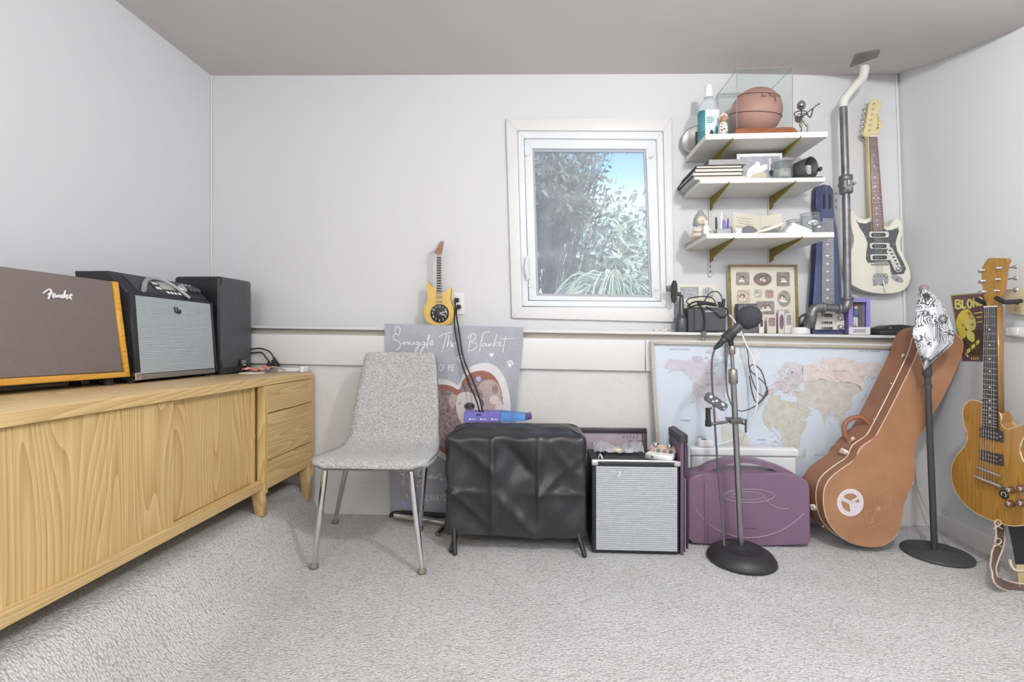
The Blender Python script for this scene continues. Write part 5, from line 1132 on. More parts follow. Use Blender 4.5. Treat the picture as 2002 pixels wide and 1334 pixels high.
# glass jar
def jar(name, lab, c, r, h, lid=None, group=None, taper=1.0):
    t = thing(name, lab, 'glass' if 'glass' in name or 'mug' in name else 'jar', c, group=group); mb = MB(M_clrg)
    mb.lathe([(r*.92*taper, 0), (r*taper, .004), (r, h), (r*.94, h), (r*.92*taper, .008), (.001, .008)], 24, M=Matrix.Translation(c)); mb.build('glass_wall', t)
    mb = MB(M_edge); mb.tube([V(c)+V((r*math.cos(a), r*math.sin(a), h)) for a in [k*math.pi/12 for k in range(24)]], .0012, 4, closed=True); mb.build('rim', t)
    if lid: mb = MB(lid); mb.lathe([(r*1.03, h-.004), (r*1.05, h+.002), (r*1.03, h+.008), (.001, h+.010)], 24, M=Matrix.Translation(c)); mb.build('lid', t)
    return t
jc = V((P(1530, 340, 2.36).x, 2.36, Z)); jt = jar('storage_jar', 'round glass jar with a clear lid on the middle shelf', jc, .043, .088, glass('jar_lid_glass', (240, 242, 242), haze=.3))
mb = MB(mat('jar_filling', (196, 190, 182), .5, var=(60, .3))); mb.lathe([(.036, .009), (.036, .05), (.001, .058)], 18, M=Matrix.Translation(jc)); mb.build('contents', jt)
# black leather tube case lying on its side
c = V((P(1572, 330, 2.36).x, 2.345, Z+.048)); t = thing('leather_tube', 'open black leather tube case lying on its side at the right of the middle shelf', 'case', (c.x, c.y, Z))
Mr = Matrix.Translation(c) @ Matrix.Rotation(.35, 4, 'Z') @ Matrix.Rotation(math.pi/2, 4, 'X')
mb = MB(mat('black_leather', (58, 58, 60), .5, bump=(80, .2))); mb.lathe([(.030, -.16), (.044, -.10), (.050, .03), (.046, .03), (.040, -.10), (.001, -.15)], 24, M=Mr @ Matrix.Scale(.84, 4, (1, 0, 0))); mb.build('tube', t)
mb = MB(mat('grey_card', (176, 176, 172), .6)); mb.box((-.012, -.012, .015), (.022, .042, .03), .002, Mr); mb.build('grey_insert', t)
mb = MB(_m['black_leather']); mb.box(c+V((.048, -.03, -.01)), (.012, .02, .018), .003); mb.build('buckle', t)
mb = MB(_m['black_leather']); mb.span((c.x-.05, 2.314, Z+.0005), (c.x+.06, 2.345, Z+.004), .001); mb.build('flap', t)
# ---------------------------------------------------------------- lowest shelf
Z = SZ[2]; g5 = lambda x, y, Y=2.33: P(x, y, Y)
# gnome
c = V((P(1370, 460, 2.36).x, 2.36, Z)); t = thing('garden_gnome', 'pale ceramic gnome with a grey pointed hood at the left of the lowest shelf', 'figurine', c)
M_cer = mat('ceramic_cream', (222, 212, 198), .5, var=(30, .06)); M_hood = mat('gnome_hood', (146, 156, 152), .6)
mb = MB(M_cer); mb.lathe([(.046, 0), (.046, .012), (.036, .035), (.022, .055), (.001, .06)], 20, M=Matrix.Translation(c)); mb.build('body', t)
mb = MB(M_hood); mb.lathe([(.030, .050), (.034, .068), (.031, .090), (.020, .113), (.006, .132), (.001, .135)], 20, M=Matrix.Translation(c+V((0, .006, 0)))); mb.build('hood', t)
mb = MB(mat('gnome_face', (214, 200, 182), .5)); mb.ball(c+V((-.002, -.014, .078)), .023, 14, sc=(1, .8, 1)); mb.ball(c+V((-.002, -.034, .074)), .005, 8); mb.build('face', t)
for s_ in (-1, 1): mb = MB(M_cer); mb.tube(crv([c+V((s_*.03, -.01, .045)), c+V((s_*.036, -.03, .03)), c+V((s_*.008, -.045, .026))], 4), .009, 8); mb.build('arm', t)
# small white squeeze bottle
c = V((P(1382, 452, 2.275).x, 2.285, Z)); t = thing('squeeze_bottle', 'small white squeeze bottle in front of the gnome', 'bottle', c)
mb = MB(M_logo); mb.lathe([(.013, 0), (.0135, .004), (.0135, .03), (.010, .040), (.007, .044)], 14, M=Matrix.Translation(c)); mb.build('bottle_body', t); mb = MB(M_logo); mb.lathe([(.008, .044), (.008, .060), (.006, .064), (.001, .065)], 14, M=Matrix.Translation(c)); mb.build('cap', t)
# pen holder with pens
c = V((P(1413, 455, 2.33).x, 2.34, Z)); t = thing('desk_caddy', 'small clear desk caddy at the left of the lowest shelf', 'caddy', c)
mb = MB(glass('caddy_plastic', (222, 222, 220), haze=.45)); mb.span(c+V((-.032, -.024, 0)), c+V((.034, .024, .034)), .004); mb.build('tub', t)
for i, (dx, dy, h, tx, r_, c_, lab) in enumerate(((-.022, .004, .082, -.004, .0055, (52, 50, 52), 'black pen in the desk caddy'), (-.006, -.002, .105, .004, .0055, (232, 230, 224), 'tall white pen in the desk caddy'), (.008, .0, .066, .0, .009, (112, 112, 196), 'purple marker in the desk caddy'), (.017, .006, .088, .003, .004, (196, 176, 150), 'thin brass pen in the desk caddy'), (.024, -.002, .074, .004, .0045, (70, 80, 150), 'dark blue pen in the desk caddy'))):
    p = c+V((dx, dy, .012)); pt = thing('pen', lab, 'pen', p, group='pens in the desk caddy'); e = p+V((tx, 0, h))
    mb = MB(mat('pen_%d' % i, c_, .4)); mb.tube([p, p.lerp(e, .7)], r_, 8); mb.build('barrel', pt); mb = MB(_m['pen_%d' % i]); mb.tube([p.lerp(e, .7), p.lerp(e, .95), e], [r_, r_*.8, r_*.3], 8); mb.build('tip', pt)
# open greeting card
t = thing('greeting_card', 'open cream greeting card standing on the lowest shelf', 'card', (P(1460, 455, 2.43).x, 2.43, Z)); M_card = mat('card_cream', (216, 211, 196), .7)
a, b, c_ = P(1433, 455, 2.42), P(1487, 455, 2.47), P(1528, 455, 2.42); zt1, zt2 = P(1433, 414, 2.42).z, P(1487, 423, 2.47).z
mb = MB(M_card); mb.prism([V((a.x, a.y, Z+.001)), V((b.x, b.y, Z+.001)), V((b.x, b.y, zt2)), V((a.x, a.y, zt1))], (0, .002, 0)); mb.build('left_leaf', t)
mb = MB(M_card); mb.prism([V((b.x+.001, b.y, Z+.001)), V((c_.x, c_.y, Z+.001)), V((c_.x, c_.y, zt2)), V((b.x+.001, b.y, zt2))], (0, .002, 0)); mb.build('right_leaf', t)
mb = MB(M_ink)
for k in range(6): y = lerp(zt1, Z, .2+.1*k); mb.ribbon([(.12+.05*(k % 3), y), (.7-.04*(k % 2), y-.004)], .0012, lambda u, z: V((lerp(a.x, b.x, u), lerp(a.y, b.y, u)-.0008, z)))
mb.build('handwriting', t)
# mouse, jar lid, booklet, white box, mugs
c = V((P(1464, 452, 2.30).x, 2.315, Z)); mb = MB(mat('mouse_grey', (104, 104, 108), .5))
vs = [(-.042, 0), (.044, 0), (.036, .018), (.016, .036), (-.006, .042), (-.028, .030)]; mb.prism([c+V((x, -.028, z)) for x, z in vs], (0, .056, 0), 0, .008, seg=3); solo(mb, 'computer_mouse', 'charcoal domed computer mouse in front of the greeting card', 'mouse', c)
c = V((P(1444, 453, 2.275).x, 2.28, Z)); t = thing('screw_jar', 'tiny white screw-top jar at the front edge of the lowest shelf', 'jar', c)
mb = MB(M_wplast); mb.lathe([(.015, 0), (.016, .003), (.016, .010)], 18, M=Matrix.Translation(c)); mb.build('pot', t); mb = MB(M_logo); mb.lathe([(.0175, .010), (.0175, .020), (.016, .022), (.001, .022)], 18, M=Matrix.Translation(c)); mb.build('lid', t)
c = V((P(1508, 445, 2.40).x, 2.40, Z)); jar('glass_dish', 'shallow round glass dish behind the tilted booklet', c, .041, .052)
t = thing('tilted_booklet', 'thin cream booklet propped at a slant on the lowest shelf', 'booklet', (P(1500, 457, 2.29).x, 2.30, Z)); p = lambda x, y: P(x, y, 2.285)
q = [p(1471, 457), p(1478, 454), p(1532, 434), p(1529, 441), p(1500, 452)]
for v_ in q: v_.z = max(v_.z, Z+.001)
mb = MB(M_card); mb.prism(q, (0, .07, .0), 0, .001); mb.build('pages', t)
mb = MB(mat('card_edge', (176, 168, 150), .7)); a_, b_ = p(1480, 457.5), p(1533, 456); a_.z = b_.z = Z+.002; mb.tube([a_, b_], .0018, 5); mb.build('loose_leaf', t)
t = thing('white_carton', 'small white carton tipped on its side on the lowest shelf', 'box', (P(1560, 456, 2.31).x, 2.32, Z)); q = [p(1536, 453), p(1552, 435), p(1587, 450), p(1585, 458), p(1538, 457)]
for v_ in q: v_.z = max(v_.z, Z+.001)
mb = MB(M_wplast); mb.prism(q, (0, .07, 0), 0, .003); mb.build('carton_body', t); mb = MB(M_logo); mb.prism([p(1550, 435), p(1588, 450.5), p(1586, 456), p(1546, 439)], (0, -.002, 0), 0, .0005); mb.build('flap', t)
def mug(lab, px, Y, r, h, body, logo_w):
    c = V((P(px, 450, Y).x, Y, Z)); t = jar('logo_mug', lab, c, r, h, group=None); t['category'] = 'mug'
    mb = MB(M_logo, M_ink); fn = lambda o: (lambda x, y: c+V(((r+o)*math.sin(x/r), -(r+o)*math.cos(x/r), y)))
    def el(a, b, o, mi):
        rows = [[(lerp(-1, 1, i/12)*a, s_*b*math.sqrt(max(0, 1-lerp(-1, 1, i/12)**2))) for i in range(13)] for s_ in (-1, 1)]
        vs = [fn(o)(x-.004, h*.55+y) for rw in rows for x, y in rw]; mb.add(vs, [(i, i+1, 14+i, 13+i) for i in range(12)], mi)
    el(logo_w, logo_w*.52, .0008, 1); el(logo_w*.9, logo_w*.44, .0014, 0); mb.text(body, -.004, h*.55-logo_w*.2, logo_w*.6, fn(.002), 1, center=True, maxw=logo_w*1.4)
    mb.build('printed_logo', t); return t
mug('clear beer mug with a black oval JETS logo at the right of the lowest shelf', 1583, 2.36, .040, .105, 'JETS', .026)
mug('clear tumbler with a striped S logo beside the logo mug', 1553, 2.47, .036, .10, 'S', .020)
mug('small shot glass with a ring logo at the right end of the lowest shelf', 1598, 2.30, .022, .052, 'O', .010)
# papers sticking out at the left end
for i, (z, dx, lab) in enumerate(((0.0, 0, 'cream paper lying under the gnome and overhanging the shelf end'), (.004, .012, 'folded cream letter on top of the overhanging paper'))):
    mb = MB(M_card); mb.prism([V((.748+dx, 2.40, Z+.0008+z)), V((.80+dx, 2.40, Z+.0008+z)), V((.80+dx, 2.555, Z+.0008+z)), V((.745+dx, 2.555, Z+.0008+z))], (0, 0, .003), 0, .0005); solo(mb, 'loose_paper', lab, 'paper', (.77+dx, 2.5, Z+z), 'papers under the gnome')
# ================================================================== THINGS ON THE LEDGE
def LZ(x): return ledge_z(x)
def onledge(px, Y): x = P(px, 650, Y).x; return V((x, Y, LZ(x)))
# dark clip-on fan
Yv = 2.50; b = onledge(1332, Yv); f7 = lambda x, y, Y=Yv: P(x, y, Y)
t = thing('clip_holder', 'dark metal gadget holder with a swivel clip at the left end of the ledge', 'holder', b); M_gm = mat('gunmetal_satin', (84, 85, 90), .35, .4)
mb = MB(M_gm); zb0 = b.z; mb.lathe([(.030, 0), (.031, .003), (.031, .068), (.029, .072), (.026, .074), (.022, .086), (.014, .10), (.012, .17), (.009, .186), (.001, .188)], 24, M=Matrix.Translation(b)); mb.build('stand', t)
mb = MB(M_gm); top = b+V((0, 0, .186)); mb.ball(top+V((-.012, -.005, .006)), .011, 12); mb.build('ball_joint', t)
mb = MB(M_dark); mb.prism([f7(*q, Yv-.02) for q in [(1314, 556), (1317, 548.5), (1322, 548.5), (1324.5, 556), (1323, 588), (1319, 593), (1315, 590), (1313, 580)]], (0, .02, 0), 0, .004); mb.build('clip_plate', t)
mb = MB(M_gm); mb.prism([f7(*q, Yv-.014) for q in [(1303, 559), (1314, 558), (1314, 570), (1304, 570)]], (0, .012, 0), 0, .003); mb.build('clip_tab', t)
# cream card with a sketch and a round stamp
t = thing('cream_card', 'cream card with a grey sketch and round stamp behind the small speaker', 'card', onledge(1362, 2.55)); f8 = lambda x, y, o=0: P(x, y, 2.555-o)
pts = [f8(1325, 556), f8(1400, 557), f8(1402, 648), f8(1326, 648)]
for p in pts[2:]: p.z = LZ(p.x)+.001
mb = MB(mat('cream_paper', (228, 226, 206), .7)); mb.prism(pts, (0, .003, 0)); cd = mb.build('sheet', t)
mb = MB(mat('sketch_grey', (176, 178, 182), .7, var=(70, .25)), mat('stamp_grey', (186, 188, 190), .7), M_ink)
mb.poly([f8(*q, .001) for q in [(1330, 561), (1366, 561), (1366, 584), (1330, 584)]], 0); mb.poly([f8(q[0], q[1], .001) for q in circ(1384, 573, 12, 12, 24)], 1)
mb.ribbon([(1380, 566), (1379, 574)], 1, lambda x, y: f8(x, y, .0016), 2); mb.ribbon([(1385, 565), (1383, 577)], 1, lambda x, y: f8(x, y, .0016), 2); child(mb, 'sketch', cd, t)
# small black speaker with a tangle of leads on it
x0 = P(1346, 640, 2.46).x; x1 = P(1421, 640, 2.46).x; y0, y1 = 2.463, 2.548; z0 = LZ(x0)+.001; z1 = P(1380, 601, 2.46).z
t = thing('small_speaker', 'small black box speaker on the ledge under tangled leads', 'speaker', ((x0+x1)/2, 2.5, z0)); M_spk = mat('speaker_charcoal', (62, 63, 66), .5)
mb = MB(M_spk); mb.span((x0, y0+.004, z0), (x1, y1, z1), .006); mb.build('cabinet', t)
mb = MB(mat('speaker_cloth', (82, 83, 87), .8, bump=(500, .2))); mb.span((x0+.030, y0-.003, z0+.006), (x1-.005, y0+.006, z1-.006), .005); gl_ = mb.build('grille', t)
mb = MB(M_logo); q = lambda x, y: P(x, y, y0-.0036); mb.ribbon([(p.x, p.y) for p in crv([(1379, 608), (1382, 610), (1385, 607.5), (1389, 610), (1392, 608), (1396, 610), (1400, 608)], 4)], 1.4, q); child(mb, 'name_script', gl_, t)
random.seed(12)
def lead(name, lab, pts, r, m_): mb = MB(m_); mb.tube(crv(pts, 7), r, 7); return solo(mb, name, lab, 'cable', pts[-1])
Yt = 2.49; z_ = z1
lead('tangled_lead', 'black lead bundled on top of the small speaker and hanging over its front', [P(1402, 598, 2.50), P(1385, 592, 2.50), P(1360, 590, 2.50), P(1345, 598, 2.48), P(1350, 600, 2.455), P(1364, 597, 2.452), P(1374, 606, 2.450), P(1378, 630, 2.449), P(1376, 648, 2.43), P(1376, 655, 2.425)], .0042, M_dark)
lead('tangled_lead', 'thin black lead arching high over the small speaker', [P(1350, 597, 2.48), P(1342, 590, 2.48), P(1350, 583, 2.49), P(1372, 580, 2.50), P(1390, 582, 2.50), P(1398, 590, 2.49), P(1396, 598, 2.48)], .0028, M_dark)
lead('tangled_lead', 'grey lead looping up behind the small speaker', [P(1376, 592, 2.51), P(1386, 575, 2.51), P(1398, 570, 2.51), P(1408, 575, 2.51), P(1412, 588, 2.50), P(1410, 598, 2.50)], .0034, _m['cable_grey'])
lead('tangled_lead', 'black lead sagging across the top right of the small speaker', [P(1380, 600, 2.455), P(1396, 608, 2.45), P(1408, 619, 2.448), P(1420, 617, 2.45), P(1422, 606, 2.47), P(1412, 600, 2.49)], .0036, M_dark)
mb = MB(M_dark); mb.tube([P(1364, 594, 2.47), P(1380, 593, 2.47), P(1398, 596, 2.48)], .009, 10); mb.tube([P(1406, 590, 2.49), P(1409, 600, 2.49)], [.007, .010], 8); mb.tube([P(1416, 585, 2.49), P(1412, 601, 2.49)], [.006, .012], 8)
solo(mb, 'jack_plugs', 'bundle of dark plugs lying on the small speaker', 'plug', P(1390, 600, 2.48))
mb = MB(mat('plug_grey', (104, 104, 106), .5), M_steel); a = P(1376, 650, 2.424); mb.box(a+V((0, 0, -.008)), (.022, .016, .028), .004); mb.tube([a+V((-.005, 0, -.02)), a+V((-.006, 0, -.042))], .0028, 5, 1); mb.tube([a+V((.006, 0, -.02)), a+V((.006, 0, -.042))], .0028, 5, 1)
solo(mb, 'hanging_plug', 'grey two-pin plug dangling below the ledge edge', 'plug', a+V((0, 0, -.042)))
# crumpled paper strip
random.seed(31); c = onledge(1300, 2.46); mb = MB(M_paper); mb.grid(lambda u, v: c+V((lerp(-.05, .045, u), lerp(-.01, .05, v), .004+random.uniform(0, .010))), 10, 4, 0, False); solo(mb, 'crumpled_paper', 'crumpled strip of paper on the ledge below the window corner', 'paper', c)
# ---------------------------------------------------------------- photo collage
Yg = 2.535; fg_ = lambda x, y, o=0: P(x, y, Yg-o)
t = thing('photo_collage', 'cream collage frame holding a dozen family photos on the ledge', 'photo frame', onledge(1492, Yg)); q = [(1423, 518), (1557, 518), (1561, 653), (1427, 653)]; pts = [fg_(*p) for p in q]
for p in pts[2:]: p.z = LZ(p.x)+.001
mb = MB(mat('mat_cream', (216, 211, 196), .5)); mb.prism(pts, (0, .008, 0)); mt = mb.build('mount', t)
qi = [(1427, 522), (1553, 522), (1556, 650), (1431, 650)]; M_gf = mat('antique_gold', (140, 118, 76), .45, .3, var=(60, .25))
for i in range(4):
    j = (i+1) % 4; mb = MB(M_gf); a, b_ = fg_(*qi[i]), fg_(*qi[j])
    if i == 2: a.z = pts[2].z+.008; b_.z = pts[3].z+.008
    if i == 1: b_.z = pts[2].z+.008
    if i == 3: a.z = pts[3].z+.008
    mb.prism([pts[i], pts[j], b_, a], (0, -.008, 0), 0, .001); mb.build('frame_bar', t)
cols = [(150, 142, 134), (120, 114, 106), (140, 132, 126), (196, 182, 164), (186, 184, 172), (172, 140, 140), (150, 146, 140), (146, 132, 134), (120, 116, 118), (176, 160, 160), (160, 152, 150), (170, 164, 156)]
# (cx, cy, half w, half h, oval?) in px
slots = [(1452, 545, 13, 13, 0), (1491, 546, 18, 13, 1), (1531, 546, 13, 14, 0), (1454, 580, 13, 13, 0), (1482, 574, 8, 8, 0), (1504, 575, 8, 8, 0), (1533, 584, 13, 16, 1), (1496, 602, 18, 13, 0), (1458, 618, 12, 13, 0), (1531, 618, 12, 12, 0)]
random.seed(17)
for i, (cx, cy, a, b_, ov) in enumerate(slots):
    base = cols[i]; mb = MB(mat('photo_%d' % i, base, .35, var=(45, .3)), mat('photo_skin', (214, 190, 170), .5), mat('photo_cloth', (226, 222, 216), .5), mat('photo_hair', (84, 74, 70), .6), mat('photo_rose', (170, 116, 122), .6))
    o_ = circ(cx, cy, a, b_, 24) if ov else rrect(cx-a, cy-b_, cx+a, cy+b_, 3); mb.poly([fg_(x, y, .001) for x, y in o_], 0)
    for s_ in range(1 if a < 10 else 2):      # a sitter: hair, face, shoulders
        ox = cx+random.uniform(-.35, .35)*a; oy = cy+random.uniform(-.25, .05)*b_; rr = .24*min(a, b_)
        bodyc = random.choice((2, 4, 2))
        mb.poly([fg_(x, y, .0013+.0004*s_) for x, y in circ(ox, oy+rr*2.2, rr*1.9, rr*1.6, 14, math.pi, 2*math.pi, False)], bodyc); mb.poly([fg_(x, y, .0015+.0004*s_) for x, y in circ(ox, oy-.2*rr, rr*1.25, rr*1.3, 14)], 3); mb.poly([fg_(x, y, .0017+.0004*s_) for x, y in circ(ox, oy+.15*rr, rr*.9, rr, 14)], 1)
    child(mb, 'photo', mt, t)
# things standing in front of the collage
x0, x1 = P(1443, 640, 2.475).x, P(1481, 640, 2.475).x; z0 = LZ(x0)+.001; z1 = P(1460, 594, 2.475).z
t = thing('grey_carton', 'upright charcoal grey carton behind the microphone on the ledge', 'box', ((x0+x1)/2, 2.49, z0))
mb = MB(mat('carton_charcoal', (98, 98, 104), .5)); mb.span((x0, 2.472, z0), (x1, 2.515, z1-.004), .002); mb.build('carton_body', t); mb = MB(mat('carton_lid', (108, 108, 114), .5)); mb.span((x0-.001, 2.471, z1-.0035), (x1+.001, 2.516, z1), .001); mb.build('top_flap', t)
for i, (xa, xb, yt, c_, pc, lab) in enumerate(((1484, 1494, 622, (224, 222, 214), (70, 66, 70), 'tiny white picture stand right of the charcoal carton'), (1500, 1518, 619, (206, 202, 190), (150, 128, 134), 'small grey framed picture before the collage, between two others'), (1522, 1534, 607, (208, 204, 198), (120, 96, 116), 'small frame with an oval purple picture before the collage'), (1535, 1549, 613, (214, 212, 204), (150, 146, 146), 'small frame with a dark head picture at the collage right corner'))):
    Yi = 2.50-.008*(i % 2); a, b_ = P(xa, 640, Yi).x, P(xb, 640, Yi).x; z0 = LZ(a)+.001; z1 = P(xa, yt, Yi).z; t = thing('picture_stand', lab, 'photo frame', ((a+b_)/2, Yi, z0), group='small frames before the collage')
    mb = MB(mat('mini_frame_%d' % i, c_, .5)); mb.span((a, Yi, z0), (b_, Yi+.010, z1), .002); mb.build('frame', t); h_ = z1-z0
    mb = MB(mat('mini_photo_%d' % i, pc, .5, var=(90, .4))); mb.prism([V((x, Yi-.0002, z)) for x, z in (rrect(a+.006, z0+h_*.42, b_-.006, z1-.006, .003) if i != 2 else circ((a+b_)/2, z0+h_*.5, (b_-a)*.36, h_*.33))], (0, -.0008, 0)); mb.build('picture', t)
c = onledge(1565, 2.475); t = thing('tape_roll', 'white roll of tape lying flat on the ledge right of the collage', 'tape', c)
mb = MB(M_wplast); mb.lathe([(.024, 0), (.041, 0), (.042, .002), (.042, .030), (.041, .032), (.024, .032), (.024, 0)], 32, M=Matrix.Translation(c)); mb.build('tape', t); mb = MB(M_card); mb.lathe([(.021, .001), (.0238, .001), (.0238, .033), (.021, .033), (.021, .001)], 24, M=Matrix.Translation(c)); mb.build('core', t)
# ================================================================== LAP STEEL GUITAR
Ys = 2.505
def ys_(py): return 2.478+.055*(650-py)/290       # leans back against the wall
l6 = lambda x, y, o=0: P(x, y, ys_(y)-o)
t = thing('lap_steel_guitar', 'dark blue lap steel guitar leaning upright behind the iron pipe', 'lap steel guitar', onledge(1620, 2.49))
M_navy = mat('navy_lacquer', (76, 84, 122), .25, coat=.5, var=(7, .3)); M_fretb = mat('fret_grey', (140, 142, 150), .4); M_slv = mat('nickel', (196, 198, 202), .25, .8)
o6 = [(1596, 370), (1600, 363), (1612, 360.5), (1624, 363), (1629, 371), (1630, 427), (1637, 448), (1640, 490), (1646, 583), (1648, 647), (1589, 648), (1590, 592), (1597, 480), (1601, 450), (1601, 427), (1595, 403)]
pts = [l6(*p) for p in o6]
for p in pts[9:11]: p.z = LZ(p.x)+.002
mb = MB(M_navy, mat('navy_side', (40, 46, 74), .3)); mb.prism(pts, (-.006, .034, 0), 0, .003, 1); bd = mb.build('body', t)
mb = MB(M_fretb); mb.prism([l6(*p, .0005) for p in [(1608, 427), (1629, 427), (1630.5, 594), (1606, 594)]], (0, -.003, 0), 0, .0005); fb = mb.build('fretboard', t)
for k in range(31):
    y = 594-167*(1-2**(-k/13)) *1.22
    if y < 429: break
    mb = MB(M_slv); xa = lerp(1606, 1608, (594-y)/167); xb = lerp(1630.5, 1629, (594-y)/167); mb.prism([l6(xa, y, .004), l6(xb, y, .004), l6(xb, y+.9, .004), l6(xa, y+.9, .004)], (0, -.001, 0)); child(mb, 'fret', fb, t)
for k, y in enumerate((478, 500, 516, 531, 548, 566, 583)):
    mb = MB(M_logo); mb.poly([l6(*p, .0046) for p in [(1614, y), (1618, y-2.5), (1622.5, y), (1618, y+2.5)]]); child(mb, 'inlay', fb, t)
for k in range(6):
    mb = MB(M_slv); x = 1609.5+3.6*k; mb.tube([l6(x, 428, .008), l6(x+.4, 600, .012)], .0006, 4); mb.build('string', t)
mb = MB(mat('slot_dark', (40, 44, 62), .4)); 
for x in (1611, 1622): mb.prism([l6(*p, .0006) for p in [(x-1.6, 380), (x+2.4, 380), (x+2.4, 408), (x-1.6, 408)]], (0, -.002, 0))
mb.build('headstock_slots', t)
mb = MB(M_slv); mb.tube([l6(p.x, p.y, .003) for p in crv([(1609, 371), (1612, 366), (1617, 367), (1614, 371), (1618, 374)], 4)], .0016, 5); mb.build('head_emblem', t)
for sx, xs in ((-1, 1596), (1, 1632)):
    for y in (378, 392, 405):
        mb = MB(M_slv); a = l6(xs-sx*3, y, -.016); b_ = l6(xs+sx*3, y, -.016); mb.tube([a, b_], .0022, 6); mb.ball(b_, .0055, 8, sc=(.7, 1, 1.3)); mb.build('tuning_peg', t)
mb = MB(mat('bone_plate', (206, 204, 198), .4)); pp = [l6(*p, .001) for p in [(1592, 618), (1600, 608), (1638, 608), (1648, 618), (1648, 645), (1591, 645)]]; mb.prism(pp, (0, -.012, 0), 0, .003); pl = mb.build('control_plate', t)
for y0_, y1_, w in ((613, 621, 14), (628, 634, 13), (639, 645, 14)):
    mb = MB(M_slv, M_ink); mb.prism([l6(*p, .0135) for p in [(1618-w, y0_), (1618+w-4, y0_), (1618+w-4, y1_), (1618-w, y1_)]], (0, -.004, 0), 0, .002)
    for k in range(6): mb.prism([l6(*p, .018) for p in [(1606.5+k*3.6, y0_+1), (1608.3+k*3.6, y0_+1), (1608.3+k*3.6, y1_-1), (1606.5+k*3.6, y1_-1)]], (0, -.001, 0), 1)
    child(mb, 'pickup', pl, t)
for y in (622, 640):
    mb = MB(M_slv); c = l6(1642, y, .013); mb.lathe([(.013, 0), (.011, .014), (.001, .016)], 14, M=Matrix.Translation(c) @ Matrix.Rotation(math.pi/2, 4, 'X')); child(mb, 'knob', pl, t)
# ================================================================== IRON PIPE
M_iron = mat('galvanised_iron', (120, 121, 124), .38, .55, var=(25, .2)); M_wrap = mat('pipe_wrap', (222, 220, 216), .7, bump=(40, .5)); Yp = 2.405
k_ = lambda x, y, Y=Yp: P(x, y, Y)
cpx = k_(1690, 113, 2.41)
t = thing('iron_pipe', 'iron gas pipe with a valve and white-wrapped upper bend, running from ceiling to ledge', 'pipe', k_(1600, 640, 2.5))
mb = MB(M_iron); mb.tube([k_(1648.5, 205), k_(1653, 350)], .0165, 18); mb.build('upper_pipe', t)
mb = MB(M_iron); mb.tube([k_(1654, 375), k_(1657, 588)], .0165, 18); mb.build('lower_pipe', t)
top_ = k_(1690, 115, 2.405); zc = ceil_z(top_.x, top_.y); top_.z = zc+.004
mb = MB(M_wrap); mb.tube(crv([k_(1648.5, 210), k_(1650, 196), k_(1658, 184), k_(1674, 166), k_(1686, 152), k_(1690, 138), k_(1690, 125), top_], 5), [.0185]*2+[.0200, .019, .0205, .0190, .0205]*6+[.0195]*4, 16); mb.build('wrapped_bend', t)
pz = lambda x, y: V((P(x, y, 2.4).x, 0, 0))
def onceil(px, py):
    q = P(px, py, 2.4)
    for _ in range(12): q = PZ(px, py, ceil_z(q.x, q.y))
    return q
mb = MB(mat('grey_tin', (128, 126, 122), .5, .3, var=(30, .25))); pl_ = [onceil(*p) for p in [(1671, 106), (1720, 97), (1716, 110), (1662, 130)]]; mb.prism([p+V((0, 0, -.001)) for p in pl_], (0, 0, -.004)); mb.build('ceiling_plate', t)
def collar(mb, c, d, r, L, n=8): mb.tube([c-d*L/2, c-d*L/2*.8, c+d*L/2*.8, c+d*L/2], [r*.85, r, r, r*.85], n)
dn = (k_(1657, 588)-k_(1648.5, 205)).normalized()
mb = MB(M_iron); collar(mb, k_(1653.2, 349), dn, .030, .028); collar(mb, k_(1654, 373), dn, .029, .030); mb.ball(k_(1653.5, 361), .031, 18, sc=(1.05, 1, .9)); mb.build('valve_body', t)
mb = MB(mat('valve_face', (150, 150, 150), .4, .5)); c = k_(1660, 361, Yp-.03); mb.prism([c+V((x, 0, z)) for x, z in [(-.02, .024), (.012, .026), (.030, .006), (.026, -.004), (.010, -.012), (.004, -.034), (-.006, -.036), (-.012, -.016), (-.024, -.006)]], (0, .02, 0), 0, .004); mb.box(c+V((-.004, -.005, .008)), (.012, .012, .026), .003); mb.cyl(c+V((.022, -.004, .004)), c+V((.022, -.010, .004)), .006); mb.cyl(c+V((-.001, -.004, -.026)), c+V((-.001, -.010, -.026)), .006); mb.build('valve_lever', t)
e1, e2, e3 = k_(1657, 588), k_(1655, 600), k_(1640, 603)
mb = MB(M_iron); mb.tube(crv([k_(1657, 582), k_(1657, 592), k_(1652, 602), k_(1641, 604)], 5), .021, 16); collar(mb, k_(1657, 584), dn, .026, .016); collar(mb, k_(1640, 604), V((1, 0, 0)), .026, .014, 12); mb.build('elbow', t)
mb = MB(M_iron); mb.tube([k_(1645, 604), k_(1605, 602)], .0165, 16); mb.build('cross_pipe', t)
mb = MB(M_iron); mb.tube(crv([k_(1612, 602), k_(1600, 601), k_(1590, 607), k_(1587, 618)], 5), .022, 16); collar(mb, k_(1609, 602), V((1, 0, 0)), .026, .014, 12); mb.build('elbow', t)
mb = MB(M_iron); mb.tube(crv([k_(1587, 616), k_(1586, 630, Yp+.01), k_(1581, 636, 2.47), k_(1577, 632, 2.55), k_(1577, 632, YU)], 5), .021, 16); mb.build('wall_elbow', t)
mb = MB(M_iron); mb.lathe([(.046, 0), (.046, .006), (.024, .012)], 24, M=Matrix.Translation(k_(1577, 630, YU)) @ Matrix.Rotation(math.pi/2, 4, 'X')); mb.build('wall_flange', t)
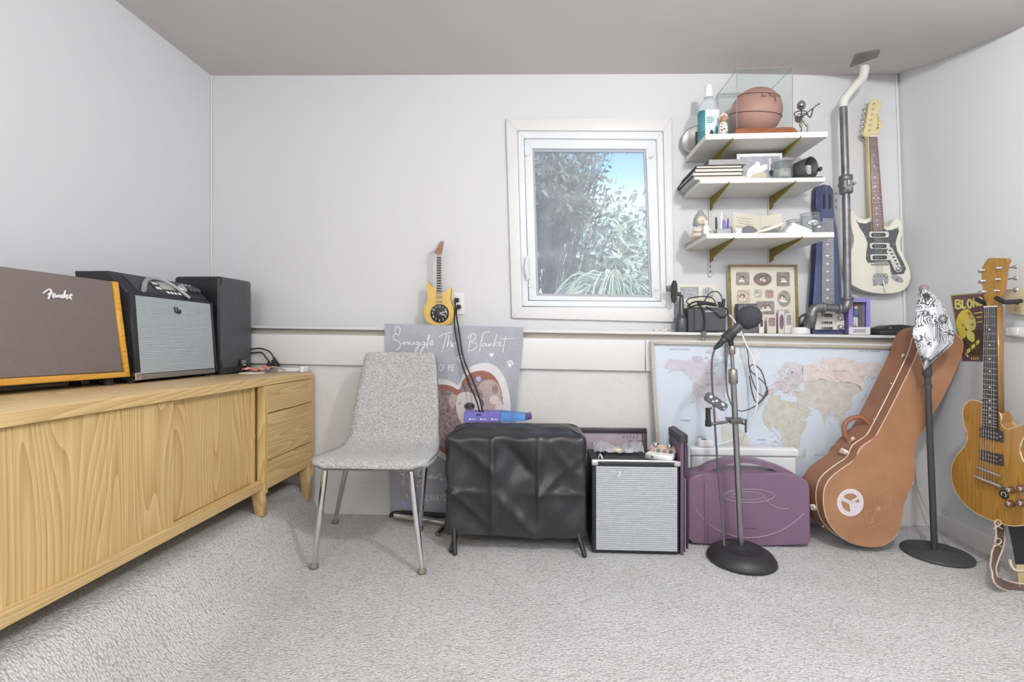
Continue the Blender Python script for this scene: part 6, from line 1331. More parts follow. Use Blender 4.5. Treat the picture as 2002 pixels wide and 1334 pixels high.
# ---------------------------------------------------------------- boxed doll
Yd = 2.475; x0, x1 = P(1659, 640, Yd).x, P(1701, 640, Yd).x; z0 = LZ(x0)+.001; z1 = P(1680, 582, Yd).z; t = thing('boxed_doll', 'small doll in a purple window box on the ledge below the white guitar', 'doll', ((x0+x1)/2, Yd+.02, z0))
M_vio = mat('box_violet', (150, 138, 206), .4); d8 = lambda x, y, o=0: P(x, y, Yd-o)
mb = MB(M_vio); mb.span((x0, Yd+.028, z0), (x1, Yd+.032, z1)); mb.span((x0, Yd, z0), (x0+.003, Yd+.03, z1)); mb.span((x1-.003, Yd, z0), (x1, Yd+.03, z1)); mb.span((x0, Yd, z1-.003), (x1, Yd+.03, z1)); mb.span((x0, Yd, z0), (x1, Yd+.03, z0+.003)); bb = mb.build('box', t)
h_ = z1-z0; w_ = x1-x0
for a, b_, c_, d_ in ((0, .2, 0, 1), (.82, 1, 0, 1), (.2, .82, .88, 1)): mb = MB(M_vio); mb.span((x0+w_*a, Yd-.001, z0+h_*c_), (x0+w_*b_, Yd+.001, z0+h_*d_)); mb.build('front_panel', t)
mb = MB(mat('box_white', (226, 224, 232), .5), M_ink); mb.span((x0, Yd-.002, z0), (x1, Yd, z0+h_*.2)); [mb.ribbon([(x0+w_*.2, z0+h_*k), (x0+w_*.8, z0+h_*k)], .003, lambda x, y: V((x, Yd-.0025, y)), 1) for k in (.07, .12)]; mb.build('caption_strip', t)
mb = MB(mat('sepia_back', (130, 118, 106), .6, var=(60, .3))); mb.poly([V((x0+w_*.2, Yd+.026, z0+h_*.2)), V((x0+w_*.82, Yd+.026, z0+h_*.2)), V((x0+w_*.82, Yd+.026, z0+h_*.88)), V((x0+w_*.2, Yd+.026, z0+h_*.88))]); mb.build('backdrop', t)
cx = x0+w_*.40; zf = z0+h_*.22
for s_ in (-1, 1): mb = MB(M_logo); mb.tube([V((cx+s_*.006, Yd+.013, zf)), V((cx+s_*.005, Yd+.013, zf+.05))], [.004, .006], 8); mb.build('leg', t)
mb = MB(mat('doll_blue', (104, 112, 150), .7)); mb.lathe([(.010, 0), (.013, .012), (.014, .03), (.006, .038)], 12, M=Matrix.Translation((cx, Yd+.013, zf+.046))); mb.build('torso', t)
for s_ in (-1, 1): mb = MB(_m['doll_blue']); mb.tube(crv([V((cx+s_*.012, Yd+.013, zf+.078)), V((cx+s_*.018, Yd+.011, zf+.062)), V((cx+s_*.012, Yd+.006, zf+.048))], 4), .0035, 6); mb.build('arm', t)
mb = MB(mat('doll_skin', (214, 196, 180), .6)); mb.ball((cx, Yd+.012, zf+.092), .010, 12); mb.build('head', t); mb = MB(mat('doll_hair', (112, 100, 90), .7)); mb.ball((cx, Yd+.015, zf+.095), .0115, 12, sc=(1, .9, 1)); mb.build('hair', t)
mb = MB(M_clr); mb.poly([V((x0+w_*.2, Yd, z0+h_*.2)), V((x0+w_*.82, Yd, z0+h_*.2)), V((x0+w_*.82, Yd, z0+h_*.88)), V((x0+w_*.2, Yd, z0+h_*.88))]); mb.build('window_film', t, recalc=False)
# black clamshell case
Yk2 = 2.455; c = onledge(1748, Yk2+.05); t = thing('clamshell_case', 'flat black clamshell case on the ledge above the map corner', 'case', c); M_clam = mat('clam_black', (56, 57, 60), .4)
for nm, z0_, z1_, top in (('lower_shell', .001, .024, 0), ('upper_shell', .025, .058, 1)):
    pr = [(-.092, .004), (-.094, .022), (.10, .022), (.094, .003)] if not top else [(-.094, .025), (-.088, .036), (-.045, .050), (.01, .053), (.06, .046), (.098, .030), (.10, .025)]
    mb = MB(M_clam); mb.prism([c+V((x, -.04, z)) for x, z in pr], (0, .085, 0), 0, .004); mb.build(nm, t)
mb = MB(M_steel); mb.box(c+V((-.05, -.043, .036)), (.014, .006, .012), .002); mb.build('catch', t)
# ================================================================== WHITE ELECTRIC GUITAR ON THE WALL
Yw2 = 2.505; w9 = lambda x, y, o=0: P(x, y, Yw2-o)
t = thing('white_electric_guitar', 'aged white double-cutaway electric guitar hanging on the back wall', 'guitar', w9(1720, 573))
M_ivory = mat('aged_white', (226, 224, 210), .3, coat=.3, var=(6, .03)); M_pg = mat('pickguard_charcoal', (92, 93, 98), .35); M_rose = mat('rosewood', (136, 110, 102), .5, var=(60, .15)); M_maple = mat('aged_maple', (222, 206, 156), .4, var=(20, .06))
body = [(1666, 408), (1672, 419), (1681, 428), (1690, 431), (1701, 425), (1706, 432), (1726, 440), (1734.5, 445), (1741, 440), (1747, 430), (1752.6, 427), (1761, 431), (1765, 442), (1763, 458), (1759, 473.5), (1762, 491), (1771, 510), (1778.6, 527), (1780, 541), (1777, 557), (1766, 568), (1744, 573.5), (1719, 573.5), (1692, 569), (1671.5, 560), (1664, 554), (1659, 532), (1660.5, 510), (1665, 487.6), (1671, 472), (1667.5, 456), (1663.6, 437), (1663, 418)]
mb = MB(M_ivory); mb.prism([w9(p.x, p.y) for p in crv(body, 3, True)], (0, .042, 0), 0, .007, seg=3); bdy = mb.build('body', t)
pg = [(1673.4, 429), (1678, 436), (1692, 438), (1703, 432.5), (1704.5, 452), (1727, 450), (1727, 446), (1733, 451), (1744, 450), (1755.7, 445), (1757, 453), (1753, 464), (1750, 475), (1753, 491), (1764, 510), (1770.7, 525.4), (1766, 535.7), (1750, 537), (1742, 536.5), (1740.8, 525), (1739, 514), (1734.5, 511), (1703, 513), (1696.7, 514.4), (1692.8, 506.5), (1694, 491), (1696.7, 475), (1690, 459), (1681, 445)]
mb = MB(M_pg); mb.prism([w9(*p, .0005) for p in pg], (0, -.0025, 0), 0, .0005); pgo = mb.build('pickguard', t)
for x, y in ((1676, 434), (1755, 448), (1748, 478), (1766, 521), (1743, 533), (1696, 500), (1694, 463)):
    mb = MB(M_logo); mb.lathe([(.0028, 0), (.001, .0012)], 8, M=Matrix.Translation(w9(x, y, .003)) @ Matrix.Rotation(math.pi/2, 4, 'X')); child(mb, 'screw', pgo, t)
nkp = [(1698.8, 268), (1714, 268), (1727.4, 449), (1704.6, 452)]
mb = MB(M_maple); mb.prism([w9(x, y, .004) for x, y in [(1697.5, 266), (1714, 266), (1727.8, 448), (1703.6, 452)]], (0, .026, 0), 0, .003); mb.build('neck', t)
mb = MB(M_rose); mb.prism([w9(*p, .005) for p in nkp], (0, -.006, 0), 0, .001); fbw = mb.build('fretboard', t)
def fbx(y, side): tt = (y-268)/(450-268); return lerp(1698.8, 1704.6, tt) if side < 0 else lerp(1714, 1727.4, tt)
for k in range(1, 22):
    y = 268+242*(1-2**(-k/12)); 
    if y > 449: break
    mb = MB(M_slv); mb.prism([w9(fbx(y, -1), y, .0112), w9(fbx(y, 1), y, .0112), w9(fbx(y, 1), y+.7, .0112), w9(fbx(y, -1), y+.7, .0112)], (0, -.001, 0)); child(mb, 'fret', fbw, t)
for y, two in ((303, 0), (325, 0), (346, 0), (364, 0), (387, 1), (407, 0), (418, 0), (430, 0), (440, 0)):
    for dx in ((-4, 5) if two else (0,)):
        mb = MB(M_logo); x = (fbx(y, -1)+fbx(y, 1))/2+dx; mb.lathe([(.0033, 0), (.003, .0006)], 10, M=Matrix.Translation(w9(x, y, .0112)) @ Matrix.Rotation(math.pi/2, 4, 'X')); child(mb, 'dot_inlay', fbw, t)
hs = [(1687.7, 262), (1692, 248), (1694, 234), (1697, 216), (1699.4, 201.6), (1704.8, 195), (1713.8, 193), (1722, 197), (1723.7, 205), (1720, 214), (1715.6, 220.5), (1719, 232), (1723.7, 241), (1724.6, 248.4), (1719, 255.6), (1714, 264), (1712, 269), (1699, 269), (1694, 267)]
mb = MB(M_maple); mb.prism([w9(p.x, p.y, .002) for p in crv(hs, 3, True)], (0, .014, 0), 0, .002); hdw = mb.build('headstock', t)
for k in range(6):
    tt = k/5; px_, py_ = lerp(1698, 1707, tt), lerp(256, 204, tt); mb = MB(M_slv); c = w9(px_, py_, .003); mb.cyl(c, c+V((0, -.010, 0)), .0035, 10); c2_ = w9(px_-13-1*tt, py_+2, -.008); mb.tube([c+V((0, .012, 0)), c2_], .0022, 6); mb.ball(c2_, .009, 10, sc=(.7, .5, 1)); child(mb, 'tuner', hdw, t)
mb = MB(mat('decal_olive', (110, 104, 50), .5))
for st in ([(1713, 254), (1716, 249), (1718, 252), (1716, 244), (1719, 243)], [(1715, 240), (1718, 236), (1716, 232), (1719, 229)], [(1716, 226), (1713, 224)]): mb.ribbon([(p.x, p.y) for p in crv(st, 4)], 1.2, lambda x, y: w9(x, y, .0028))
child(mb, 'decal', hdw, t)
mb = MB(mat('bone_nut', (228, 222, 206), .5)); mb.prism([w9(*p, .006) for p in [(1698.8, 266), (1714, 266), (1714, 268.5), (1698.8, 268.5)]], (0, -.008, 0)); mb.build('nut', t)
M_pku = mat('pickup_cream', (214, 212, 204), .35)
for cx_, cy_ in ((1717, 459.3), (1718.7, 481.4), (1719.6, 503.6)):
    mb = MB(M_pku); mb.prism([w9(x, y, .003) for x, y in rrect(cx_-19, cy_-6, cx_+19, cy_+6, 3)], (0, -.008, 0), 0, .002); pu = mb.build('pickup', t)
    mb = MB(mat('pickup_black', (50, 50, 54), .35)); mb.prism([w9(x, y, .011) for x, y in rrect(cx_-14, cy_-3.6, cx_+14, cy_+3.6, 3.4)], (0, -.003, 0), 0, .001); child(mb, 'coil_window', pu, t)
    for k in range(6): mb = MB(M_slv); c = w9(cx_-10+4*k, cy_, .014); mb.cyl(c, c+V((0, -.0015, 0)), .0026, 8); child(mb, 'pole_piece', pu, t)
mb = MB(M_slv); mb.prism([w9(*p, .003) for p in [(1703, 513.5), (1737, 513.5), (1737, 518), (1703, 518)]], (0, -.009, 0), 0, .003); mb.build('bridge', t)
mb = MB(M_slv, M_ink); mb.prism([w9(*p, .001) for p in [(1712, 535), (1732, 535), (1736, 541), (1735, 553), (1727, 559), (1717, 555), (1708, 559), (1705, 546), (1706, 537)]], (0, -.006, 0), 0, .002); 
for x, y in ((1709, 541), (1709, 550), (1712, 556), (1733, 543), (1732, 552), (1716, 540), (1722, 540), (1728, 540)): mb.add([w9(q[0], q[1], .0075) for q in circ(x, y, 1.1, 1.1, 8)], [tuple(range(8))], 1)
mb.build('tailpiece', t)
mb = MB(M_slv); mb.tube([w9(1726, 548, .008), w9(1729, 558, .014), w9(1731, 571, .016)], .003, 8); mb.build('tremolo_arm', t)
mb = MB(M_pku); mb.prism([w9(*p, .003) for p in [(1733, 491), (1740, 483), (1744, 486), (1763, 525), (1762, 531), (1754, 533), (1748, 528)]], (0, -.003, 0), 0, .001); sp_ = mb.build('switch_plate', t)
for k in range(5): mb = MB(M_ink); c = w9(1740+3.4*k, 490+6.6*k, .006); mb.box(c, (.010, .006, .006), .001); child(mb, 'rocker_switch', sp_, t)
mb = MB(M_slv); mb.lathe([(.012, 0), (.010, .010), (.001, .011)], 16, M=Matrix.Translation(w9(1756, 526, .006)) @ Matrix.Rotation(math.pi/2, 4, 'X')); child(mb, 'knob', sp_, t)
mb = MB(M_slv); mb.prism([w9(p[0]+ .45*(p[1]-545)*0, p[1]+.35*(p[0]-1754), .001) for p in circ(1754, 545, 12, 6, 20)], (0, -.003, 0), 0, .001); mb.tube([w9(1754, 545, .004), w9(1757, 547, .010)], .005, 8); mb.build('jack_plate', t)
for k in range(6): mb = MB(M_slv); mb.tube([w9(1700.8+2.3*k, 268, .013), w9(1712.5+2.6*k, 516, .014), w9(1714+2.4*k, 537, .010)], .0005 if k > 2 else .0007, 4); mb.build('string', t)
mb = MB(M_dark); mb.tube([w9(1704, 262, -.016), V((w9(1704, 262).x, YU-.002, w9(1704, 262).z+.01))], .005, 8); mb.build('hanger_loop', t)
# ================================================================== BROWN GUITAR CASE
M_cas = mat('tan_leatherette', (164, 120, 88), .5, var=(7, .16), bump=(150, .15)); M_cass = mat('brown_leatherette', (140, 98, 76), .42, var=(9, .12), bump=(150, .15)); M_pipe_ = mat('case_piping', (214, 186, 162), .5); M_gilt = mat('case_metal', (206, 196, 180), .3, .6)
def yc(py): return 2.125+.098*(1071-py)/420
c0 = lambda x, y, o=0: P(x, y, yc(y)-o)
t = thing('guitar_case', 'brown leatherette guitar case with a peace-sign sticker leaning in the corner', 'guitar case', P(1690, 1071, 2.19))
oc_ = [(1807, 655), (1792.5, 697), (1755, 775), (1725, 833), (1710, 857), (1684, 876), (1672.5, 899), (1646, 918), (1621, 940), (1611, 970), (1616, 1011), (1635, 1041), (1665, 1062), (1702.5, 1070), (1732.5, 1065), (1755, 1045), (1764, 1011), (1770, 974), (1787, 942), (1788, 910), (1786, 880), (1800, 850), (1822.5, 812.5), (1848.7, 767.5), (1875, 711), (1884, 679), (1879, 662), (1860, 648), (1834, 641)]
oc_s = [(p.x, p.y) for p in crv(oc_, 3, True)]
EX = V((-.030, .125, .004)); pts = [c0(*p) for p in oc_s]
for p in pts: p.z = max(p.z, .004)
lid = .34
mb = MB(M_cas, M_cass); mb.prism(pts, EX*lid, 0, .006, 1); cs = mb.build('lid', t)
mb = MB(M_cass); mb.prism([p+EX*(lid+.004) for p in pts], EX*(1-lid), 0, .006, 0); mb.build('shell', t)
mb = MB(M_pipe_); mb.tube([p+EX*.035+V((0, -.001, 0)) for p in pts], .0028, 5, closed=True); mb.build('piping', t)
mb = MB(M_gilt); mb.tube([p+EX*(lid+.002) for p in pts], .0030, 5, closed=True); mb.build('closing_strip', t)
def sidep(px, py, k, out=.004): return P(px, py, yc(py)+EX.y*k)+V((-out, 0, out*.4))
for i, (x, y, a) in enumerate(((1777, 699, -1.1), (1655, 886, -.8), (1597, 993, -1.4))):
    mb = MB(M_gilt); c = sidep(x, y, .42); R_ = Matrix.Translation(c) @ Matrix.Rotation(-.5, 4, 'Z') @ Matrix.Rotation(a+1.2, 4, 'Y')
    mb.box((0, 0, 0), (.046, .008, .026), .004, R_); mb.box((.002, -.006, 0), (.028, .008, .016), .003, R_); mb.build('latch', t)
for x, y in ((1706, 836), (1666, 861)):
    mb = MB(M_gilt); c = sidep(x, y, .45); R_ = Matrix.Translation(c) @ Matrix.Rotation(-.5, 4, 'Z') @ Matrix.Rotation(-.75, 4, 'Y'); mb.box((0, 0, 0), (.034, .008, .016), .004, R_); mb.build('handle_plate', t)
mb = MB(mat('handle_leather', (150, 98, 72), .45)); mb.tube(crv([sidep(1664, 862, .5), sidep(1654, 852, .5), sidep(1653, 832, .5), sidep(1665, 820, .5), sidep(1682, 817, .5), sidep(1697, 825, .5), sidep(1706, 838, .5)], 6), .0105, 10); mb.build('handle', t)
for x, y in ((1744, 751), (1711, 821), (1611, 1030)):
    mb = MB(M_gilt); mb.ball(sidep(x, y, .40), .005, 8); mb.build('rivet', t)
# peace sticker: ring, spokes, clear gaps
M_gli = mat('glitter_sticker', (214, 208, 214), .3, var=(420, .35)); M_glw = mat('sticker_white', (236, 232, 236), .4)
sc_ = (1590+605/8.337, 920+525/8.337); rr = 25.5; e = lambda x, y, o=.0012: c0(sc_[0]+x, sc_[1]+y, o)
mb = MB(M_gli, M_glw)
mb.ribbon(circ(0, 0, rr*.83, rr*.86, 40), rr*.30, e, 0, True); mb.ribbon(circ(0, 0, rr*.99, rr*1.02, 40), 1.3, lambda x, y: e(x, y, .0016), 1, True)
sp_a = math.radians(25)
for a in (sp_a-math.radians(0), sp_a+math.radians(180), ): pass
mb.ribbon([(rr*.8, rr*.15), (0, -.02*rr), (-rr*.72, -rr*.35)], rr*.20, lambda x, y: e(x, y, .0014), 0)
mb.ribbon([(0, 0), (rr*.72, -rr*.42)], rr*.20, lambda x, y: e(x, y, .0014), 0); mb.ribbon([(0, 0), (rr*.12, rr*.72)], rr*.22, lambda x, y: e(x, y, .0014), 0)
mb.poly([e(*q, .0013) for q in [(0, 0), (rr*.8, rr*.1), (rr*.62, rr*.55), (rr*.12, rr*.78)]], 0)
for aa, bb in (((-rr*.60, -rr*.42), (rr*.56, -rr*.42)), ((-rr*.62, -rr*.15), (-.05*rr, rr*.08)), ((-.05*rr, rr*.08), (.06*rr, rr*.72))): mb.ribbon([aa, bb] if aa[1] != bb[1] else [aa, (0, -rr*.08), bb], 1.1, lambda x, y: e(x, y, .0018), 1)
child(mb, 'peace_sticker', cs, t)
# embossed diamonds and maker's script
M_emb = mat('embossed_tan', (196, 150, 110), .5); Zc = lambda x, y: (1590+x/8.337, 920+y/8.337); ee = lambda x, y: c0(x, y, .0012)
mb = MB(M_emb)
for q in ([(850, 690), (1085, 590), (1135, 840), (905, 950)], [(990, 405), (1215, 300), (1265, 555), (1030, 640)]): mb.ribbon([Zc(*p) for p in q], .9, ee, 0, True)
mb.poly([ee(*Zc(*p)) for p in [(1030, 610), (1085, 580), (1100, 640), (1045, 670)]])
d0 = Zc(955, 880); mb.text('Epiphone', 0, 0, 7, lambda x, y: ee(d0[0]+.30*x-.95*y, d0[1]-.95*x-.30*y), maxw=30); child(mb, 'embossing', cs, t)
# ================================================================== STRAIGHT STAND WITH BANDANA
bc2 = PZ(1831, 1085); bc2.z = 0; t = thing('straight_stand', 'black straight stand with a flat round base by the right wall', 'stand', bc2); M_sb = mat('satin_black', (70, 71, 74), .5)
mb = MB(M_sb); mb.lathe([(.118, 0), (.122, .003), (.122, .010), (.118, .014), (.02, .016), (.016, .024), (.001, .024)], 48, M=Matrix.Translation(bc2)); mb.build('base', t)
q0 = bc2+V((-.008, 0, .02)); q1 = P(1806, 562, bc2.y); av = q1-q0
mb = MB(mat('pole_black', (66, 67, 70), .4)); mb.tube([q0, q0+av*.66], .0115, 14); mb.build('lower_tube', t)
mb = MB(mat('pole_dark', (46, 44, 48), .35)); mb.tube([q0+av*.62, q0+av*.97], .0080, 12); mb.build('upper_tube', t)
mb = MB(M_sb); mb.tube([q0+av*.66, q0+av*.666, q0+av*.725, q0+av*.73], [.013, .0165, .0165, .012], 12); mb.build('clutch', t)
mb = MB(M_sb); mb.tube([q0+av*.615, q0+av*.63], .0150, 12); mb.build('locking_ring', t)
mb = MB(mat('mic_mauve', (150, 132, 138), .4)); mb.ball(P(1806.5, 566, bc2.y), .018, 14, sc=(1, 1, 1.2)); mb.build('top_knob', t)
# bandana
M_ban = mat('bandana_white', (224, 226, 230), .85)
def bandana_print():
    m = M_ban; N = m.node_tree.nodes; L = m.node_tree.links; b = N['Principled BSDF']; tcn = N.new('ShaderNodeTexCoord')
    w = N.new('ShaderNodeTexNoise'); w.inputs['Scale'].default_value = 24; L.new(tcn.outputs['Object'], w.inputs['Vector']); ma = N.new('ShaderNodeVectorMath'); ma.operation = 'MULTIPLY_ADD'; ma.inputs[1].default_value = (.04, .04, .04); L.new(w.outputs['Color'], ma.inputs[0]); L.new(tcn.outputs['Object'], ma.inputs[2])
    v = N.new('ShaderNodeTexVoronoi'); v.inputs['Scale'].default_value = 26; L.new(ma.outputs[0], v.inputs['Vector']); mu = N.new('ShaderNodeMath'); mu.operation = 'MULTIPLY'; mu.inputs[1].default_value = 26; L.new(v.outputs['Distance'], mu.inputs[0])
    s_ = N.new('ShaderNodeMath'); s_.operation = 'SINE'; L.new(mu.outputs[0], s_.inputs[0]); n2 = N.new('ShaderNodeTexNoise'); n2.inputs['Scale'].default_value = 17; L.new(tcn.outputs['Object'], n2.inputs['Vector'])
    ad_ = N.new('ShaderNodeMath'); ad_.operation = 'MULTIPLY_ADD'; ad_.inputs[1].default_value = 5.5; ad_.inputs[2].default_value = -2.9; L.new(n2.outputs['Fac'], ad_.inputs[0]); sm = N.new('ShaderNodeMath'); sm.operation = 'ADD'; L.new(s_.outputs[0], sm.inputs[0]); L.new(ad_.outputs[0], sm.inputs[1])
    r = N.new('ShaderNodeValToRGB'); r.color_ramp.elements[0].position = .45; r.color_ramp.elements[0].color = (*lin((226, 228, 232)), 1); r.color_ramp.elements[1].position = .62; r.color_ramp.elements[1].color = (*lin((96, 97, 100)), 1)
    L.new(sm.outputs[0], r.inputs[0]); L.new(r.outputs[0], b.inputs['Base Color'])
bandana_print()
rows = [(566, 1800, 1813), (574, 1796, 1824), (590, 1792.5, 1839), (606, 1790.5, 1848), (622, 1789, 1856), (640, 1786, 1862), (655, 1784, 1865), (672, 1790, 1863.5), (685, 1794, 1849), (700, 1799, 1832), (714, 1803, 1817), (724, 1805.5, 1808)]
def edge_at(y):
    for (y0, a0, b0), (y1, a1, b1) in zip(rows, rows[1:]):
        if y0 <= y <= y1: k = (y-y0)/(y1-y0); return lerp(a0, a1, k), lerp(b0, b1, k)
    return rows[-1][1:]
def band(px, py, off=0):
    a, b = edge_at(py); u = (px-a)/max(1e-3, b-a); v = (py-566)/158
    fold = .012*math.sin(u*9+v*5)*math.sin(math.pi*u)*(1-v*.4)+.016*math.exp(-((u-.42-.25*v)/.07)**2)*math.exp(-((v-.45)/.28)**2)
    return P(px, py, bc2.y-.030-.035*math.sin(math.pi*max(0, min(1, u)))-fold*.9-off)
bn = thing('bandana', 'white bandana with black paisley print draped over the straight stand', 'bandana', P(1807, 724, bc2.y-.03)); mb = MB(M_ban)
def bfr(u, v): y = lerp(566, 724, v); a, b = edge_at(y); return band(lerp(a, b, u), y)
mb.grid(bfr, 26, 34); mb.grid(lambda u, v: (lambda y: P(lerp(*edge_at(y), u), y, bc2.y-.028+.052*math.sin(math.pi*u)*(1-abs(2*v-1)**3)))(lerp(566, 724, v)), 20, 20); cl2 = mb.build('cloth', bn, recalc=False)
M_bk = mat('bandana_black', (70, 71, 74), .85)
for k, d in enumerate((2.2, 4.6)):
    mb = MB(M_bk); mb.ribbon([(1786+d+1, 657), (1794+d, 686), (1802+d, 712), (1806.5, 722-d*1.6), (1818-d, 711), (1834-d, 697), (1850-d*.9, 683), (1862-d, 671)], .9, lambda x, y: band(x, y, .0012)); child(mb, 'border_stripe', cl2, bn)
for cx_, cy_, r0 in ((1844, 624, 9.5), (1809, 613, 7)):
    mb = MB(M_bk)
    for k in range(12):
        a = 2*math.pi*k/12; mb.poly([band(cx_+r0*math.cos(a+d)*q, cy_+r0*math.sin(a+d)*q, .0014) for d, q in ((0, .3), (.16, .75), (.08, 1), (-.08, 1), (-.16, .75))])
    o = child(mb, 'flower_print', cl2, bn); o['kind'] = 'stuff'
for x0_, y0_, x1_, y1_ in ((1833, 628, 1833, 668), (1837, 634, 1838, 666), (1788, 640, 1792, 610), (1830, 622, 1830, 662)):
    mb = MB(M_bk); mb.ribbon([(lerp(x0_, x1_, k/6), lerp(y0_, y1_, k/6)) for k in range(7)], 1.2, lambda x, y: band(x, y, .0014)); child(mb, 'fold_stripe', cl2, bn)
mb = MB(M_bk); mb.poly([band(x, y, .0014) for x, y in [(1803, 576), (1812, 573), (1820, 580), (1816, 588), (1809, 592)]]); child(mb, 'dark_motif', cl2, bn)
for k in range(5): mb = MB(M_bk); a = math.radians(-150+30*k); mb.poly([band(1811+q*math.cos(a+d), 709+q*math.sin(a+d)*1.1, .0014) for d, q in ((0, 2), (.2, 9), (-.2, 9))]); child(mb, 'fan_print', cl2, bn)
# ================================================================== RIGHT WALL: POSTER, HANGER, GUITAR, SWITCH
def wr(px, py, off=.0):
    X = 1.87
    for _ in range(4): X = wall_rx(PX(px, py, X).z)
    return PX(px, py, X-off)
po = thing('band_poster', 'small maroon poster with yellow lettering and a blonde portrait on the right wall', 'poster', wr(1890, 706))
M_maroon = mat('poster_maroon', (120, 88, 92), .6, var=(40, .2)); M_py = mat('poster_yellow', (226, 212, 84), .6, var=(30, .08)); M_pyl = mat('poster_lemon', (232, 226, 128), .6); M_pbr = mat('poster_brown', (92, 76, 58), .6, var=(30, .3)); M_por = mat('poster_orange', (196, 128, 66), .6)
mb = MB(M_maroon); mb.poly([wr(*p, .002) for p in [(1858, 577), (1945, 570), (1941, 708), (1882, 706), (1878, 690)]]); mb.poly([wr(*p, .0012) for p in [(1858, 577), (1945, 570), (1941, 708), (1882, 706), (1878, 690)]]); sh_ = mb.build('sheet', po, recalc=False)
wq = lambda x, y, o=.0035: wr(1840+x/5.802, 490+y/5.8, o)
mb = MB(M_pyl)
for k in range(26): x, y = lerp(112, 470, k/25), lerp(510, 482, k/25); mb.poly([wq(x-4, y-5), wq(x+5, y-5), wq(x+5, y+5), wq(x-4, y+5)])
for k in range(40): x, y = lerp(112, 240, k/39), lerp(520, 1235, k/39); mb.poly([wq(x-4, y-5), wq(x+5, y-5), wq(x+5, y+5), wq(x-4, y+5)])
o = child(mb, 'dotted_border', sh_, po); o['kind'] = 'stuff'
letters = {'B': [[(165, 560), (165, 655)], [(165, 565), (205, 565), (212, 590), (180, 605), (218, 620), (222, 650), (170, 658)]], 'L': [[(240, 560), (245, 650), (285, 640)]], 'O': [[(320, 550), (298, 600), (322, 655), (348, 600), (320, 550)]], 'N': [[(370, 645), (368, 545), (410, 630), (408, 530)]], 'D': [[(430, 530), (432, 625)], [(430, 532), (462, 550), (465, 605), (434, 625)]]}
for ch_, sts in letters.items():
    mb = MB(M_pyl)
    for st in sts: mb.ribbon([(p.x, p.y) for p in crv(st, 4)], 22, wq)
    child(mb, 'letter_%s' % ch_.lower(), sh_, po)
mb = MB(M_py, M_pyl, M_por, M_pbr)
mb.poly([wq(*p, .0032) for p in [(250, 1010), (300, 940), (420, 880), (470, 900), (470, 1180), (330, 1190), (270, 1080)]], 3)
mb.poly([wq(p.x, p.y, .0038) for p in crv([(240, 680), (300, 665), (345, 700), (360, 760), (330, 720), (290, 760), (270, 830), (280, 950), (270, 985), (215, 1010), (195, 920), (170, 830), (190, 740)], 3, True)], 0)
mb.poly([wq(p.x, p.y, .0036) for p in crv([(290, 740), (340, 720), (385, 770), (395, 850), (375, 900), (310, 905), (272, 850)], 3, True)], 1); mb.poly([wq(p.x, p.y, .0037) for p in crv([(285, 910), (340, 910), (380, 960), (375, 1030), (340, 1035), (290, 980)], 3, True)], 1)
mb.poly([wq(*p, .0042) for p in [(335, 835), (360, 825), (372, 840), (345, 858)]], 2); mb.poly([wq(*p, .0042) for p in [(285, 775), (325, 755), (310, 730), (300, 700), (320, 690), (335, 730), (330, 765)]], 2); mb.poly([wq(*p, .0042) for p in [(235, 840), (255, 830), (258, 860), (240, 870)]], 2); mb.ribbon([(340, 775), (372, 768)], 8, lambda x, y: wq(x, y, .0042), 3); child(mb, 'portrait', sh_, po)
mb = MB(M_pyl)
for k in range(3): a = (305+52*k, 1150-48*k); mb.poly([wq(a[0]-18, a[1]-20), wq(a[0]+22, a[1]-50), wq(a[0]+30, a[1]-8), wq(a[0]-10, a[1]+24)])
[mb.ribbon([(345+24*k, 1210), (345+24*k, 1240)], 12, wq) for k in range(4)]; mb.poly([wq(*p) for p in [(265, 1150), (285, 1165), (315, 1200), (300, 1215)]]); mb.ribbon([(370, 715), (465, 700)], 14, wq); mb.ribbon([(400, 760), (465, 752)], 14, wq); mb.ribbon([(410, 815), (465, 805)], 12, wq); o = child(mb, 'small_print', sh_, po); o['kind'] = 'stuff'
# guitar hanger
hg = thing('guitar_hanger', 'pale wooden block with a forked black guitar hanger on the right wall', 'hanger', wr(1990, 610))
b0_ = wr(1978, 612); b1_ = wr(1978, 566); b2_ = wr(2030, 560); b3_ = wr(2030, 618)
mb = MB(mat('pine_block', (218, 204, 168), .5)); mb.prism([b0_, b1_, b2_, b3_], (-.022, 0, 0), 0, .002); mb.build('wood_block', hg)
GX, GY, GZ = 1.75, 1.946, 1.03; ANG = math.radians(86); RG = Matrix.Rotation(-ANG, 4, 'Z'); MG = Matrix.Translation((GX, GY, GZ)) @ RG
hz = .022; st_ = wr(1988, 592, .022); yk0 = MG @ V((0, .075, hz))
mb = MB(M_dark); mb.tube(crv([st_, st_.lerp(yk0, .6), yk0], 5), .0075, 10); mb.build('stem', hg)
for s_ in (-1, 1):
    mb = MB(M_dark); mb.tube(crv([yk0, MG @ V((s_*.034, .05, hz)), MG @ V((s_*.036, -.005, hz-.004)), MG @ V((s_*.038, -.045, hz+.012))], 6), .0085, 10); mb.build('prong', hg)
for y_ in (570, 606): mb = MB(M_brass); c = wr(1985, y_, .0225); mb.ball(c, .004, 8); mb.build('screw', hg)
sw = thing('wall_switch', 'white surface-mounted cable box on the right wall below the guitar hanger', 'switch', wr(1985, 660))
mb = MB(M_wplast); q = [wr(1976, 657), wr(1976, 640), wr(2030, 640), wr(2030, 662)]; mb.prism(q, (-.022, 0, 0), 0, .004); mb.build('raceway', sw); mb = MB(M_logo); q = [wr(1977, 656, .022), wr(1977, 641, .022), wr(1992, 641, .022), wr(1992, 656, .022)]; mb.prism(q, (-.006, 0, 0), 0, .002); mb.build('cover', sw)
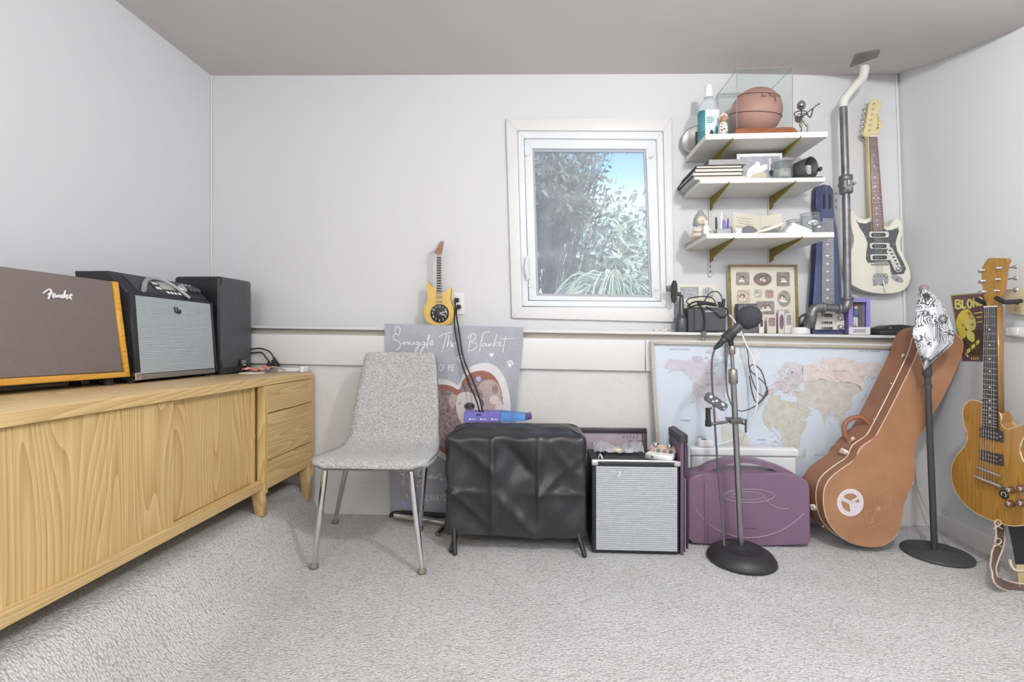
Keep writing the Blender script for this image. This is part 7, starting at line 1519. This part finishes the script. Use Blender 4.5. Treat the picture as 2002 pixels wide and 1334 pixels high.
# single-cutaway guitar
lp = thing('single_cutaway_guitar', 'honey-brown single-cutaway electric guitar hanging at the right edge', 'guitar', (GX, GY, GZ), (0, 0, -ANG))
M_hon = wood('honey_walnut', (176, 132, 58), (128, 88, 34), 'Z', 3.0, .22, .7, .5); M_hons = mat('honey_side', (150, 108, 52), .25, coat=.6, var=(10, .15)); M_bind = mat('cream_binding', (222, 206, 172), .4); M_ebony = mat('ebony', (62, 60, 62), .4); M_gold_ = mat('pale_nickel', (206, 204, 200), .2, .9)
L = lambda x, z, y=0.0: V((x, y, z))
bo_ = [(-.030, -.372), (-.07, -.364), (-.103, -.378), (-.120, -.425), (-.110, -.472), (-.098, -.512), (-.112, -.556), (-.146, -.602), (-.168, -.655), (-.166, -.712), (-.138, -.765), (-.078, -.802), (0, -.812), (.078, -.802), (.138, -.765), (.166, -.712), (.168, -.655), (.146, -.602), (.112, -.556), (.100, -.515), (.112, -.475), (.128, -.442), (.118, -.424), (.085, -.440), (.055, -.452), (.034, -.435), (.030, -.40)]
bs = [(p.x, p.y) for p in crv(bo_, 4, True)]
mb = MB(M_hon, M_hons); mb.prism([L(x, z, -.022) for x, z in bs], (0, .046, 0), 0, .006, 1, seg=3); mb.build('body', lp, world=False)
mb = MB(M_bind); mb.tube([L(x*.992, z, -.0205) for x, z in bs], .0022, 5, closed=True); mb.build('binding', lp, world=False)
mb = MB(M_hons); mb.prism([L(-.022, .004, -.024), L(.022, .004, -.024), L(.028, -.42, -.024), L(-.028, -.42, -.024)], (0, .026, 0), 0, .006); mb.build('neck', lp, world=False)
mb = MB(M_ebony); mb.prism([L(-.0215, 0, -.0245), L(.0215, 0, -.0245), L(.028, -.462, -.0245), L(-.028, -.462, -.0245)], (0, -.006, 0), 0, .001); fbl = mb.build('fretboard', lp, world=False)
def lw_(z): return lerp(.0215, .028, -z/.462)
for k in range(1, 23):
    z = -.628*(1-2**(-k/12)); mb = MB(M_gold_); w = lw_(z); mb.box(L(0, z, -.0310), (2*w, .0014, .0022)); mb.build('fret', fbl, world=False)
for k in (3, 5, 7, 9, 12, 15, 17, 19, 21):
    z = -.628*(1-(2**(-k/12)+2**(-(k-1)/12))/2); mb = MB(M_logo); mb.lathe([(.0036, 0), (.003, .0006)], 10, M=Matrix.Translation(L(0, z, -.0305)) @ Matrix.Rotation(math.pi/2, 4, 'X')); mb.build('dot_inlay', fbl, world=False)
mb = MB(_m['bone_nut']); mb.box(L(0, .003, -.028), (.044, .010, .005), .001); mb.build('nut', lp, world=False)
hd_ = [(-.022, .004), (-.026, .03), (-.036, .055), (-.041, .10), (-.044, .150), (-.036, .160), (-.030, .176), (-.016, .190), (.006, .188), (.030, .182), (.052, .180), (.056, .168), (.044, .150), (.041, .10), (.036, .055), (.026, .03), (.022, .004)]
mb = MB(M_hon, M_hons); mb.prism([L(x, z, -.020+.0) for x, z in hd_], (0, .016, 0), 0, .002, 1); hdl = mb.build('headstock', lp, world=False)
for s_ in (-1, 1):
    for k in range(3):
        z = .062+.042*k; x = s_*(.024+.004*k); mb = MB(M_gold_); mb.lathe([(.0065, 0), (.0065, .003), (.004, .005), (.0035, .018), (.001, .019)], 12, M=Matrix.Translation(L(x, z, -.020)) @ Matrix.Rotation(math.pi/2, 4, 'X')); mb.tube([L(x, z, 0), L(s_*.056, z, 0)], .0028, 6); mb.ball(L(s_*.066, z, 0), .010, 10, sc=(1.1, .6, .8)); mb.build('tuner', hdl, world=False)
for zc_ in (-.484, -.572):
    mb = MB(M_ebony); mb.box(L(0, zc_, -.0245), (.088, .006, .042), .002); pu = mb.build('pickup', lp, world=False)
    for r_ in (-.008, .008):
        for k in range(6): mb = MB(M_gold_); c = L(-.026+.0104*k, zc_+r_, -.0275); mb.cyl(c, c+V((0, -.0022, 0)), .0034, 8); mb.build('pole_piece', pu, world=False)
    mb = MB(M_gold_)
    for s_ in (-1, 1): c = L(s_*.039, zc_, -.0275); mb.cyl(c, c+V((0, -.002, 0)), .003, 8)
    mb.build('mounting_screws', pu, world=False)
mb = MB(M_gold_); mb.tube([L(-.044, -.622, -.034), L(.044, -.630, -.034)], .0062, 8); mb.build('bridge', lp, world=False)
mb = MB(M_gold_); mb.tube([L(-.050, -.660, -.036), L(.050, -.668, -.036)], .0078, 10); mb.cyl(L(-.046, -.660, -.022), L(-.046, -.660, -.04), .006); mb.cyl(L(.046, -.668, -.022), L(.046, -.668, -.04), .006); mb.build('stop_tailpiece', lp, world=False)
for x, z in ((.072, -.672), (.112, -.655), (.072, -.722), (.112, -.706)):
    mb = MB(mat('amber_knob', (110, 70, 44), .2, coat=.5), M_gold_); Mk = Matrix.Translation(L(x, z, -.022)) @ Matrix.Rotation(math.pi/2, 4, 'X'); mb.lathe([(.0135, 0), (.0125, .004), (.0115, .015), (.010, .016)], 18, M=Mk); mb.lathe([(.0095, .0155), (.0095, .0168), (.001, .0168)], 16, 1, M=Mk); mb.build('knob', lp, world=False)
mb = MB(M_ebony, M_bind); Mk = Matrix.Translation(L(.046, -.698, -.022)) @ Matrix.Rotation(math.pi/2, 4, 'X'); mb.lathe([(.017, 0), (.017, .002), (.001, .002)], 24, M=Mk); mb.tube([Mk @ V((.009*math.cos(a), .009*math.sin(a), .0025)) for a in [k*.4-1 for k in range(13)]], .0016, 5, 1); mb.build('round_sticker', lp, world=False)
for k in range(6): mb = MB(M_gold_); mb.tube([L(-.017+.0068*k, .003, -.031), L(-.026+.0104*k, -.626, -.042), L(-.028+.0112*k, -.662, -.042)], .0010 if k < 3 else .0007, 4); mb.build('string', lp, world=False)
mb = MB(M_gold_); mb.cyl(L(-.06, -.364, .0), L(-.075, -.352, .0), .005, 8); mb.build('strap_button', lp, world=False)
mb = MB(M_gold_); mb.cyl(L(0, -.81, 0), L(0, -.826, 0), .006, 10); mb.build('strap_button', lp, world=False)
# leather strap
stp = thing('guitar_strap', 'brown leather strap with pale braided edges hanging from the guitar to the floor', 'strap', P(1965, 1150, 1.86)); M_lea = mat('strap_leather', (112, 92, 84), .45, var=(30, .15)); M_lace = mat('strap_lacing', (206, 192, 172), .6)
def strap(path, w, mtl, name, parent, lace=True, off=V((0, -1, 0))):
    c_ = crv(path, 6); n_ = len(c_); e1, e2 = [], []
    for i in range(n_):
        tg = (c_[min(i+1, n_-1)]-c_[max(i-1, 0)]).normalized(); s_ = tg.cross(off)
        if s_.length < .2: s_ = V((1, 0, 0))
        s_.normalize(); 
        if e1 and (c_[i]+s_*w/2-e1[-1]).length > (c_[i]-s_*w/2-e1[-1]).length: s_ = -s_
        e1.append(c_[i]+s_*w/2); e2.append(c_[i]-s_*w/2)
    mb = MB(mtl); vs = []
    for i in range(n_): vs += [e1[i], e2[i], e2[i]-off*.003, e1[i]-off*.003]
    mb.add(vs, [(4*i+k, 4*i+(k+1) % 4, 4*i+4+(k+1) % 4, 4*i+4+k) for i in range(n_-1) for k in range(4)], 0); mb.add(vs[:4], [(0, 1, 2, 3)]); mb.add(vs[-4:], [(0, 1, 2, 3)]); so = mb.build(name, parent)
    if lace:
        for ee_ in (e1, e2): mb = MB(M_lace); mb.tube(ee_, .0032, 6); mb.build('edge_lacing', parent)
    return so
sp = [P(1950, 1011, 1.95), P(1955, 1030, 1.94), P(1955, 1060, 1.92), P(1945, 1090, 1.90), P(1942, 1115, 1.86), P(1955, 1138, 1.82), PZ(1978, 1148, .012), PZ(2012, 1152, .012)]
strap(sp, .034, M_lea, 'leather_band', stp)
mb = MB(M_lace)
for x, y in ((1951, 1060), (1951, 1024)): c = P(x, y, 1.905); mb.tube(crv([c+V((-.016, 0, -.02)), c+V((.012, 0, .0)), c+V((0, 0, .014)), c+V((-.012, 0, 0)), c+V((.016, 0, -.02))], 5), .0022, 5)
mb.build('crossed_lacing', stp)
strap([P(1985, 1005, 1.90), P(1991, 1040, 1.90), P(1998, 1075, 1.88), P(2004, 1110, 1.86)], .060, mat('strap_black', (30, 30, 33), .35), 'black_band', stp, False)
mb = MB(mat('strap_tan', (196, 178, 140), .5)); mb.prism([P(1990, 1106, 1.85), P(2012, 1106, 1.85), P(2012, 1150, 1.85), P(1993, 1148, 1.85)], (0, .01, 0), 0, .002); mb.build('tan_end', stp)
mb = MB(M_lace); mb.tube(crv([P(1974, 1094, 1.87), P(1978, 1108, 1.86), P(1988, 1116, 1.85), P(2004, 1116, 1.85)], 5), .005, 6); mb.build('tie_lace', stp)
# thin white cord along the wall foot
mb = MB(mat('cord_ivory', (200, 194, 184), .5)); mb.tube(crv([P(1788, 912, 2.43), P(1793, 950, 2.42), P(1806, 985, 2.40), P(1822, 1012, 2.38), PZ(1838, 1040, .006), PZ(1850, 1062, .006), PZ(1880, 1078, .006), PZ(1905, 1096, .006), PZ(1925, 1092, .006), PZ(1945, 1072, .006)], 7), .0026, 6)
solo(mb, 'thin_cord', 'thin ivory cord trailing from the guitar case down to the wall foot', 'cable', PZ(1850, 1062))
